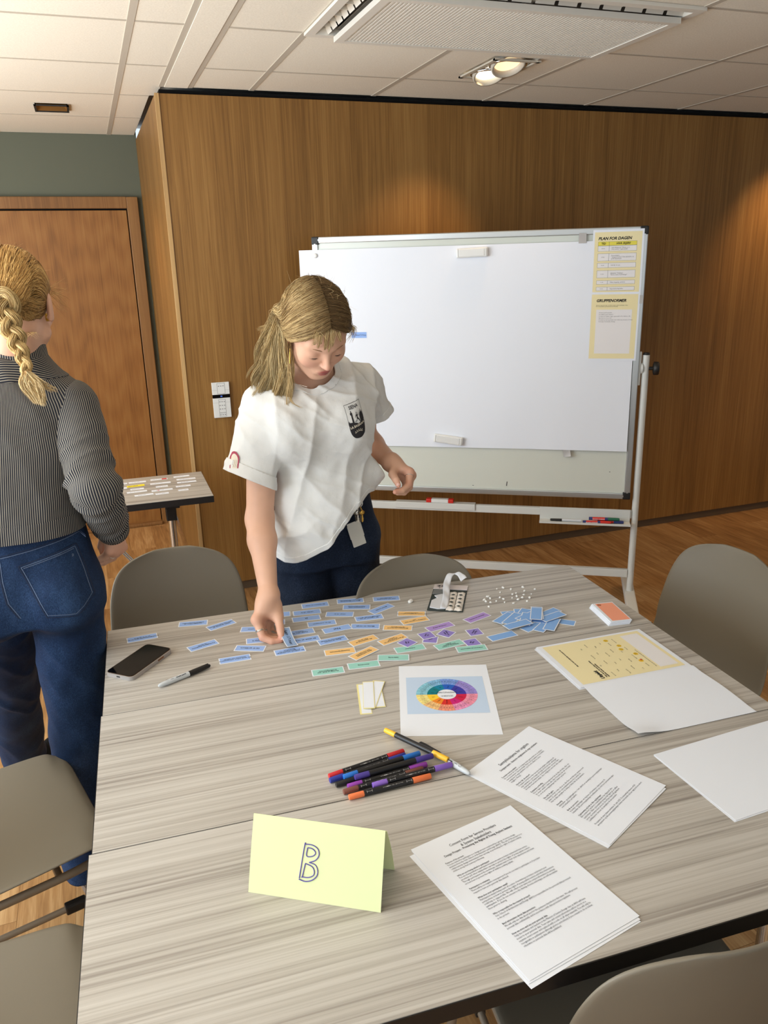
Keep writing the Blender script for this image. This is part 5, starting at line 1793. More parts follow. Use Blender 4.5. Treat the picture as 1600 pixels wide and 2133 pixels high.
def head_prims(s, C, R, ear=1.0):
    L = lambda f, k: s.add(local(f, C, R), k)
    X = lambda f, k: s.cut(local(f, C, R), k)
    L(p_ell((0, -0.014, 0.042), (0.072, 0.092, 0.080)), 0.0)
    L(p_ell((0, 0.032, 0.028), (0.061, 0.056, 0.072)), 0.02)
    L(p_ell((0, 0.032, -0.034), (0.050, 0.050, 0.056)), 0.03)
    L(p_ell((0, 0.066, -0.077), (0.015, 0.014, 0.013)), 0.028)
    for q in (-1, 1):
        L(p_ell((q * 0.034, 0.059, -0.014), (0.024, 0.022, 0.026)), 0.028)
        L(p_cone((q * 0.010, 0.0835, 0.031), (q * 0.043, 0.070, 0.033), 0.0055, 0.0050), 0.016)
        X(p_ell((q * 0.031, 0.097, 0.010), (0.018, 0.0135, 0.0105)), 0.014)
        L(p_ell((q * 0.031, 0.0712, 0.009), (0.0165, 0.0138, 0.0120)), 0.005)
        L(p_cone((q * 0.050, 0.012, -0.058), (q * 0.016, 0.062, -0.077), 0.013, 0.011), 0.03)
    # nose
    L(p_cone((0, 0.083, 0.024), (0, 0.1015, -0.016), 0.0056, 0.0074), 0.012)
    L(p_ell((0, 0.1025, -0.0185), (0.0074, 0.0082, 0.0070)), 0.006)
    for q in (-1, 1):
        L(p_ell((q * 0.0090, 0.0935, -0.0215), (0.0050, 0.0074, 0.0050)), 0.006)
        X(p_ell((q * 0.0052, 0.0985, -0.0288), (0.0026, 0.0040, 0.0022)), 0.003)
    # lips
    L(p_ell((0, 0.079, -0.049), (0.025, 0.013, 0.017)), 0.016)
    L(p_ell((-0.0065, 0.0900, -0.0445), (0.0130, 0.0060, 0.0042)), 0.005)
    L(p_ell((0.0065, 0.0900, -0.0445), (0.0130, 0.0068, 0.0044)), 0.004)
    L(p_ell((0, 0.0892, -0.0548), (0.0150, 0.0074, 0.0056)), 0.004)
    X(p_cone((-0.016, 0.0915, -0.0496), (0.016, 0.0915, -0.0496), 0.0006, 0.0006), 0.002)
    X(p_ell((0, 0.090, -0.0635), (0.017, 0.005, 0.004)), 0.008)
    # ears
    for q in (-1, 1):
        Re = np.array(Matrix.Rotation(q * 0.35, 3, 'Z') @ Matrix.Rotation(0.15, 3, 'X'))
        L(p_ell((q * (0.075 if ear == 1 else 0.070), -0.006, 0.0), (0.0075, 0.0175 * ear, 0.030 * ear), Re), 0.006)
        L(p_ell((q * 0.0735, -0.002, -0.026), (0.006, 0.009, 0.009)), 0.006)
        X(p_ell((q * 0.083, 0.000, 0.002), (0.0055, 0.009, 0.016), Re), 0.004)


def skin_color(V, heads, knuckles=()):
    col = np.tile(SKIN, (len(V), 1))
    def mixin(mask, rgb):
        nonlocal col
        c = np.array(lin(rgb))
        col = col * (1 - mask[:, None]) + c * mask[:, None]
    col *= (0.94 + 0.12 * fbm(V * 40, 2))[:, None]
    for C, R in heads:
        q = (V - C) @ R
        def g(c, r): return np.exp(-(((q - np.array(c)) / np.array(r)) ** 2).sum(1))
        for s_ in (-1, 1): mixin(0.32 * g((s_ * 0.040, 0.075, -0.020), (0.020, 0.03, 0.018)), (222, 142, 126))
        mixin(0.35 * g((0, 0.108, -0.020), (0.012, 0.02, 0.012)), (218, 146, 130))
        up = (np.abs(q[:, 0]) / 0.0205) ** 2 + ((q[:, 2] + 0.0448) / 0.0058) ** 2
        lo_ = (np.abs(q[:, 0]) / 0.0190) ** 2 + ((q[:, 2] + 0.0550) / 0.0064) ** 2
        lip = np.clip(1.5 * (1 - np.minimum(up, lo_)), 0, 1) * (q[:, 1] > 0.075)
        mixin(lip * 0.9, (178, 82, 82))
        mixin(0.8 * np.exp(-((q[:, 2] + 0.0496) / 0.0013) ** 2) * (np.abs(q[:, 0]) < 0.019) * (q[:, 1] > 0.078), (120, 52, 50))
        for s_ in (-1, 1): mixin(0.35 * g((s_ * 0.031, 0.082, 0.016), (0.016, 0.02, 0.008)), (196, 140, 118))
    for c, r, w in knuckles:
        mixin(w * np.exp(-((np.linalg.norm(V - np.asarray(c), axis=1) / r) ** 2)), (206, 120, 104))
    return np.clip(col, 0, 1)


woman1 = thing('person', 'person in a white T-shirt bending over the far table, picking up a card', 'person', (0.60, 2.27, 0))
B1 = Sdf()
head_prims(B1, HC1, RH1, 0.8)
hn = HC1 + RH1 @ np.array([0, -0.030, -0.045])
B1.add(p_cone(hn, NB1, 0.050, 0.055), 0.03)
B1.add(p_loft([(0.82, PEL[0], 2.255, 0.135, 0.095, 5), (0.95, PEL[0], 2.245, 0.130, 0.088, 5), (1.05, PEL[0] - 0.004, 2.22, 0.115, 0.085, 5), (1.18, 0.565, 2.17, 0.125, 0.088, 6), (1.28, 0.555, 2.135, 0.125, 0.085, 6), (1.33, 0.55, 2.125, 0.10, 0.07, 6)]), 0.04)
for Sh, El, Wr in ((SR, ER, WR), (SL, EL, WL)):
    B1.add(p_cone(NB1 + np.array([0, 0.015, -0.035]), Sh, 0.055, 0.050), 0.04)
    B1.add(p_cone(Sh, El, 0.046, 0.036), 0.03)
    m1 = El + (Wr - El) * 0.28
    B1.add(p_cone(El, m1, 0.036, 0.0365), 0.02)
    B1.add(p_cone(m1, Wr, 0.0365, 0.0235), 0.02)
FT = [(0.535, 2.29), (0.700, 2.31)]
for i, q in enumerate((-0.08, 0.08)):
    hip = PEL + np.array([q, 0.01, -0.02])
    knee = np.array([FT[i][0], FT[i][1] - 0.03, 0.48])
    B1.add(p_cone(hip, knee, 0.082, 0.055), 0.03)
    B1.add(p_cone(knee, (FT[i][0], FT[i][1], 0.07), 0.052, 0.034), 0.02)
    B1.add(p_ell((FT[i][0], FT[i][1] - 0.05, 0.042), (0.038, 0.10, 0.038)), 0.02)

# right hand (left in the picture): thumb and index close on a card at the table
zc = ZT + 0.020
pin = at(584, 1333, 1.86)
pin = np.array([pin[0], pin[1], ZT + 0.014])
MCPi = at(534, 1291, 1.895)
PIPi = at(547, 1328, 1.868)
DIPi = at(566, 1336, 1.855)
B1h = []
def hand_mass(W, mcps, r=0.0165):
    for mpt in mcps: B1.add(p_cone(W, mpt, 0.021, 0.0125), 0.016)
    for a, b in zip(mcps[:-1], mcps[1:]): B1.add(p_cone(a, b, 0.0125, 0.012), 0.012)
mc = [MCPi, at(539, 1296, 1.918), at(550, 1298, 1.936), at(561, 1295, 1.95)]
hand_mass(WR, mc)
B1.add(p_cone(WR + (MCPi - WR) * 0.35, at(577, 1285, 1.905), 0.020, 0.015), 0.02)
tipi = at(583, 1335, 1.853)
finger(B1, [MCPi, PIPi, DIPi, tipi], [0.0115, 0.0098, 0.0088, 0.0072])
finger(B1, [mc[1], at(553, 1328, 1.892), at(571, 1332, 1.878), at(584, 1330, 1.873)], [0.0115, 0.0098, 0.0088, 0.0072])
finger(B1, [mc[2], at(560, 1324, 1.915), at(574, 1327, 1.900), at(583, 1322, 1.893)], [0.011, 0.0095, 0.0085, 0.007])
finger(B1, [mc[3], at(567, 1316, 1.935), at(575, 1320, 1.922), at(580, 1314, 1.915)], [0.0098, 0.0082, 0.0074, 0.0062])
TH = [at(575, 1262, 1.92), at(580, 1288, 1.893), at(584, 1312, 1.870), at(587, 1331, 1.853)]
finger(B1, TH, [0.0165, 0.0120, 0.0102, 0.0078], 0.014)
# left hand, hanging loosely half closed
WLh = WL
ML = [at(853, 984, 2.085), at(856, 990, 2.108), at(852, 996, 2.130), at(846, 1000, 2.148)]
hand_mass(WLh, ML)
IL = [ML[0], at(852, 1010, 2.060), at(838, 1022, 2.044), at(823, 1025, 2.036)]
finger(B1, IL, [0.0118, 0.0100, 0.0088, 0.0072])
finger(B1, [ML[1], at(853, 1015, 2.085), at(842, 1026, 2.068), at(828, 1027, 2.058)], [0.0115, 0.0098, 0.0086, 0.0070])
finger(B1, [ML[2], at(848, 1018, 2.110), at(838, 1026, 2.095), at(828, 1024, 2.085)], [0.011, 0.0094, 0.0082, 0.0068])
finger(B1, [ML[3], at(842, 1017, 2.132), at(834, 1022, 2.120), at(827, 1020, 2.112)], [0.0096, 0.0080, 0.0072, 0.006])
TL = [WL + (ML[0] - WL) * 0.25, at(818, 988, 2.085), at(825, 1000, 2.055), at(830, 1011, 2.040)]
finger(B1, TL, [0.0165, 0.0122, 0.0102, 0.0076], 0.014)

V, F = B1.mesh((0.16, 1.78, -0.01), (0.98, 2.50, 1.68), 0.0032, 2)
kn = [(MCPi, 0.014, 0.5), (PIPi, 0.013, 0.5), (tipi, 0.013, 0.5), (TH[2], 0.012, 0.3), (TH[3], 0.010, 0.5), (ML[0], 0.016, 0.5), (IL[1], 0.014, 0.5), (IL[3], 0.012, 0.5), (TL[3], 0.011, 0.45), (DIPi, 0.012, 0.4)]
body1 = np_obj('body', V, F, M['skin'], None, skin_color(V, [(HC1, RH1)], kn))


def attach(o, root):
    """parent to a thing whose Empty stands at its base, geometry given in world space"""
    o.parent = root
    o.matrix_parent_inverse = Matrix.Translation(-root.location)
    return o


attach(body1, woman1)


def nail(parent, tip, prev, side, w=0.0052, l=0.0095, r=0.0085):
    tip, prev, side = (np.asarray(v, float) for v in (tip, prev, side))
    d = (tip - prev) / np.linalg.norm(tip - prev)
    n = side - d * (side @ d)
    n /= np.linalg.norm(n)
    x = np.cross(d, n)
    b = MB().grid(lambda u, v: tuple(tip - d * 0.003 + d * (v - 0.35) * l + x * (u - 0.5) * 2 * w + n * (r * 1.02 - 0.0028 * (2 * u - 1) ** 2 - 0.0016 * max(0, v - 0.5))), 6, 5)
    return b.build('fingernail', M['nail'], parent)


M['nail'] = mat('nail', (232, 186, 172), 0.28)
cam3 = np.array(CAM_LOC)
nail(body1, TH[3], TH[2], (cam3 - TH[3]) + np.array([0.8, 0, 0]), 0.0055, 0.011, 0.0078)
nail(body1, TL[3], TL[2], (cam3 - TL[3]) + np.array([-0.3, 0, 0.4]), 0.0056, 0.011, 0.0078)


def ring_on(label, a, b, t, r, mt, parent, w=0.0013, n=1):
    a, b = np.asarray(a, float), np.asarray(b, float)
    c = a + (b - a) * t
    bld = MB()
    d = Vector(b - a).normalized()
    u = d.orthogonal().normalized()
    v = d.cross(u)
    for k in range(n):
        o_ = Vector(c) + d * 0.0024 * (k - (n - 1) / 2)
        bld.tube([o_ + (u * math.cos(q) + v * math.sin(q)) * r for q in [2 * math.pi * i / 24 for i in range(25)]], w, 6, cap=False)
    o = bld.build('ring', mt, parent)
    return o


for a, b, tt, r_, n_ in ((MCPi, PIPi, 0.60, 0.0112, 2), (mc[1], at(553, 1328, 1.892), 0.62, 0.0112, 2), (ML[0], IL[1], 0.30, 0.0118, 1)):
    o = ring_on('', a, b, tt, r_, M['silver'], None, 0.0013 if n_ > 1 else 0.0011, n_)
    attach(o, woman1)

# ------------------------------------------------ T-shirt
def f2(z, px, py, Y): pass
Tsec = []
for (y, xl, xr, Yc, hd) in ((1185, 562, 752, 2.165, 0.130), (1130, 562, 752, 2.155, 0.132), (1070, 562, 757, 2.145, 0.132), (1010, 563, 772, 2.142, 0.130), (960, 562, 760, 2.138, 0.126), (900, 558, 762, 2.130, 0.120), (860, 552, 768, 2.125, 0.114), (820, 555, 765, 2.122, 0.098), (795, 575, 745, 2.120, 0.080)):
    a, b = at(xl, y, Yc), at(xr, y, Yc)
    c = (a + b) / 2
    Tsec.append((c[2], c[0], c[1], (b[0] - a[0]) / 2, hd, 6.0))
T1 = Sdf()
T1.add(p_loft(Tsec), 0.0)
T1.add(p_cone(NB1 + np.array([-0.01, 0.02, -0.03]), SR + np.array([0.01, 0.0, 0.004]), 0.066, 0.050), 0.05)
T1.add(p_cone(NB1 + np.array([0.01, 0.02, -0.03]), SL + np.array([-0.005, 0.0, 0.004]), 0.066, 0.052), 0.05)
T1.add(p_ell(at(610, 890, 2.04), (0.075, 0.060, 0.080)), 0.07)
T1.add(p_ell(at(715, 870, 2.06), (0.070, 0.060, 0.080)), 0.07)
# sleeves: wide and boxy
hemR = at(519, 992, 2.065)
T1.add(p_cone(SR, SR + (hemR - SR) * 0.5, 0.052, 0.060), 0.04)
T1.add(p_cone(SR + (hemR - SR) * 0.5, hemR + (hemR - SR) * 0.25, 0.060, 0.062), 0.03)
hemLc = at(787, 868, 2.19)
T1.add(p_cone(SL, hemLc, 0.053, 0.046), 0.04)
T1.add(p_cone(hemLc, hemLc + (hemLc - SL) * 0.5, 0.046, 0.044), 0.02)
# loose bulge above the belt on her left side
T1.add(p_ell(at(752, 985, 2.12), (0.050, 0.060, 0.048)), 0.04)


def folds1(P):
    q = P - np.array([0.56, 2.1, 1.1])
    w = 0.05 * (fbm(q * np.array([7, 7, 4]) + 3.1, 2) - 0.5)
    def ridge(u, f, v, seed, p=2.5):
        n = vnoise(np.stack([u * f + seed, q[:, 1] * 4, v], 1))
        return (1 - np.abs(2 * n - 1)) ** p - 0.25
    # long pulls running from the right armpit and the neck down to her left hip
    r1 = ridge(q[:, 0] * 0.80 + q[:, 2] * 0.60 + w, 15, q[:, 2] * 1.5 - q[:, 0] * 1.5, 0)
    r2 = ridge(q[:, 0] * 0.96 - q[:, 2] * 0.20 + w, 19, q[:, 2] * 1.6, 5)
    r4 = ridge(q[:, 0] * 0.55 + q[:, 2] * 0.85 + w * 1.5, 34, q[:, 0] * 5, 31, 3)
    cr = fbm(q * 22 + 1.7, 3)
    low = np.clip((1.10 - P[:, 2]) / 0.16, 0, 1)
    r3 = ridge(q[:, 0] * 0.45 - q[:, 2] * 0.9 + w * 2, 17, q[:, 0] * 4, 9)
    d_ = np.linalg.norm(P - hemLc, axis=1)
    return np.clip(d_ / 0.10, 0.3, 1) * (0.014 * r1 + 0.010 * r2 + 0.005 * r4 + 0.012 * low * r3 + 0.008 * (cr - 0.5))


class Folded(Sdf):
    pass


T1.p = [((lambda f: f)(f), k, op) for f, k, op in T1.p]
V, F = T1.mesh((0.20, 1.85, 0.74), (0.98, 2.42, 1.50), 0.0045, 2)
N_ = normals(V, F)
V = V + N_ * folds1(V)[:, None]
# neck opening, hem and sleeve hems are clean cuts
nk = at(640, 778, 2.085)
nd = np.array([0.02, -0.50, 0.86])
nd /= np.linalg.norm(nd)
cneck = np.linalg.norm((V - nk) - ((V - nk) @ nd)[:, None] * nd * 0.55, axis=1) - 0.074
HEM = [(560, 1182, 2.03), (600, 1182, 2.02), (640, 1172, 2.01), (680, 1140, 2.015), (712, 1094, 2.03), (736, 1050, 2.06), (756, 1020, 2.10), (800, 1012, 2.12)]
HEM = np.array([at(*h) for h in HEM])
chem = V[:, 2] - np.interp(V[:, 0], HEM[:, 0], HEM[:, 2]) + 0.003 * np.sin(V[:, 0] * 60)
dR = (hemR - SR) / np.linalg.norm(hemR - SR)
dR = dR + np.array([-0.20, 0, 0.0]); dR /= np.linalg.norm(dR)
on_r = (V[:, 0] < at(566, 950, 2.07)[0]) & (V[:, 2] < SR[2] - 0.05)
cR = np.where(on_r, -((V - at(520, 999, 2.065)) @ dR), 1.0)
hl = at(789, 869, 2.17)
dL = np.array([0.40, 0.12, -0.90]); dL /= np.linalg.norm(dL)
axl = hemLc + (hemLc - SL) * 0.5
on_l = (p_cone(SL, axl, 0.080, 0.080)(V) < 0.0) & (V[:, 0] > at(764, 900, 2.16)[0])
cL = np.where(on_l, -((V - hl) @ dL), 1.0)
Vs, Fs, Ns = V, F, normals(V, F)
V, F = clip_mesh(Vs, Fs, np.minimum(np.minimum(cneck, chem), np.minimum(cR, cL)))
shirt1 = np_obj('t_shirt', V, F, M['cotton'], None, thick=0.0025)
attach(shirt1, woman1)


def band(name, c, w, off, others):
    """ribbed band along a cut edge of the shirt"""
    v, f = clip_mesh(Vs + Ns * off, Fs, np.minimum(np.minimum(c, w - c), others))
    o = np_obj(name, v, f, M['cotton'], shirt1, thick=0.0035)
    return o


band('neckband', cneck, 0.017, 0.0016, np.minimum(chem, 1.0))
band('cuff', np.where(on_r, cR, -1.0), 0.032, 0.0030, np.minimum(chem, 1.0))
band('cuff', np.where(on_l, cL, -1.0), 0.022, 0.0018, np.minimum(chem, 1.0))
band('hem', np.where(V.shape[0] > 0, chem, chem), 0.018, 0.0012, np.minimum(cR, cL))

# ------------------------------------------------ jeans
J1 = Sdf()
pz = PEL[2]
J1.add(p_loft([(0.80, PEL[0], 2.255, 0.158, 0.118, 4), (0.90, PEL[0], 2.250, 0.158, 0.115, 4), (1.0, PEL[0] + 0.002, 2.235, 0.142, 0.105, 4), (1.04, PEL[0] + 0.004, 2.23, 0.135, 0.10, 4)]), 0)
for i, q in enumerate((-0.076, 0.080)):
    hip = np.array([PEL[0] + q, 2.245, 0.86])
    knee = np.array([FT[i][0], FT[i][1] - 0.03, 0.48])
    J1.add(p_cone(hip, knee, 0.092, 0.082), 0.03)
    J1.add(p_cone(knee, (FT[i][0], FT[i][1], 0.06), 0.082, 0.078), 0.03)
V, F = J1.mesh((0.38, 2.02, 0.0), (0.86, 2.48, 1.10), 0.006, 2)
N_ = normals(V, F)
q = V * np.array([1, 1, 0.5])
V = V + N_ * (0.010 * (fbm(q * 16, 3) - 0.5) + 0.005 * ((1 - np.abs(2 * vnoise(np.stack([V[:, 0] * 8 + V[:, 2] * 9, V[:, 1] * 6, V[:, 2] * 16], 1)) - 1)) ** 2))[:, None]
V, F = clip_mesh(V, F, np.minimum(1.030 - V[:, 2], V[:, 2] - 0.05))
jeans1 = np_obj('jeans', V, F, M['denim_dark'], None, thick=0.003)
attach(jeans1, woman1)
for i in range(2):
    b = MB().ell((FT[i][0], FT[i][1] - 0.055, 0.034), (0.046, 0.125, 0.034), None, 20, 10)
    b.v = [(x, y, max(z, 0.002)) for x, y, z in b.v]
    attach(b.build('shoe', M['white_plastic']), woman1)
# ------------------------------------------------ hair of the person in the T-shirt
HB = (36, 26, 17)
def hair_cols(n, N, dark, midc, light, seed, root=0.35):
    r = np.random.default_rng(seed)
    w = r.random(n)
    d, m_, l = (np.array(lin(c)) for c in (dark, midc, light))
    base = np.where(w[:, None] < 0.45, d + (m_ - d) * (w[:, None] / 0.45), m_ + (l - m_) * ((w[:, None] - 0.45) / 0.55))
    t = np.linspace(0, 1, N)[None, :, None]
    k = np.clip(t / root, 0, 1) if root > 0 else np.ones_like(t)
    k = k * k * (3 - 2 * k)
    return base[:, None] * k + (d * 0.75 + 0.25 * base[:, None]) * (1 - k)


def strands2(name, curves, radii, parent, cols, sides=3, taper=0.25):
    o = strands(name, curves, radii, M['hair'], None, None, sides, taper)
    a = o.data.color_attributes.new('col', 'FLOAT_COLOR', 'POINT')
    c = np.repeat(cols.reshape(-1, 3), sides, 0)
    a.data.foreach_set('color', np.hstack([c, np.ones((len(c), 1))]).astype(np.float32).ravel())
    return attach(o, parent)


EC, ER_ = np.array([0, -0.010, 0.038]), np.array([0.0775, 0.0985, 0.0885])
def push(p, lift=0.0, EC=EC, ER_=ER_):
    q = (p - EC) / ER_
    n = np.linalg.norm(q, axis=-1, keepdims=True)
    return EC + ER_ * q / n * (np.maximum(n, 1.0) * 0 + 1 + lift)


W = lambda p: p @ RH1.T + HC1
g = np.random.default_rng(21)
# scalp cap below the strands
cap = Sdf().add(p_ell(EC, ER_ * 0.985), 0)
V, F = cap.mesh((-0.09, -0.12, -0.07), (0.09, 0.10, 0.14), 0.004, 1)
V, F = clip_mesh(V, F, np.minimum(0.020 + 0.82 * V[:, 2] - V[:, 1], V[:, 2] + 0.045 + 0.4 * np.maximum(V[:, 1], 0)))
capc = np.tile(np.array(lin((104, 80, 54))), (len(V), 1)) * (0.8 + 0.4 * fbm(V * np.array([140, 25, 25]), 2))[:, None]
hair1 = attach(np_obj('hair', W(V), F, M['hair'], None, capc), woman1)
TIE = np.array([0.072, -0.066, 0.004])
n, N = 4200, 13
cur = np.zeros((n, N, 3))
for i in range(n):
    s_ = g.random() ** 0.85
    # right side of the parting: swept back to the tie behind the ear
    a0 = math.radians(40 - 128 * s_)
    p0 = EC + ER_ * np.array([0.02 + 0.02 * g.random(), math.cos(math.radians(90) - a0) if False else math.sin(a0 + 0.25), math.cos(a0 + 0.25)])
    end = TIE + g.normal(0, 0.008, 3)
    front = max(0, 1 - s_ * 1.7)
    m1 = np.array([0.040 + 0.02 * front, p0[1] * 0.72, p0[2] - 0.020 - 0.030 * front])
    m2 = np.array([0.074, p0[1] * 0.25 - 0.018, 0.030 - 0.034 * front + 0.05 * s_])
    c = spl([p0, m1, m2, end], N)
    t = np.linspace(0, 1, N)
    lift = 0.03 + 0.07 * g.random() + 0.03 * np.sin(t * math.pi) * g.random()
    c = push(c, np.asarray(lift)[:, None] if np.ndim(lift) else lift)
    c += 0.0018 * np.sin(t * 9 + g.random() * 6)[:, None] * g.normal(0, 1, 3)
    cur[i] = c
cols = hair_cols(n, N, (128, 100, 64), (192, 161, 110), (232, 206, 154), 1, 0.36)
strands2('hair_swept_back', W(cur), g.uniform(0.00035, 0.00075, n), woman1, cols)
# left side of the parting, falling to the ear
n, N = 2400, 12
cur = np.zeros((n, N, 3))
for i in range(n):
    s_ = g.random()
    a0 = math.radians(40 - 128 * s_)
    p0 = EC + ER_ * np.array([-0.005 - 0.02 * g.random(), math.sin(a0 + 0.25), math.cos(a0 + 0.25)])
    front = max(0, 1 - s_ * 1.6)
    m1 = np.array([-0.046 - 0.012 * front, p0[1] * 0.80, p0[2] - 0.026 - 0.012 * front])
    m2 = np.array([-0.079, p0[1] * 0.50 - 0.010, 0.034 + 0.02 * s_])
    end = np.array([-0.079 + g.normal(0, 0.005), p0[1] * 0.35 - 0.01 + 0.015 * front, -0.012 - 0.035 * g.random()])
    c = spl([p0, m1, m2, end], N)
    t = np.linspace(0, 1, N)
    c = push(c, (0.03 + 0.06 * g.random() + 0.04 * np.clip(t - 0.6, 0, 1) * g.random())[:, None])
    c[-4:, 2] -= np.linspace(0, 0.012, 4)
    c += 0.0018 * np.sin(t * 9 + g.random() * 6)[:, None] * g.normal(0, 1, 3)
    cur[i] = c
cols = hair_cols(n, N, (104, 80, 53), (144, 115, 78), (182, 152, 106), 2, 0.5)  # darker set: the shade on this side of the hair is put into the colours
strands2('hair_right_fall', W(cur), g.uniform(0.00035, 0.00075, n), woman1, cols)
# loose hair falling from the tie over the shoulder
nc, per, N = 70, 44, 18
n = nc * per
cur = np.zeros((n, N, 3))
tw = W(TIE[None])[0]
t = np.linspace(0, 1, N)
wcl = np.zeros(n)
for k in range(nc):
    u = (k + g.random()) / nc
    dep = g.random()
    xe = 532 + 74 * u + g.normal(0, 4)
    ye = 792 + 66 * math.sin(min(max((u - 0.05) / 0.9, 0), 1) * math.pi * 0.75) - 40 * dep * g.random()
    e = at(xe, ye, 2.075 - 0.055 * u - 0.02 * (1 - dep))
    s0 = W((TIE + np.array([0.006, 0.050 * max(0, u - 0.35) * g.random(), 0.004]) + np.array([0.006, 0.012, 0.006]) * g.normal(0, 0.8, 3))[None])[0]
    out = -0.016 + 0.026 * u + g.normal(0, 0.004)
    m1 = s0 + (e - s0) * 0.30 + np.array([out, -0.006, -0.010 + 0.006 * u])
    m2 = s0 + (e - s0) * 0.66 + np.array([out * 0.7, -0.010, 0.0])
    gd = spl([s0, m1, m2, e], N)
    ph, fr, am = g.random() * 6, 5 + 3 * g.random(), 0.006 + 0.007 * g.random()
    gd[:, 0] += 1.3 * am * t * np.sin(t * fr + ph) - 0.016 * np.clip(t - 0.72, 0, 1) * (1 - u) * 4 * g.random()
    gd[:, 1] += 0.6 * am * t * np.cos(t * fr + ph)
    gd[:, 2] += 0.4 * am * t * np.sin(t * fr * 1.3 + ph)
    tone = g.random()
    for j in range(per):
        i = k * per + j
        o_ = g.normal(0, 1, 3) * 0.0034
        sp = (1 - 0.55 * t) + 0.5 * np.clip(t - 0.8, 0, 1)
        cur[i] = gd + o_ * sp[:, None] + 0.0012 * np.sin(t * 11 + g.random() * 6)[:, None] * g.normal(0, 1, 3)
        if g.random() < 0.35: cur[i] = spl(cur[i][: int(N * g.uniform(0.6, 0.95))], N)
        wcl[i] = tone
cols = hair_cols(n, N, (148, 120, 78), (202, 174, 122), (236, 214, 164), 3, 0.10)
cols *= (0.72 + 0.45 * wcl)[:, None, None]
strands2('loose_hair', cur, g.uniform(0.0004, 0.0008, n), woman1, np.clip(cols, 0, 1))
# long locks running from the crown over the tie into the loose hair
n, N = 1000, 22
cur = np.zeros((n, N, 3))
for i in range(n):
    k = i // 30
    gk = np.random.default_rng(900 + k)
    s_ = 0.30 + 0.70 * gk.random()
    a0 = math.radians(40 - 128 * s_)
    p0 = EC + ER_ * np.array([0.02 + 0.03 * g.random(), math.sin(a0 + 0.25), math.cos(a0 + 0.25)])
    m1 = push(np.array([0.048, p0[1] * 0.85 - 0.006, p0[2] - 0.024]), 0.09)
    m2 = push(np.array([0.074, p0[1] * 0.45 - 0.030, 0.040]), 0.11)
    m3 = np.array([0.084, -0.070, 0.006])
    u = gk.random()
    e = at(530 + 64 * u + gk.normal(0, 3), 770 + 70 * gk.random(), 2.07 - 0.05 * u)
    w_ = W(np.array([p0, m1, m2, m3]) + g.normal(0, 0.0022, (4, 3)))
    mid = w_[3] + (e - w_[3]) * 0.5 + np.array([-0.014 + 0.026 * u, -0.008, -0.002])
    c = spl([w_[0], w_[1], w_[2], w_[3] + g.normal(0, 0.003, 3), mid + g.normal(0, 0.003, 3), e + g.normal(0, 0.003, 3)], N)
    t = np.linspace(0, 1, N)
    am, ph = 0.010 * gk.random() + 0.004, gk.random() * 6
    q = np.clip(t - 0.5, 0, 1) * 2
    c[:, 0] += am * q * np.sin(q * 6 + ph)
    c[:, 1] += am * 0.6 * q * np.cos(q * 6 + ph)
    cur[i] = c
cols = hair_cols(n, N, (122, 96, 60), (194, 164, 112), (234, 210, 158), 7, 0.30)
strands2('long_locks', cur, g.uniform(0.0004, 0.0008, n), woman1, cols)
# wisps: fringe, flyaways, one long thin lock, the flick at the tie
wis = []
LOCKS = [(0.034, 0.030, 0.040), (0.030, 0.024, 0.024), (0.016, 0.013, 0.050), (0.009, 0.010, 0.040), (0.000, 0.004, 0.052), (-0.006, -0.004, 0.034), (0.044, 0.042, 0.030), (-0.022, -0.026, 0.026)]
for k in range(150):
    xb, xt, L_ = LOCKS[k % len(LOCKS)]
    j = g.normal(0, 1)
    b0 = xb + 0.0045 * j
    xt = xt + 0.0012 * g.normal()
    L_ = L_ * g.uniform(0.8, 1.0)
    p = [(b0 * 0.5, 0.060, 0.098), (b0 * 0.85, 0.079, 0.080), ((b0 + xt) / 2 + 0.002, 0.0915, 0.078 - L_ * 0.5), (xt, 0.0945 - 0.3 * abs(xt), 0.078 - L_)]
    wis.append(W(spl(p, 20)))
for k in range(110):
    a = g.uniform(-1.3, 1.3)
    b = g.uniform(-0.9, 1.1)
    d = np.array([math.sin(a) * math.cos(b), math.sin(b), math.cos(a) * math.cos(b)])
    p0 = EC + ER_ * d * 1.04
    p1 = EC + ER_ * (d + 0.07 * g.normal(0, 1, 3)) * 1.075
    p2 = EC + ER_ * (d + 0.14 * g.normal(0, 1, 3)) * (1.09 + 0.04 * g.random())
    wis.append(W(spl([p0, p1, p2], 20)))
for k in range(60):
    e = at(538 + g.normal(0, 2.5), 686 + g.normal(0, 3), 2.05)
    wis.append(spl([tw + g.normal(0, 0.004, 3), tw + (e - tw) * 0.5 + np.array([0, 0, -0.007 + g.normal(0, 0.002)]), e], 20))
for k in range(9):
    wis.append(spl([at(603, 770, 2.0), at(601 + g.normal(0, 1.2), 812, 2.0), at(609 + g.normal(0, 1.5), 838, 1.985), at(624 + k, 850 + g.normal(0, 1), 1.98)], 20))
for k in range(14):
    wis.append(spl([at(601, 735, 1.99), at(602 + g.normal(0, 2), 780, 1.99), at(598 + g.normal(0, 3), 830 + 8 * g.random(), 1.99), at(603 + g.normal(0, 3), 850 + 12 * g.random(), 1.985)], 20))
for k in range(40):
    e = at(731 + g.normal(0, 5), 700 + g.normal(0, 8), 1.985)
    p0 = W(np.array([[-0.079, 0.012, 0.03]]))[0]
    wis.append(spl([p0, (p0 + e) / 2 + np.array([0.012 + g.normal(0, 0.003), 0, 0]), e], 20))
wis = np.array(wis)
cols = hair_cols(len(wis), 20, (146, 114, 72), (196, 166, 114), (226, 200, 148), 5, 0.2)
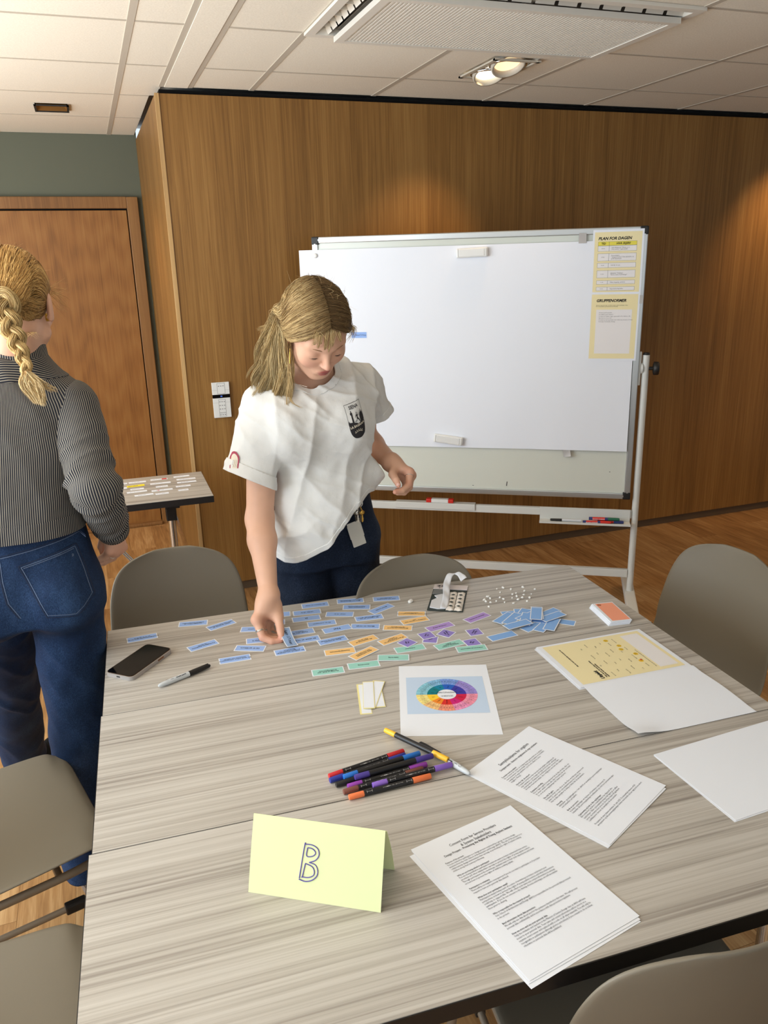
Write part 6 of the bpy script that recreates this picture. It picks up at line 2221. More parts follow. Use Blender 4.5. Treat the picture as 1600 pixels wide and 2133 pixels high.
strands2('hair_wisps', wis, np.concatenate([g.uniform(0.0003, 0.00055, 150), g.uniform(0.00018, 0.0003, 110), g.uniform(0.0003, 0.0007, len(wis) - 260)]), woman1, cols)

# brows, lashes, earring, necklace
M['brow'] = mat('eyebrow_brown', (150, 112, 78), 0.7)
M['lash'] = mat('eyelash_brown', (52, 34, 26), 0.7)
for q in (-1, 1):
    b = MB().tube([tuple(W(np.array([p]))[0]) for p in spl([(q * 0.013, 0.0895, 0.0275), (q * 0.030, 0.0868, 0.0335), (q * 0.047, 0.0725, 0.0300)], 10)], [0.0014 + 0.0010 * math.sin(i / 9 * 2.6) for i in range(10)], 6, flat=0.5)
    attach(b.build('eyebrow', M['brow']), woman1)
    lid = spl([(q * 0.0175, 0.0800, 0.0055), (q * 0.025, 0.0835, 0.0015), (q * 0.033, 0.0840, 0.0005), (q * 0.041, 0.0800, 0.0025), (q * 0.0475, 0.0735, 0.0060)], 14)
    b = MB().tube([tuple(W(np.array([p]))[0]) for p in lid], 0.0011, 6)
    for i in range(1, 14):
        p = lid[i]
        b.tube([tuple(W(np.array([p]))[0]), tuple(W(np.array([p + np.array([q * 0.001, 0.0030, -0.0022])]))[0])], [0.0005, 0.0002], 4)
    attach(b.build('eyelashes', M['lash']), woman1)
pa, pb = at(604, 733, 1.985), at(604, 757, 1.985)
attach(MB().tube([tuple(at(604, 726, 1.985)), tuple(pa)], 0.0006, 6).tube([tuple(pa), tuple(pb)], 0.0013, 8).build('earring', M['gold']), woman1)
nkp = spl([at(600, 760, 2.06), at(603, 782, 2.035), at(613, 797, 2.02), at(640, 806, 2.0)], 60)
b = MB().tube([tuple(p) for p in nkp], 0.0006, 5)
for p in nkp[::3]: b.ell(tuple(p), (0.0011, 0.0011, 0.0011), None, 6, 4)
attach(b.build('necklace', M['silver']), woman1)

# ------------------------------------------------ printed marks on the shirt
from mathutils.bvhtree import BVHTree
def bvh_of(o):
    dg = bpy.context.evaluated_depsgraph_get()
    bpy.context.view_layer.update()
    me = o.evaluated_get(dg).to_mesh()
    mw = o.matrix_world
    b = BVHTree.FromPolygons([mw @ v.co for v in me.vertices], [list(p.vertices) for p in me.polygons])
    o.evaluated_get(dg).to_mesh_clear()
    return b


def decal(name, polys, mt, origin, ax, ay, bvh, parent, off=0.0008, cell=0.0012):
    """polys: list of 2-D polygons in metres; laid on the cloth by projecting along the cloth's facing direction"""
    ax, ay = Vector(ax).normalized(), Vector(ay).normalized()
    ay = (ay - ax * ay.dot(ax)).normalized()
    nz = ax.cross(ay)
    bm = bmesh.new()
    for poly in polys:
        vs = [bm.verts.new((x, y, 0)) for x, y in poly]
        try: bm.faces.new(vs)
        except ValueError: pass
    bmesh.ops.triangulate(bm, faces=bm.faces[:])
    for _ in range(6):
        es = [e for e in bm.edges if e.calc_length() > cell * 3]
        if not es: break
        bmesh.ops.subdivide_edges(bm, edges=es, cuts=1)
        bmesh.ops.triangulate(bm, faces=[f for f in bm.faces if len(f.verts) > 3])
    me = bpy.data.meshes.new(name)
    bm.to_mesh(me)
    bm.free()
    return lay(name, me, mt, origin, ax, ay, nz, bvh, parent, off)


def lay(name, me, mt, origin, ax, ay, nz, bvh, parent, off=0.0008, place=(0, 0, 1.0, 0.0)):
    o0 = Vector(origin)
    px_, py_, sc, rot = place
    for v in me.vertices:
        x, y = v.co.x * sc, v.co.y * sc
        x, y = x * math.cos(rot) - y * math.sin(rot) + px_, x * math.sin(rot) + y * math.cos(rot) + py_
        p = o0 + ax * x + ay * y
        h = bvh.ray_cast(p + nz * 0.25, -nz)
        if h[0] is not None:
            v.co = h[0] + nz * off
        else: v.co = p
    me.materials.clear()
    me.materials.append(mt)
    o = bpy.data.objects.new(name, me)
    link(o)
    attach(o, woman1)
    o.parent = parent
    o.matrix_parent_inverse = parent.matrix_world.inverted()
    return o


bv = bvh_of(shirt1)
M['print_dark'] = mat('dark_shirt_print', (52, 50, 52), 0.8, spec=0.15)
M['print_cream'] = mat('cream_shirt_print', (226, 216, 196), 0.8, spec=0.15)
M['print_red'] = mat('dusky_red_print', (168, 74, 92), 0.8, spec=0.15)
OC = at(727, 858, 2.03)
AX, AY = Vector((0.97, 0.02, 0.16)), Vector((0.02, -0.30, 1.0))
AX.normalize(); AY = (AY - AX * AY.dot(AX)).normalized(); NZ = AX.cross(AY)
if NZ.y > 0: NZ = -NZ
def shield(w, h, n=14):
    pts = [(-w, h)]
    for i in range(n + 1):
        t = i / n
        pts.append((-w * math.cos(t * math.pi / 2) ** 0.75, -h * 0.15 - (h * 0.9) * math.sin(t * math.pi / 2)))
    for i in range(n - 1, -1, -1):
        t = i / n
        pts.append((w * math.cos(t * math.pi / 2) ** 0.75, -h * 0.15 - (h * 0.9) * math.sin(t * math.pi / 2)))
    pts.append((w, h))
    return pts
def ringpoly(a, b):
    return [[a[i], a[(i + 1) % len(a)], b[(i + 1) % len(b)], b[i]] for i in range(len(a))]
SW, SH = 0.0245, 0.042
outer, inner = shield(SW, SH), shield(SW - 0.0008, SH - 0.0008)
decal('shield_outline', ringpoly(outer, inner), M['print_dark'], OC, AX, AY, bv, shirt1)
low = [p for p in shield(SW - 0.0002, SH) if p[1] < -0.0075]
skyl = [(SW * 0.98, -0.0075), (SW * 0.9, -0.004), (SW * 0.55, -0.003), (SW * 0.2, -0.006), (-SW * 0.1, -0.002), (-SW * 0.3, -0.0005), (-SW * 0.5, 0.0005), (-SW * 0.62, -0.001), (-SW * 0.8, 0.001), (-SW * 0.92, 0.0055), (-SW * 0.98, -0.0035)]
decal('dark_base', [low + skyl], M['print_dark'], OC, AX, AY, bv, shirt1)
tower = [(-0.0125, -0.002), (-0.0125, 0.018), (-0.0145, 0.019), (-0.0145, 0.023), (-0.0125, 0.0235), (-0.0122, 0.0275), (-0.0100, 0.0275), (-0.0098, 0.0235), (-0.0080, 0.023), (-0.0085, 0.012), (-0.0075, 0.004), (-0.0070, -0.002)]
runner = [(0.0030, 0.0215), (0.0048, 0.0215), (0.0050, 0.0185), (0.0042, 0.0178), (0.0052, 0.0140), (0.0080, 0.0155), (0.0095, 0.0185), (0.0105, 0.0180), (0.0088, 0.0135), (0.0058, 0.0120), (0.0056, 0.0085), (0.0085, 0.0050), (0.0108, 0.0000), (0.0122, -0.0040), (0.0108, -0.0045), (0.0065, 0.0030), (0.0030, 0.0055), (0.0005, 0.0005), (-0.0050, 0.0008), (-0.0050, 0.0020), (-0.0005, 0.0020), (0.0020, 0.0060), (0.0025, 0.0140), (0.0000, 0.0120), (-0.0012, 0.0100), (-0.0022, 0.0106), (-0.0004, 0.0140), (0.0028, 0.0175)]
trees = [(0.0125, -0.004), (0.0115, 0.004), (0.0120, 0.012), (0.0135, 0.015), (0.0142, 0.0215), (0.0152, 0.0150), (0.0165, 0.017), (0.0175, 0.0245), (0.0188, 0.0165), (0.0200, 0.0160), (0.0212, 0.0205), (0.0225, 0.0145), (0.0235, 0.008), (0.0236, -0.004)]
decal('silhouettes', [tower, runner, trees], M['print_dark'], OC, AX, AY, bv, shirt1, 0.0009)
arc = []
for rr_, w_ in ((0.0150, 0.0012), (0.0125, 0.0007)):
    a = [(rr_ * math.sin(q), -0.0330 + rr_ * math.cos(q) * 0.75) for q in np.linspace(-0.95, 0.95, 12)]
    b_ = [((rr_ - w_) * math.sin(q), -0.0330 + (rr_ - w_) * math.cos(q) * 0.75) for q in np.linspace(-0.95, 0.95, 12)]
    arc += [[a[i], a[i + 1], b_[i + 1], b_[i]] for i in range(11)]
for q in (-0.7, -0.35, 0, 0.35, 0.7):
    cx_, cy_ = 0.0165 * math.sin(q), -0.0330 + 0.0165 * math.cos(q) * 0.8
    arc.append([(cx_ - 0.0012, cy_), (cx_, cy_ + 0.0022), (cx_ + 0.0012, cy_), (cx_, cy_ - 0.0008)])
decal('crown_mark', arc, M['print_cream'], OC, AX, AY, bv, shirt1, 0.0016)
lay('shield_lettering', text_mesh('SIENA', 0.0105, bold=0.0002).copy(), M['print_dark'], OC, AX, AY, NZ, bv, shirt1, 0.0010, (0.0005, 0.0335, 1, 0.0))
lay('shield_lettering', text_mesh('LA BAGNAIA', 0.0078, bold=0.0002).copy(), M['print_cream'], OC, AX, AY, NZ, bv, shirt1, 0.0016, (0.000, -0.0095, 1, 0.03))
# small arched emblem on her right sleeve
OS = at(481, 962, 2.0)
AXS, AYS = Vector((0.92, -0.38, 0.02)).normalized(), Vector((0.10, 0.10, 1.0))
AYS = (AYS - AXS * AYS.dot(AXS)).normalized()
oa = [(-0.013, -0.020)] + [(-0.015 * math.cos(q) * (1 + 0.06 * math.sin(7 * q)), 0.004 + 0.019 * math.sin(q)) for q in np.linspace(0, math.pi, 16)] + [(0.012, -0.020)]
ia = [(-0.0105, -0.020)] + [(-0.011 * math.cos(q), 0.002 + 0.015 * math.sin(q)) for q in np.linspace(0, math.pi, 16)] + [(0.0085, -0.020)]
decal('sleeve_emblem', [[oa[i], oa[i + 1], ia[i + 1], ia[i]] for i in range(len(oa) - 1)], M['print_red'], OS, AXS, AYS, bv, shirt1, 0.0040)
decal('emblem_field', [ia], M['print_cream'], OS, AXS, AYS, bv, shirt1, 0.0036)
sc_ = []
for k in range(9):
    x, y = -0.006 + 0.0016 * k, -0.012 + 0.006 * math.sin(k * 2.1)
    sc_.append([(x, y), (x + 0.0006, y), (x + 0.003, y + 0.008), (x + 0.0024, y + 0.008)])
decal('emblem_lines', sc_, M['ink_soft'], OS, AXS, AYS, bv, shirt1, 0.0044)

# ------------------------------------------------ keys and badge at her belt, the card in her hand
kb = thing('key_bunch', 'bunch of keys on a metal ring at the hip of the T-shirt wearer', 'keys', tuple(at(747, 1048, 2.105)))
MB().tube([(0.012 * math.cos(q), 0.002 * math.sin(q), 0.012 * math.sin(q)) for q in np.linspace(0, 2 * math.pi, 25)], 0.0012, 6, cap=False).build('key_ring', M['silver'], kb)
M['key_dark'] = mat('dark_key_metal', (96, 88, 76), 0.3, 0.9)
for k, (dx, ln_, mt) in enumerate(((-0.010, 0.042, 'key_dark'), (-0.004, 0.046, 'silver'), (0.003, 0.040, 'key_dark'), (0.008, 0.043, 'gold'))):
    b = MB().tube([(dx * 0.4, -0.002 * k, -0.010), (dx, -0.002 * k, -0.022)], 0.0014, 6)
    b.lathe([(0.002, -0.001), (0.0075, -0.001), (0.0075, 0.001), (0.002, 0.001)], 14, ((dx, -0.002 * k, -0.028), (0, 1, 0)))
    b.box((dx, -0.002 * k, -0.034 - ln_ * 0.25), (0.004, 0.0016, ln_ * 0.55))
    for t_ in range(3): b.box((dx + 0.0028, -0.002 * k, -0.034 - ln_ * (0.25 + 0.08 * t_)), (0.002, 0.0016, 0.002))
    b.build('key', M[mt], kb)
q = [at(728.5, 1091, 2.105), at(754, 1081, 2.105), at(757.5, 1132, 2.105), at(731, 1143, 2.105)]
c = sum(q) / 4
xa, ya = Vector(q[1] - q[0] + q[2] - q[3]), Vector(q[0] - q[3] + q[1] - q[2])
w_, h_ = xa.length / 2, ya.length / 2
xa.normalize(); ya = (ya - xa * ya.dot(xa)).normalized(); za = xa.cross(ya)
bd = thing('access_badge', 'blank off-white badge holder hanging below the keys at the hip', 'badge', tuple(c))
bd.rotation_euler = Matrix((xa, ya, za)).transposed().to_euler()
M['badge'] = mat('badge_plastic', (206, 202, 190), 0.45)
MB().prism(rrect(w_, h_, 0.002), -0.0012, 0.0012).build('holder', M['badge'], bd)
for sx in (-1, 1):
    MB().box((sx * w_ / 2, h_ * 0.12, 0), (0.003, h_ * 0.55, 0.0034), bev=0.0008).build('edge_rail', M['badge'], bd)
MB().tube([(w_ * 0.2, h_ / 2 - 0.002, 0.0), (w_ * 0.28, h_ / 2 + 0.012, 0.0)], 0.0016, 6).build('strap', M['black'], bd)

bot = at(609, 1348.5, 1.815)
_r = Mcam.T @ np.array([609 - 800, 1348.5 - 1066.5, F_PX]); bot = _r * ((ZT + 0.0015 - CAM_LOC.z) / _r[2]) + np.array([0, 0, CAM_LOC.z])
best = None
for Y in np.arange(1.80, 1.92, 0.001):
    p = at(592, 1312, Y)
    d_ = abs(np.linalg.norm(p - bot) - 0.070)
    if best is None or d_ < best[0]: best = (d_, p)
top = best[1]
ya = Vector(top - bot).normalized()
xa = Vector(at(620, 1347, bot[1]) - at(598, 1349, bot[1])).normalized()
xa = (xa - ya * xa.dot(ya)).normalized()
za = xa.cross(ya)
M['card_held_shaded'] = mat('card_held_shaded', (150, 176, 214), 0.75, spec=0.25)  # duller than the other blue cards: its shaded side is put into the colour
hc = MB().sheet(0.030, 0.074, lambda u, v: 0.006 * (2 * v - 1) ** 2, 1, 10, 0.0004).grid(lambda u, v: (-0.0128 + u * 0.0256, -0.0348 + v * 0.0696, 0.006 * ((2 * v - 1) * 0.94) ** 2 + 0.0007), 1, 10, 1).build('held_card', [M['paper'], M['card_held_shaded']])
hc.matrix_world = Matrix(((xa.x, ya.x, za.x, 0), (xa.y, ya.y, za.y, 0), (xa.z, ya.z, za.z, 0), (0, 0, 0, 1)))
hc.location = (Vector(bot) + Vector(top)) / 2
tag(hc, 'pale blue card with handwriting, held upright between thumb and finger', 'card')
text('Søkt 17 mars', 0.0115, M['ink'], hc, (0.0, 0.0, 0.0042), math.radians(-90), bold=0.0001, shear=0.3)
# ================================================================ PERSON in the striped jacket, seen from behind at the left edge
woman2 = thing('person', 'person with a blond plait, striped jacket and jeans, walking away at the left', 'person', (-0.24, 2.05, 0))
HC2 = at(34, 642, 2.03)
RH2 = rotm(-15, -4, -2)
SP = -0.192
NB2 = np.array([-0.172, 2.035, 1.475])
SR2, ER2, WR2 = at(152, 838, 2.01), at(196, 1012, 1.885), at(236, 1106, 2.075)
SL2 = np.array([2 * SP - SR2[0], 2.05, SR2[2]])
EL2, WL2 = SL2 + np.array([-0.05, 0.06, -0.26]), SL2 + np.array([-0.03, 0.24, -0.38])
HIP = np.array([-0.222, 2.03, 0.94])
B2 = Sdf()
head_prims(B2, HC2, RH2)
B2.add(p_cone(HC2 + RH2 @ np.array([0, -0.030, -0.045]), NB2, 0.051, 0.056), 0.03)
B2.add(p_loft([(0.84, -0.224, 2.03, 0.145, 0.100, 0), (0.98, -0.222, 2.03, 0.130, 0.090, 0), (1.10, -0.212, 2.03, 0.115, 0.085, 0), (1.26, -0.200, 2.03, 0.125, 0.088, 0), (1.36, SP, 2.035, 0.12, 0.080, 0), (1.42, SP, 2.04, 0.08, 0.06, 0)]), 0.04)
for Sh, El, Wr in ((SR2, ER2, WR2), (SL2, EL2, WL2)):
    B2.add(p_cone(NB2 + np.array([0, 0.01, -0.04]), Sh, 0.050, 0.034), 0.03)
    B2.add(p_cone(Sh, El, 0.036, 0.034), 0.03)
    B2.add(p_cone(El, Wr, 0.036, 0.0235), 0.02)
LEG = [((-0.140, 2.03, 0.90), (-0.158, 2.030, 0.50), (-0.200, 2.035, 0.075), (-0.190, 2.090)), ((-0.305, 2.05, 0.90), (-0.345, 2.30, 0.53), (-0.388, 2.600, 0.085), (-0.352, 2.690))]
for hip, knee, ank, ft in LEG:
    B2.add(p_cone(hip, knee, 0.080, 0.052), 0.03)
    B2.add(p_cone(knee, ank, 0.050, 0.033), 0.02)
    B2.add(p_ell((ft[0], ft[1], 0.042), (0.036, 0.095, 0.036)), 0.02)
# right hand: half closed, back of the hand towards the right
def relaxed_hand(s, W, mc, curl):
    for mpt in mc: s.add(p_cone(W, mpt, 0.0205, 0.012), 0.016)
    for i, mpt in enumerate(mc):
        l = [1.0, 1.05, 0.98, 0.82][i]
        p = mpt + np.array(curl[0]) * 0.040 * l
        d = p + np.array(curl[1]) * 0.026 * l
        t = d + np.array(curl[2]) * 0.020 * l
        finger(s, [mpt, p, d, t], [0.0112 * (0.9 + 0.1 * l), 0.0096, 0.0084, 0.0068])
    b = W + (mc[0] - W) * 0.25
MC2 = [at(212, 1138, 2.115), at(222, 1146, 2.105), at(234, 1149, 2.09), at(246, 1147, 2.075)]
MC2 = [at(256, 1139, 2.105), at(248, 1146, 2.09), at(238, 1149, 2.075), at(228, 1147, 2.062)]
relaxed_hand(B2, WR2, MC2, ((-0.42, 0.55, -0.62), (-0.90, -0.10, -0.35), (-0.60, -0.75, 0.25)))
finger(B2, [WR2 + (MC2[0] - WR2) * 0.2 + np.array([-0.008, 0, 0]), at(216, 1121, 2.09), at(211, 1138, 2.10), at(214, 1152, 2.105)], [0.0165, 0.0120, 0.0102, 0.0076], 0.014)
ml = [WL2 + np.array([0.0, 0.05 - 0.012 * k, -0.055 - 0.006 * k]) for k in range(4)]
relaxed_hand(B2, WL2, ml, ((0.2, 0.45, -0.85), (0.6, -0.2, -0.7), (0.5, -0.7, -0.2)))
finger(B2, [WL2, WL2 + np.array([0.03, 0.03, -0.035]), WL2 + np.array([0.04, 0.04, -0.065]), WL2 + np.array([0.04, 0.04, -0.088])], [0.0165, 0.012, 0.0102, 0.0076], 0.014)
V, F = B2.mesh((-0.62, 1.80, -0.01), (0.12, 2.82, 1.76), 0.0035, 2)
kn = [(m_, 0.014, 0.4) for m_ in MC2]
body2 = attach(np_obj('body', V, F, M['skin'], None, skin_color(V, [(HC2, RH2)], kn)), woman2)
attach(ring_on('', MC2[2], MC2[2] + np.array([-0.42, 0.55, -0.62]) * 0.04, 0.4, 0.0112, M['silver'], None, 0.0012), woman2)

# jacket: striped cloth, the stripe coordinate is stored per point
def stripe_mat(name, period, dark, light, width):
    m = mat(name, dark, 0.85, spec=0.15)
    t = NT(m)
    a = t.n('ShaderNodeAttribute', attribute_name='cloth')
    sx = t.n('ShaderNodeSeparateXYZ', {0: a.outputs['Vector']})
    u = t.math('ADD', t.math('DIVIDE', sx.outputs[0], period), t.math('MULTIPLY', t.noise(t.coord('Object'), 30, 2), 0.12))
    f = t.math('ABSOLUTE', t.math('SUBTRACT', t.math('FRACT', u), 0.5))
    k = t.n('ShaderNodeMapRange', {'Value': f, 'From Min': width / 2 - 0.05, 'From Max': width / 2 + 0.05, 'To Min': 1.0, 'To Max': 0.0}).outputs[0]
    t.color(t.mix(dark, light, k))
    t.bump(t.noise(t.coord('Object'), 700, 2), 0.15, 0.001)
    return m


M['stripe'] = stripe_mat('striped_cloth', 0.0054, (38, 41, 50), (150, 143, 131), 0.40)
JZ = [(1.045, -0.222, 2.03, 0.150, 0.122, 0), (1.10, -0.218, 2.03, 0.150, 0.120, 0), (1.18, -0.210, 2.03, 0.152, 0.118, 0), (1.27, -0.200, 2.03, 0.155, 0.114, 0), (1.34, -0.195, 2.035, 0.152, 0.105, 0), (1.39, SP, 2.04, 0.120, 0.090, 0), (1.44, SP + 0.010, 2.042, 0.088, 0.078, 0), (1.475, SP + 0.018, 2.04, 0.070, 0.070, 0)]
J2 = Sdf().add(p_loft(JZ), 0)
J2.add(p_cone(NB2 + np.array([-0.01, 0.01, -0.055]), SR2 + np.array([0.0, 0, 0.000]), 0.062, 0.048), 0.05)
J2.add(p_cone(NB2 + np.array([-0.03, 0.01, -0.055]), SL2, 0.062, 0.048), 0.05)
V, F = J2.mesh((-0.62, 1.84, 1.0), (0.10, 2.24, 1.54), 0.0045, 2)
N_ = normals(V, F)
q = V - np.array([SP, 2.03, 1.2])
V = V + N_ * (0.005 * (fbm(q * 18, 3) - 0.5) + 0.004 * (1 - np.abs(2 * vnoise(np.stack([q[:, 0] * 14 + q[:, 2] * 5, q[:, 1] * 5, q[:, 2] * 3], 1)) - 1)) ** 2)[:, None]
cx_ = np.interp(V[:, 2], [j[0] for j in JZ], [j[1] for j in JZ])
ang_u = lambda V: np.arctan2(V[:, 0] - np.interp(V[:, 2], [j[0] for j in JZ], [j[1] for j in JZ]), -(V[:, 1] - 2.03)) * 0.150
zy = at(75, 797, 1.92)[2]
cnk = np.linalg.norm((V - NB2) * np.array([1, 1, 0.8]), axis=1) - 0.066
arm_cut = 0.5 * (SR2 + SL2)
c_arm = (0.150 - np.abs(V[:, 0] - arm_cut[0])) + 0.25 * np.maximum(0, V[:, 1] * 0)
c_lo, c_hi = V[:, 2] - (zy + 0.05 * np.abs(V[:, 0] - SP) * 0), V[:, 2] - 1.085
def jpart(name, off, c, uvf, par):
    v, f = clip_mesh(V + N_ * off, F, c)
    uv = np.zeros((len(v), 3))
    uv[:, 0] = uvf(v)
    o = np_obj(name, v, f, M['stripe'], None, uv=uv, thick=0.003)
    attach(o, woman2)
    if par is not None:
        o.parent = par
        o.matrix_parent_inverse = par.matrix_world.inverted()
    return o
jacket = jpart('jacket', 0.0, np.minimum(np.minimum(cnk, zy + 0.004 - V[:, 2]), np.minimum(V[:, 2] - 1.104, 1.0)), ang_u, None)
bpy.context.view_layer.update()
jpart('yoke', 0.0018, np.minimum(cnk, V[:, 2] - zy), lambda v: v[:, 2] * 0.78 + 0.80 * v[:, 1], jacket)
jpart('hem_band', 0.0015, np.minimum(1.112 - V[:, 2], V[:, 2] - 1.069), ang_u, jacket)
b = MB()
zz = lambda u: zy - 0.0005
seam = []
for u in np.linspace(-1.15, 1.15, 40):
    seam.append(u)
# collar
cb = NB2 + np.array([0.004, -0.004, 0.022])
def colf(u, v):
    th = (u - 0.5) * 2 * 2.45
    r_ = 0.070 + 0.012 * v * v * 0 + (0.004 if v < 0.5 else 0.0)
    return (cb[0] + (0.070 - 0.006 * v) * math.sin(th), cb[1] - (0.070 - 0.010 * v) * math.cos(th) + 0.004, cb[2] - 0.030 + 0.052 * v + 0.010 * abs(math.sin(th)) * (v - 0.6))
b = MB().grid(colf, 48, 8)
o = b.build('collar', M['stripe'])
a = o.data.attributes.new('cloth', 'FLOAT_VECTOR', 'POINT')
uvs = np.zeros((len(o.data.vertices), 3), np.float32)
uvs[:, 0] = [((i % 49) / 48 - 0.5) * 4.9 * 0.072 for i in range(len(uvs))]
a.data.foreach_set('vector', uvs.ravel())
o.modifiers.new('thickness', 'SOLIDIFY').thickness = 0.004
attach(o, woman2); o.parent = jacket; o.matrix_parent_inverse = jacket.matrix_world.inverted()
# sleeves
def sleeve(Sh, El, Wr, sd):
    s = Sdf()
    d1 = (El - Sh)
    s.add(p_cone(Sh + d1 * 0.02, El, 0.057, 0.054), 0)
    s.add(p_cone(El, El + (Wr - El) * 0.92, 0.054, 0.041), 0.02)
    s.add(p_cone(El + (Wr - El) * 0.92, Wr + (Wr - El) * 0.10, 0.041, 0.036), 0.01)
    lo, hi = np.minimum(np.minimum(Sh, El), Wr) - 0.09, np.maximum(np.maximum(Sh, El), Wr) + 0.09
    v, f = s.mesh(lo, hi, 0.0045, 2)
    n_ = normals(v, f)
    def along(v):
        t1 = np.clip((v - Sh) @ (El - Sh) / ((El - Sh) @ (El - Sh)), 0, 1)
        p1 = Sh + t1[:, None] * (El - Sh)
        t2 = np.clip((v - El) @ (Wr - El) / ((Wr - El) @ (Wr - El)), 0, 1.2)
        p2 = El + t2[:, None] * (Wr - El)
        first = np.linalg.norm(v - p1, axis=1) < np.linalg.norm(v - p2, axis=1)
        return np.where(first, t1 * 0.26, 0.26 + t2 * 0.24), np.where(first[:, None], p1, p2)
    L_, ax = along(v)
    wr = (1 - np.abs(2 * vnoise(np.stack([L_ * 26 + v[:, 0] * 9, v[:, 1] * 7, v[:, 2] * 6], 1)) - 1)) ** 2
    v = v + n_ * (0.010 * (wr - 0.3) * np.clip((L_ - 0.06) / 0.16, 0.12, 1) + 0.010 * (fbm(v * 16, 2) - 0.5))[:, None]
    dw = (Wr - El) / np.linalg.norm(Wr - El)
    v, f = clip_mesh(v, f, np.minimum(-((v - (Wr - dw * 0.004)) @ dw), 1.0))
    L_, ax = along(v)
    r_ = v - ax
    A = (El - Sh) / np.linalg.norm(El - Sh)
    e1 = np.array([0, -1.0, 0]) - A * (-A[1]); e1 /= np.linalg.norm(e1)
    e2 = np.cross(A, e1)
    uv = np.zeros((len(v), 3))
    A2 = (Wr - Sh) / np.linalg.norm(Wr - Sh)
    A = A2
    e1 = np.array([0, -1.0, 0]) - A * (-A[1]); e1 /= np.linalg.norm(e1)
    e2 = np.cross(A, e1)
    f1 = e1 - A2 * (e1 @ A2); f1 /= np.linalg.norm(f1)
    f2 = np.cross(A2, f1)
    low_ = L_ > 0.26
    uv[:, 0] = np.where(low_, np.arctan2(r_ @ f2, r_ @ f1), np.arctan2(r_ @ e2, r_ @ e1)) * np.where(low_, 0.050, 0.054)
    # the tube seam is turned to the inner side of the arm
    o = attach(np_obj('sleeve', v, f, M['stripe'], None, uv=uv, thick=0.003), woman2)
    o.parent = jacket
    o.matrix_parent_inverse = jacket.matrix_world.inverted()
    c = MB().tube([tuple(Wr - dw * 0.040), tuple(Wr - dw * 0.002)], [0.0405, 0.0375], 40, cap=False).build('cuff', M['stripe'])
    at_ = c.data.attributes.new('cloth', 'FLOAT_VECTOR', 'POINT')
    k = np.zeros((len(c.data.vertices), 3), np.float32)
    k[:, 0] = [(i % 40) / 40 * 0.245 for i in range(len(k))]
    at_.data.foreach_set('vector', k.ravel())
    c.modifiers.new('thickness', 'SOLIDIFY').thickness = 0.003
    attach(c, woman2); c.parent = jacket; c.matrix_parent_inverse = jacket.matrix_world.inverted()
    return o
sl_r = sleeve(SR2, ER2, WR2, 1)
sleeve(SL2, EL2, WL2, -1)
attach(MB().ell(tuple(at(247, 1115, 2.035)), (0.0065, 0.0065, 0.003), Euler((1.2, 0, 0.3)).to_matrix(), 14, 6).build('cuff_button', M['silver']), woman2)

# jeans
J3 = Sdf().add(p_loft([(0.86, -0.224, 2.03, 0.168, 0.122, 0), (0.95, -0.224, 2.03, 0.166, 0.120, 0), (1.04, -0.220, 2.03, 0.148, 0.108, 0), (1.10, -0.218, 2.03, 0.138, 0.102, 0)]), 0)
J3.add(p_ell((-0.148, 1.965, 0.90), (0.080, 0.075, 0.085)), 0.05)
J3.add(p_ell((-0.300, 1.975, 0.90), (0.080, 0.075, 0.085)), 0.05)
for (hip, knee, ank, ft), rr_ in zip(LEG, ((0.092, 0.070, 0.060), (0.092, 0.072, 0.066))):
    hip, knee, ank = np.array(hip), np.array(knee), np.array(ank)
    J3.add(p_cone(hip, knee, rr_[0], rr_[1]), 0.03)
    J3.add(p_cone(knee, ank - np.array([0, 0, 0.02]), rr_[1], rr_[2]), 0.02)
V, F = J3.mesh((-0.48, 1.84, 0.0), (0.02, 2.74, 1.14), 0.006, 2)
N_ = normals(V, F)
V = V + N_ * (0.012 * (fbm(V * np.array([14, 14, 8]), 3) - 0.5) + 0.0075 * (((1 - np.abs(2 * vnoise(np.stack([V[:, 0] * 9 + V[:, 2] * 4, V[:, 1] * 8, V[:, 2] * 10 + V[:, 0] * 14 + 0.9 * fbm(V * 9, 2)], 1)) - 1)) ** 2) - 0.3) * np.clip((0.86 - V[:, 2]) / 0.1, 0, 1))[:, None]
V, F = clip_mesh(V, F, np.minimum(1.098 - V[:, 2], V[:, 2] - np.where(V[:, 1] > 2.35, 0.075, 0.052)))
jeans2 = attach(np_obj('jeans', V, F, M['denim'], None, thick=0.003), woman2)
bv2 = bvh_of(jeans2)
M['denim_pocket'] = M['denim'].copy()
def at_back(px_, py_): return at(px_, py_, 1.90)
POC = at_back(120, 1215)
pax, pay = Vector((1, 0, 0)), Vector((0, 0.05, 1))
pnz = pax.cross(pay)
def flat2(pts):
    out = []
    for p in pts:
        d = Vector(at_back(*p) - POC)
        out.append((d.x, d.z))
    return out
pk_ = flat2([(37, 1184), (97, 1164), (158, 1145), (180, 1195), (198, 1243), (180, 1264), (162, 1280), (130, 1281), (99, 1283), (66, 1230)])
decal('back_pocket', [pk_], M['denim'], POC, pax, pay, bv2, jeans2, 0.0035, 0.006)
def strip(pts, w):
    q = [Vector(p) for p in pts]
    out = []
    for a_, b_ in zip(q[:-1], q[1:]):
        d = (b_ - a_).normalized()
        n_ = Vector((-d.y, d.x)) * w / 2
        out.append([tuple(a_ - n_), tuple(b_ - n_), tuple(b_ + n_), tuple(a_ + n_)])
    return out
M['seam_light'] = mat('faded_seam', (108, 122, 146), 0.85)
M['seam_dark'] = mat('dark_seam', (22, 34, 60), 0.85)
cl = pk_ + [pk_[0]]
inn = [(x * 0.93, y * 0.93) for x, y in cl]
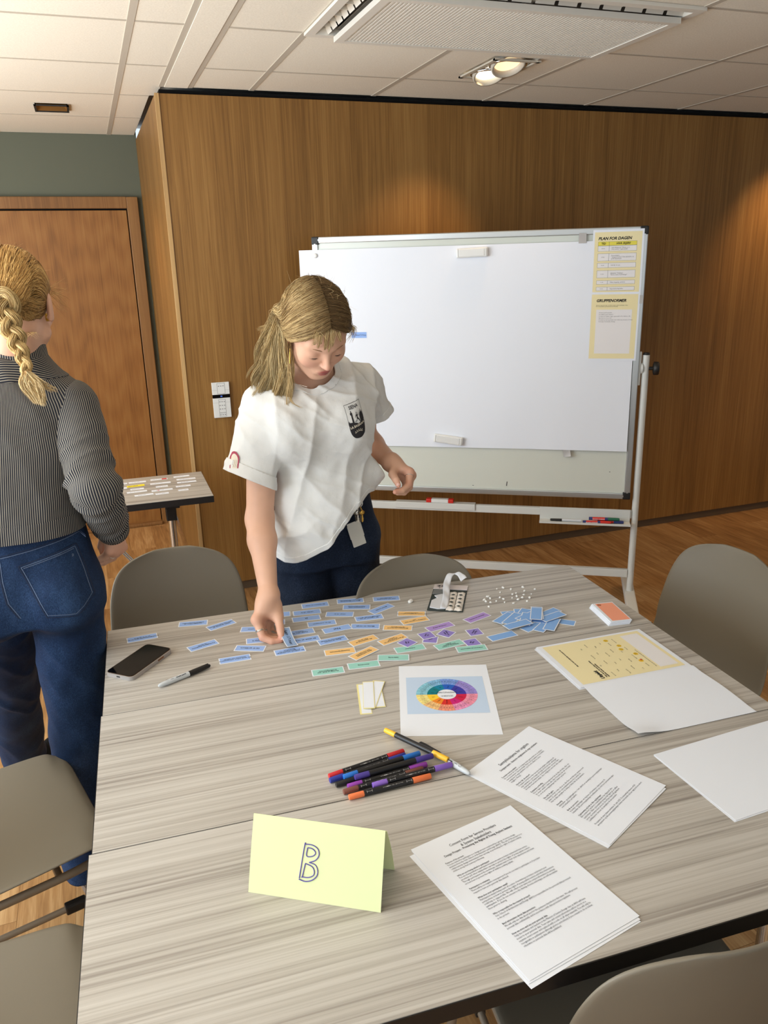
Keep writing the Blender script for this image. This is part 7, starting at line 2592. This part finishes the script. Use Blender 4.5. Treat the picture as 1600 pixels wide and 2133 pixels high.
decal('pocket_seam', strip(cl, 0.0022), M['seam_dark'], POC, pax, pay, bv2, jeans2, 0.0040, 0.006)
decal('pocket_stitching', strip(inn, 0.0011) + strip([(x * 0.87, y * 0.87) for x, y in cl[:3]], 0.0011), M['seam_light'], POC, pax, pay, bv2, jeans2, 0.0046, 0.006)
wl = flat2([(-60, 1172), (0, 1166), (60, 1150), (120, 1133), (178, 1116)])
decal('waist_seam', strip(wl, 0.0024), M['seam_dark'], POC, pax, pay, bv2, jeans2, 0.0016, 0.006)
decal('waist_stitching', strip([(x, y - 0.004) for x, y in wl], 0.0011), M['seam_light'], POC, pax, pay, bv2, jeans2, 0.0020, 0.006)
cs_ = flat2([(-8, 1168), (0, 1215), (14, 1258), (40, 1288)])
decal('centre_seam', strip(cs_, 0.0026), M['seam_dark'], POC, pax, pay, bv2, jeans2, 0.0016, 0.006)
decal('centre_stitching', strip([(x + 0.004, y) for x, y in cs_], 0.0011), M['seam_light'], POC, pax, pay, bv2, jeans2, 0.0020, 0.006)
lay('pocket_mark', text_mesh('a', 0.012, shear=0.3).copy(), M['seam_light'], POC, pax, pay, pnz, bv2, jeans2, 0.0050, (*flat2([(150, 1166)])[0], 1, 0.3))
for (hip, knee, ank, ft), zz_ in zip(LEG, (0.060, 0.084)):
    pass

# shoes
M['taupe'] = mat('taupe_shoe', (128, 110, 96), 0.6)
def shoe(x, y, up, rz, sole_m):
    o = thing_part = MB()
    R = Matrix.Rotation(rz, 3, 'Z')
    sole = MB()
    pts = [(0.040 * math.sin(q) * (1 if math.cos(q) < 0 else 1.12), 0.128 * math.cos(q)) for q in np.linspace(0, 2 * math.pi, 28, endpoint=False)]
    pts = [tuple((R @ Vector((px_, py_, 0))).xy + Vector((x, y))) for px_, py_ in pts]
    sole.prism(pts, 0.001, 0.026, 0, True)
    so = sole.build('shoe', sole_m)
    attach(so, woman2)
    u = MB().ell((0, 0, 0), (0.039, 0.122, 0.060), None, 22, 12)
    u.v = [tuple(R @ Vector((a, b, max(c, 0))) + Vector((x, y, 0.024 + (0.02 if b < 0 else 0) * (c > 0.01)))) for a, b, c in u.v]
    uo = u.build('shoe_upper', up)
    attach(uo, woman2); uo.parent = so; uo.matrix_parent_inverse = so.matrix_world.inverted()
shoe(LEG[0][3][0], LEG[0][3][1], M['taupe'], 0.1, M['taupe'])
shoe(LEG[1][3][0] + 0.02, LEG[1][3][1], M['matt_black'], -0.25, M['white_plastic'])

# hair: swept to the nape, three-strand plait, tassel
W2 = lambda p: p @ RH2.T + HC2
g = np.random.default_rng(33)
cap = Sdf().add(p_ell(EC, ER_ * 0.985), 0)
V, F = cap.mesh((-0.09, -0.12, -0.07), (0.09, 0.10, 0.14), 0.004, 1)
V, F = clip_mesh(V, F, np.minimum(0.030 + 0.75 * V[:, 2] - V[:, 1], V[:, 2] + 0.060 + 0.9 * np.maximum(V[:, 1] + 0.05, 0)))
capc = np.tile(np.array(lin((122, 90, 52))), (len(V), 1)) * (0.8 + 0.4 * fbm(V * np.array([140, 25, 25]), 2))[:, None]
attach(np_obj('hair', W2(V), F, M['hair'], None, capc), woman2)
NAPE = np.array([0.000, -0.107, -0.010])
n, N = 5200, 13
cur = np.zeros((n, N, 3))
hgt = np.zeros(n)
for i in range(n):
    a = g.uniform(-1, 1)
    s_ = abs(a)
    sg = 1 if a > 0 else -1
    # hairline from the middle of the forehead (s=0) over the temple and ear (s=.75) to below the ear (s=1)
    hl_ = spl([(0.0, 0.078, 0.085), (0.045, 0.062, 0.076), (0.071, 0.030, 0.050), (0.078, -0.004, 0.036), (0.074, -0.030, -0.006), (0.050, -0.062, -0.048)], 40)
    p0 = hl_[min(int(s_ ** 0.8 * 39), 39)] * np.array([sg, 1, 1]) + g.normal(0, 0.003, 3)
    end = NAPE + np.array([sg * 0.012, 0, 0]) + g.normal(0, 0.007, 3)
    k = g.random()
    m1 = p0 * (0.66 - 0.05 * k) + end * 0.34 + np.array([0, 0, 0.050 * (1 - s_) ** 0.7 + 0.012 - 0.02 * (s_ > 0.7)])
    m2 = p0 * 0.30 + end * 0.70 + np.array([sg * 0.012 * s_, 0, 0.046 * (1 - s_) + 0.004])
    c = spl([p0, m1, m2, end], N)
    t = np.linspace(0, 1, N)
    c = push(c, (0.015 + 0.07 * k * np.sin(t * math.pi) ** 0.7 + 0.02 * np.sin(t * 14 + 6 * s_) * np.sin(t * math.pi))[:, None])
    c[:, 2] += 0.0018 * np.sin(t * 16 + 9 * s_)
    cur[i] = c
    hgt[i] = s_
for i in range(700):
    sg = 1 if g.random() < 0.5 else -1
    p0 = np.array([sg * g.uniform(0.052, 0.076), g.uniform(-0.055, -0.012), g.uniform(-0.045, 0.034)])
    end = NAPE + np.array([sg * 0.010, 0, -0.004]) + g.normal(0, 0.006, 3)
    m_ = (p0 + end) / 2 + np.array([sg * 0.008, -0.01, 0.004 * g.normal()])
    cur[i] = push(spl([p0, m_, end], N), (0.018 + 0.03 * g.random() * np.sin(np.linspace(0, 1, N) * math.pi))[:, None])
    hgt[i] = 0.95
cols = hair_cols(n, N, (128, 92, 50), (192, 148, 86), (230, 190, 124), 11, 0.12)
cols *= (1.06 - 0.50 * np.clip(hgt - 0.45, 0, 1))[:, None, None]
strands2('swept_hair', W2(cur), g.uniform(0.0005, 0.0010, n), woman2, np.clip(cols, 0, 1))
path = spl([W2(NAPE[None])[0] + np.array([0, -0.002, 0.016]), at(10, 622, 1.905), at(16, 660, 1.893), at(28, 692, 1.893), at(40, 725, 1.893), at(52, 757, 1.893), at(55, 774, 1.895)], 64)
sl_ = np.concatenate([[0], np.cumsum(np.linalg.norm(np.diff(path, axis=0), axis=1))])
T_ = np.gradient(path, axis=0); T_ /= np.linalg.norm(T_, axis=1)[:, None]
back = np.array([0, -1.0, 0.0])
B_ = back - T_ * (T_ @ back)[:, None]; B_ /= np.linalg.norm(B_, axis=1)[:, None]
X_ = np.cross(T_, B_)
tt = sl_ / sl_[-1]
tap = np.interp(tt, [0, 0.15, 0.6, 1.0], [0.75, 1.0, 0.78, 0.40])
Lp = np.interp(tt, [0, 1], [0.115, 0.085])
ph = 2 * math.pi * np.cumsum(np.concatenate([[0], np.diff(sl_)]) / Lp)
for k in range(3):
    p_ = ph + 2 * math.pi * k / 3
    cen = path + X_ * (0.0175 * tap * np.sin(p_))[:, None] + B_ * (0.0085 * tap * np.sin(2 * p_))[:, None]
    n = 260
    cur = np.zeros((n, 64, 3))
    for i in range(n):
        r_ = 0.0134 * math.sqrt(g.random()); a = g.random() * 2 * math.pi
        tw_ = a + 0.8 * tt
        cur[i] = cen + X_ * (r_ * tap * np.cos(tw_))[:, None] * 0.92 + B_ * (r_ * tap * np.sin(tw_))[:, None] + 0.0006 * np.sin(tt * 40 + g.random() * 6)[:, None] * g.normal(0, 1, 3)
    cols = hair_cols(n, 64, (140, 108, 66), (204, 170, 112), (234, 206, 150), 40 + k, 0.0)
    plait_tone = (0.78 + 0.32 * tt)[None, :, None]  # darker at the nape, lighter towards the end
    strands2('plait_strand', cur, g.uniform(0.0006, 0.0011, n), woman2, np.clip(cols * plait_tone, 0, 1), 3, 0.9)
tiec = path[-1]
attach(MB().tube([tuple(tiec - T_[-1] * 0.004), tuple(tiec + T_[-1] * 0.004)], 0.0082, 16).build('hair_tie', mat('amber_tie', (196, 152, 92), 0.4)), woman2)
n, N = 520, 14
cur = np.zeros((n, N, 3))
for i in range(n):
    u = g.random()
    e = at(72 + 22 * u + g.normal(0, 3), 815 + 27 * g.random() + 6 * u, 1.900 - 0.006 * g.random())
    if i % 14 == 0: e = at(100 + 22 * g.random(), 806 + 12 * g.random(), 1.90)
    s0 = tiec + g.normal(0, 0.0032, 3)
    m1 = s0 + (e - s0) * 0.4 + X_[-1] * (0.016 * (u - 0.5)) * (-1) + np.array([(u - 0.6) * 0.016, -0.006 - 0.006 * g.random(), 0])
    cur[i] = spl([s0, m1, e], N)
cols = hair_cols(n, N, (190, 156, 104), (222, 192, 138), (240, 218, 172), 50, 0.0)
strands2('plait_end', cur, g.uniform(0.0005, 0.0010, n), woman2, cols)
wis = []
for k in range(46):
    a = g.uniform(-0.2, 1.2)
    p0 = np.array([0.074, 0.016 + g.normal(0, 0.008), 0.030 + g.normal(0, 0.010)])
    d = np.array([0.016 + 0.018 * g.random(), 0.02 + 0.02 * g.normal(), -0.012 + 0.02 * g.normal()])
    wis.append(W2(spl([p0, p0 + d * 0.5 + g.normal(0, 0.003, 3), p0 + d], 12)))
for k in range(90):
    a, b_ = g.uniform(0, math.pi), g.uniform(0.1, 1.4)
    d = np.array([math.cos(a) * math.cos(b_), -math.sin(a) * math.cos(b_) * 0.6, math.sin(b_)])
    p0 = EC + ER_ * d * 1.05
    wis.append(W2(spl([p0, EC + ER_ * (d + 0.06 * g.normal(0, 1, 3)) * 1.09, EC + ER_ * (d + 0.14 * g.normal(0, 1, 3)) * 1.11], 12)))
for k in range(40):
    p0 = np.array([g.uniform(0.02, 0.055), -0.055, -0.056])
    wis.append(W2(spl([p0, p0 + np.array([0.004, -0.016, 0.0]), p0 + np.array([g.normal(0, 0.012), -0.014, -0.018 * g.random()])], 12)))
wis = np.array(wis)
strands2('hair_wisps', wis, g.uniform(0.00018, 0.00032, len(wis)), woman2, hair_cols(len(wis), 12, (150, 112, 64), (206, 164, 102), (232, 196, 134), 60, 0.0))
ec = at(99, 661, 2.03)
b = MB()
for k in range(3):
    o_ = np.array([0.0035 * (k - 1), 0.002 * (k - 1), 0])
    b.tube([tuple(ec + o_ + np.array([0.0075 * math.cos(q) * 0.8, 0.003 * math.cos(q), 0.0075 * math.sin(q)])) for q in np.linspace(0, 2 * math.pi, 22)], 0.0017, 6, cap=False)
attach(b.build('earring', M['gold']), woman2)
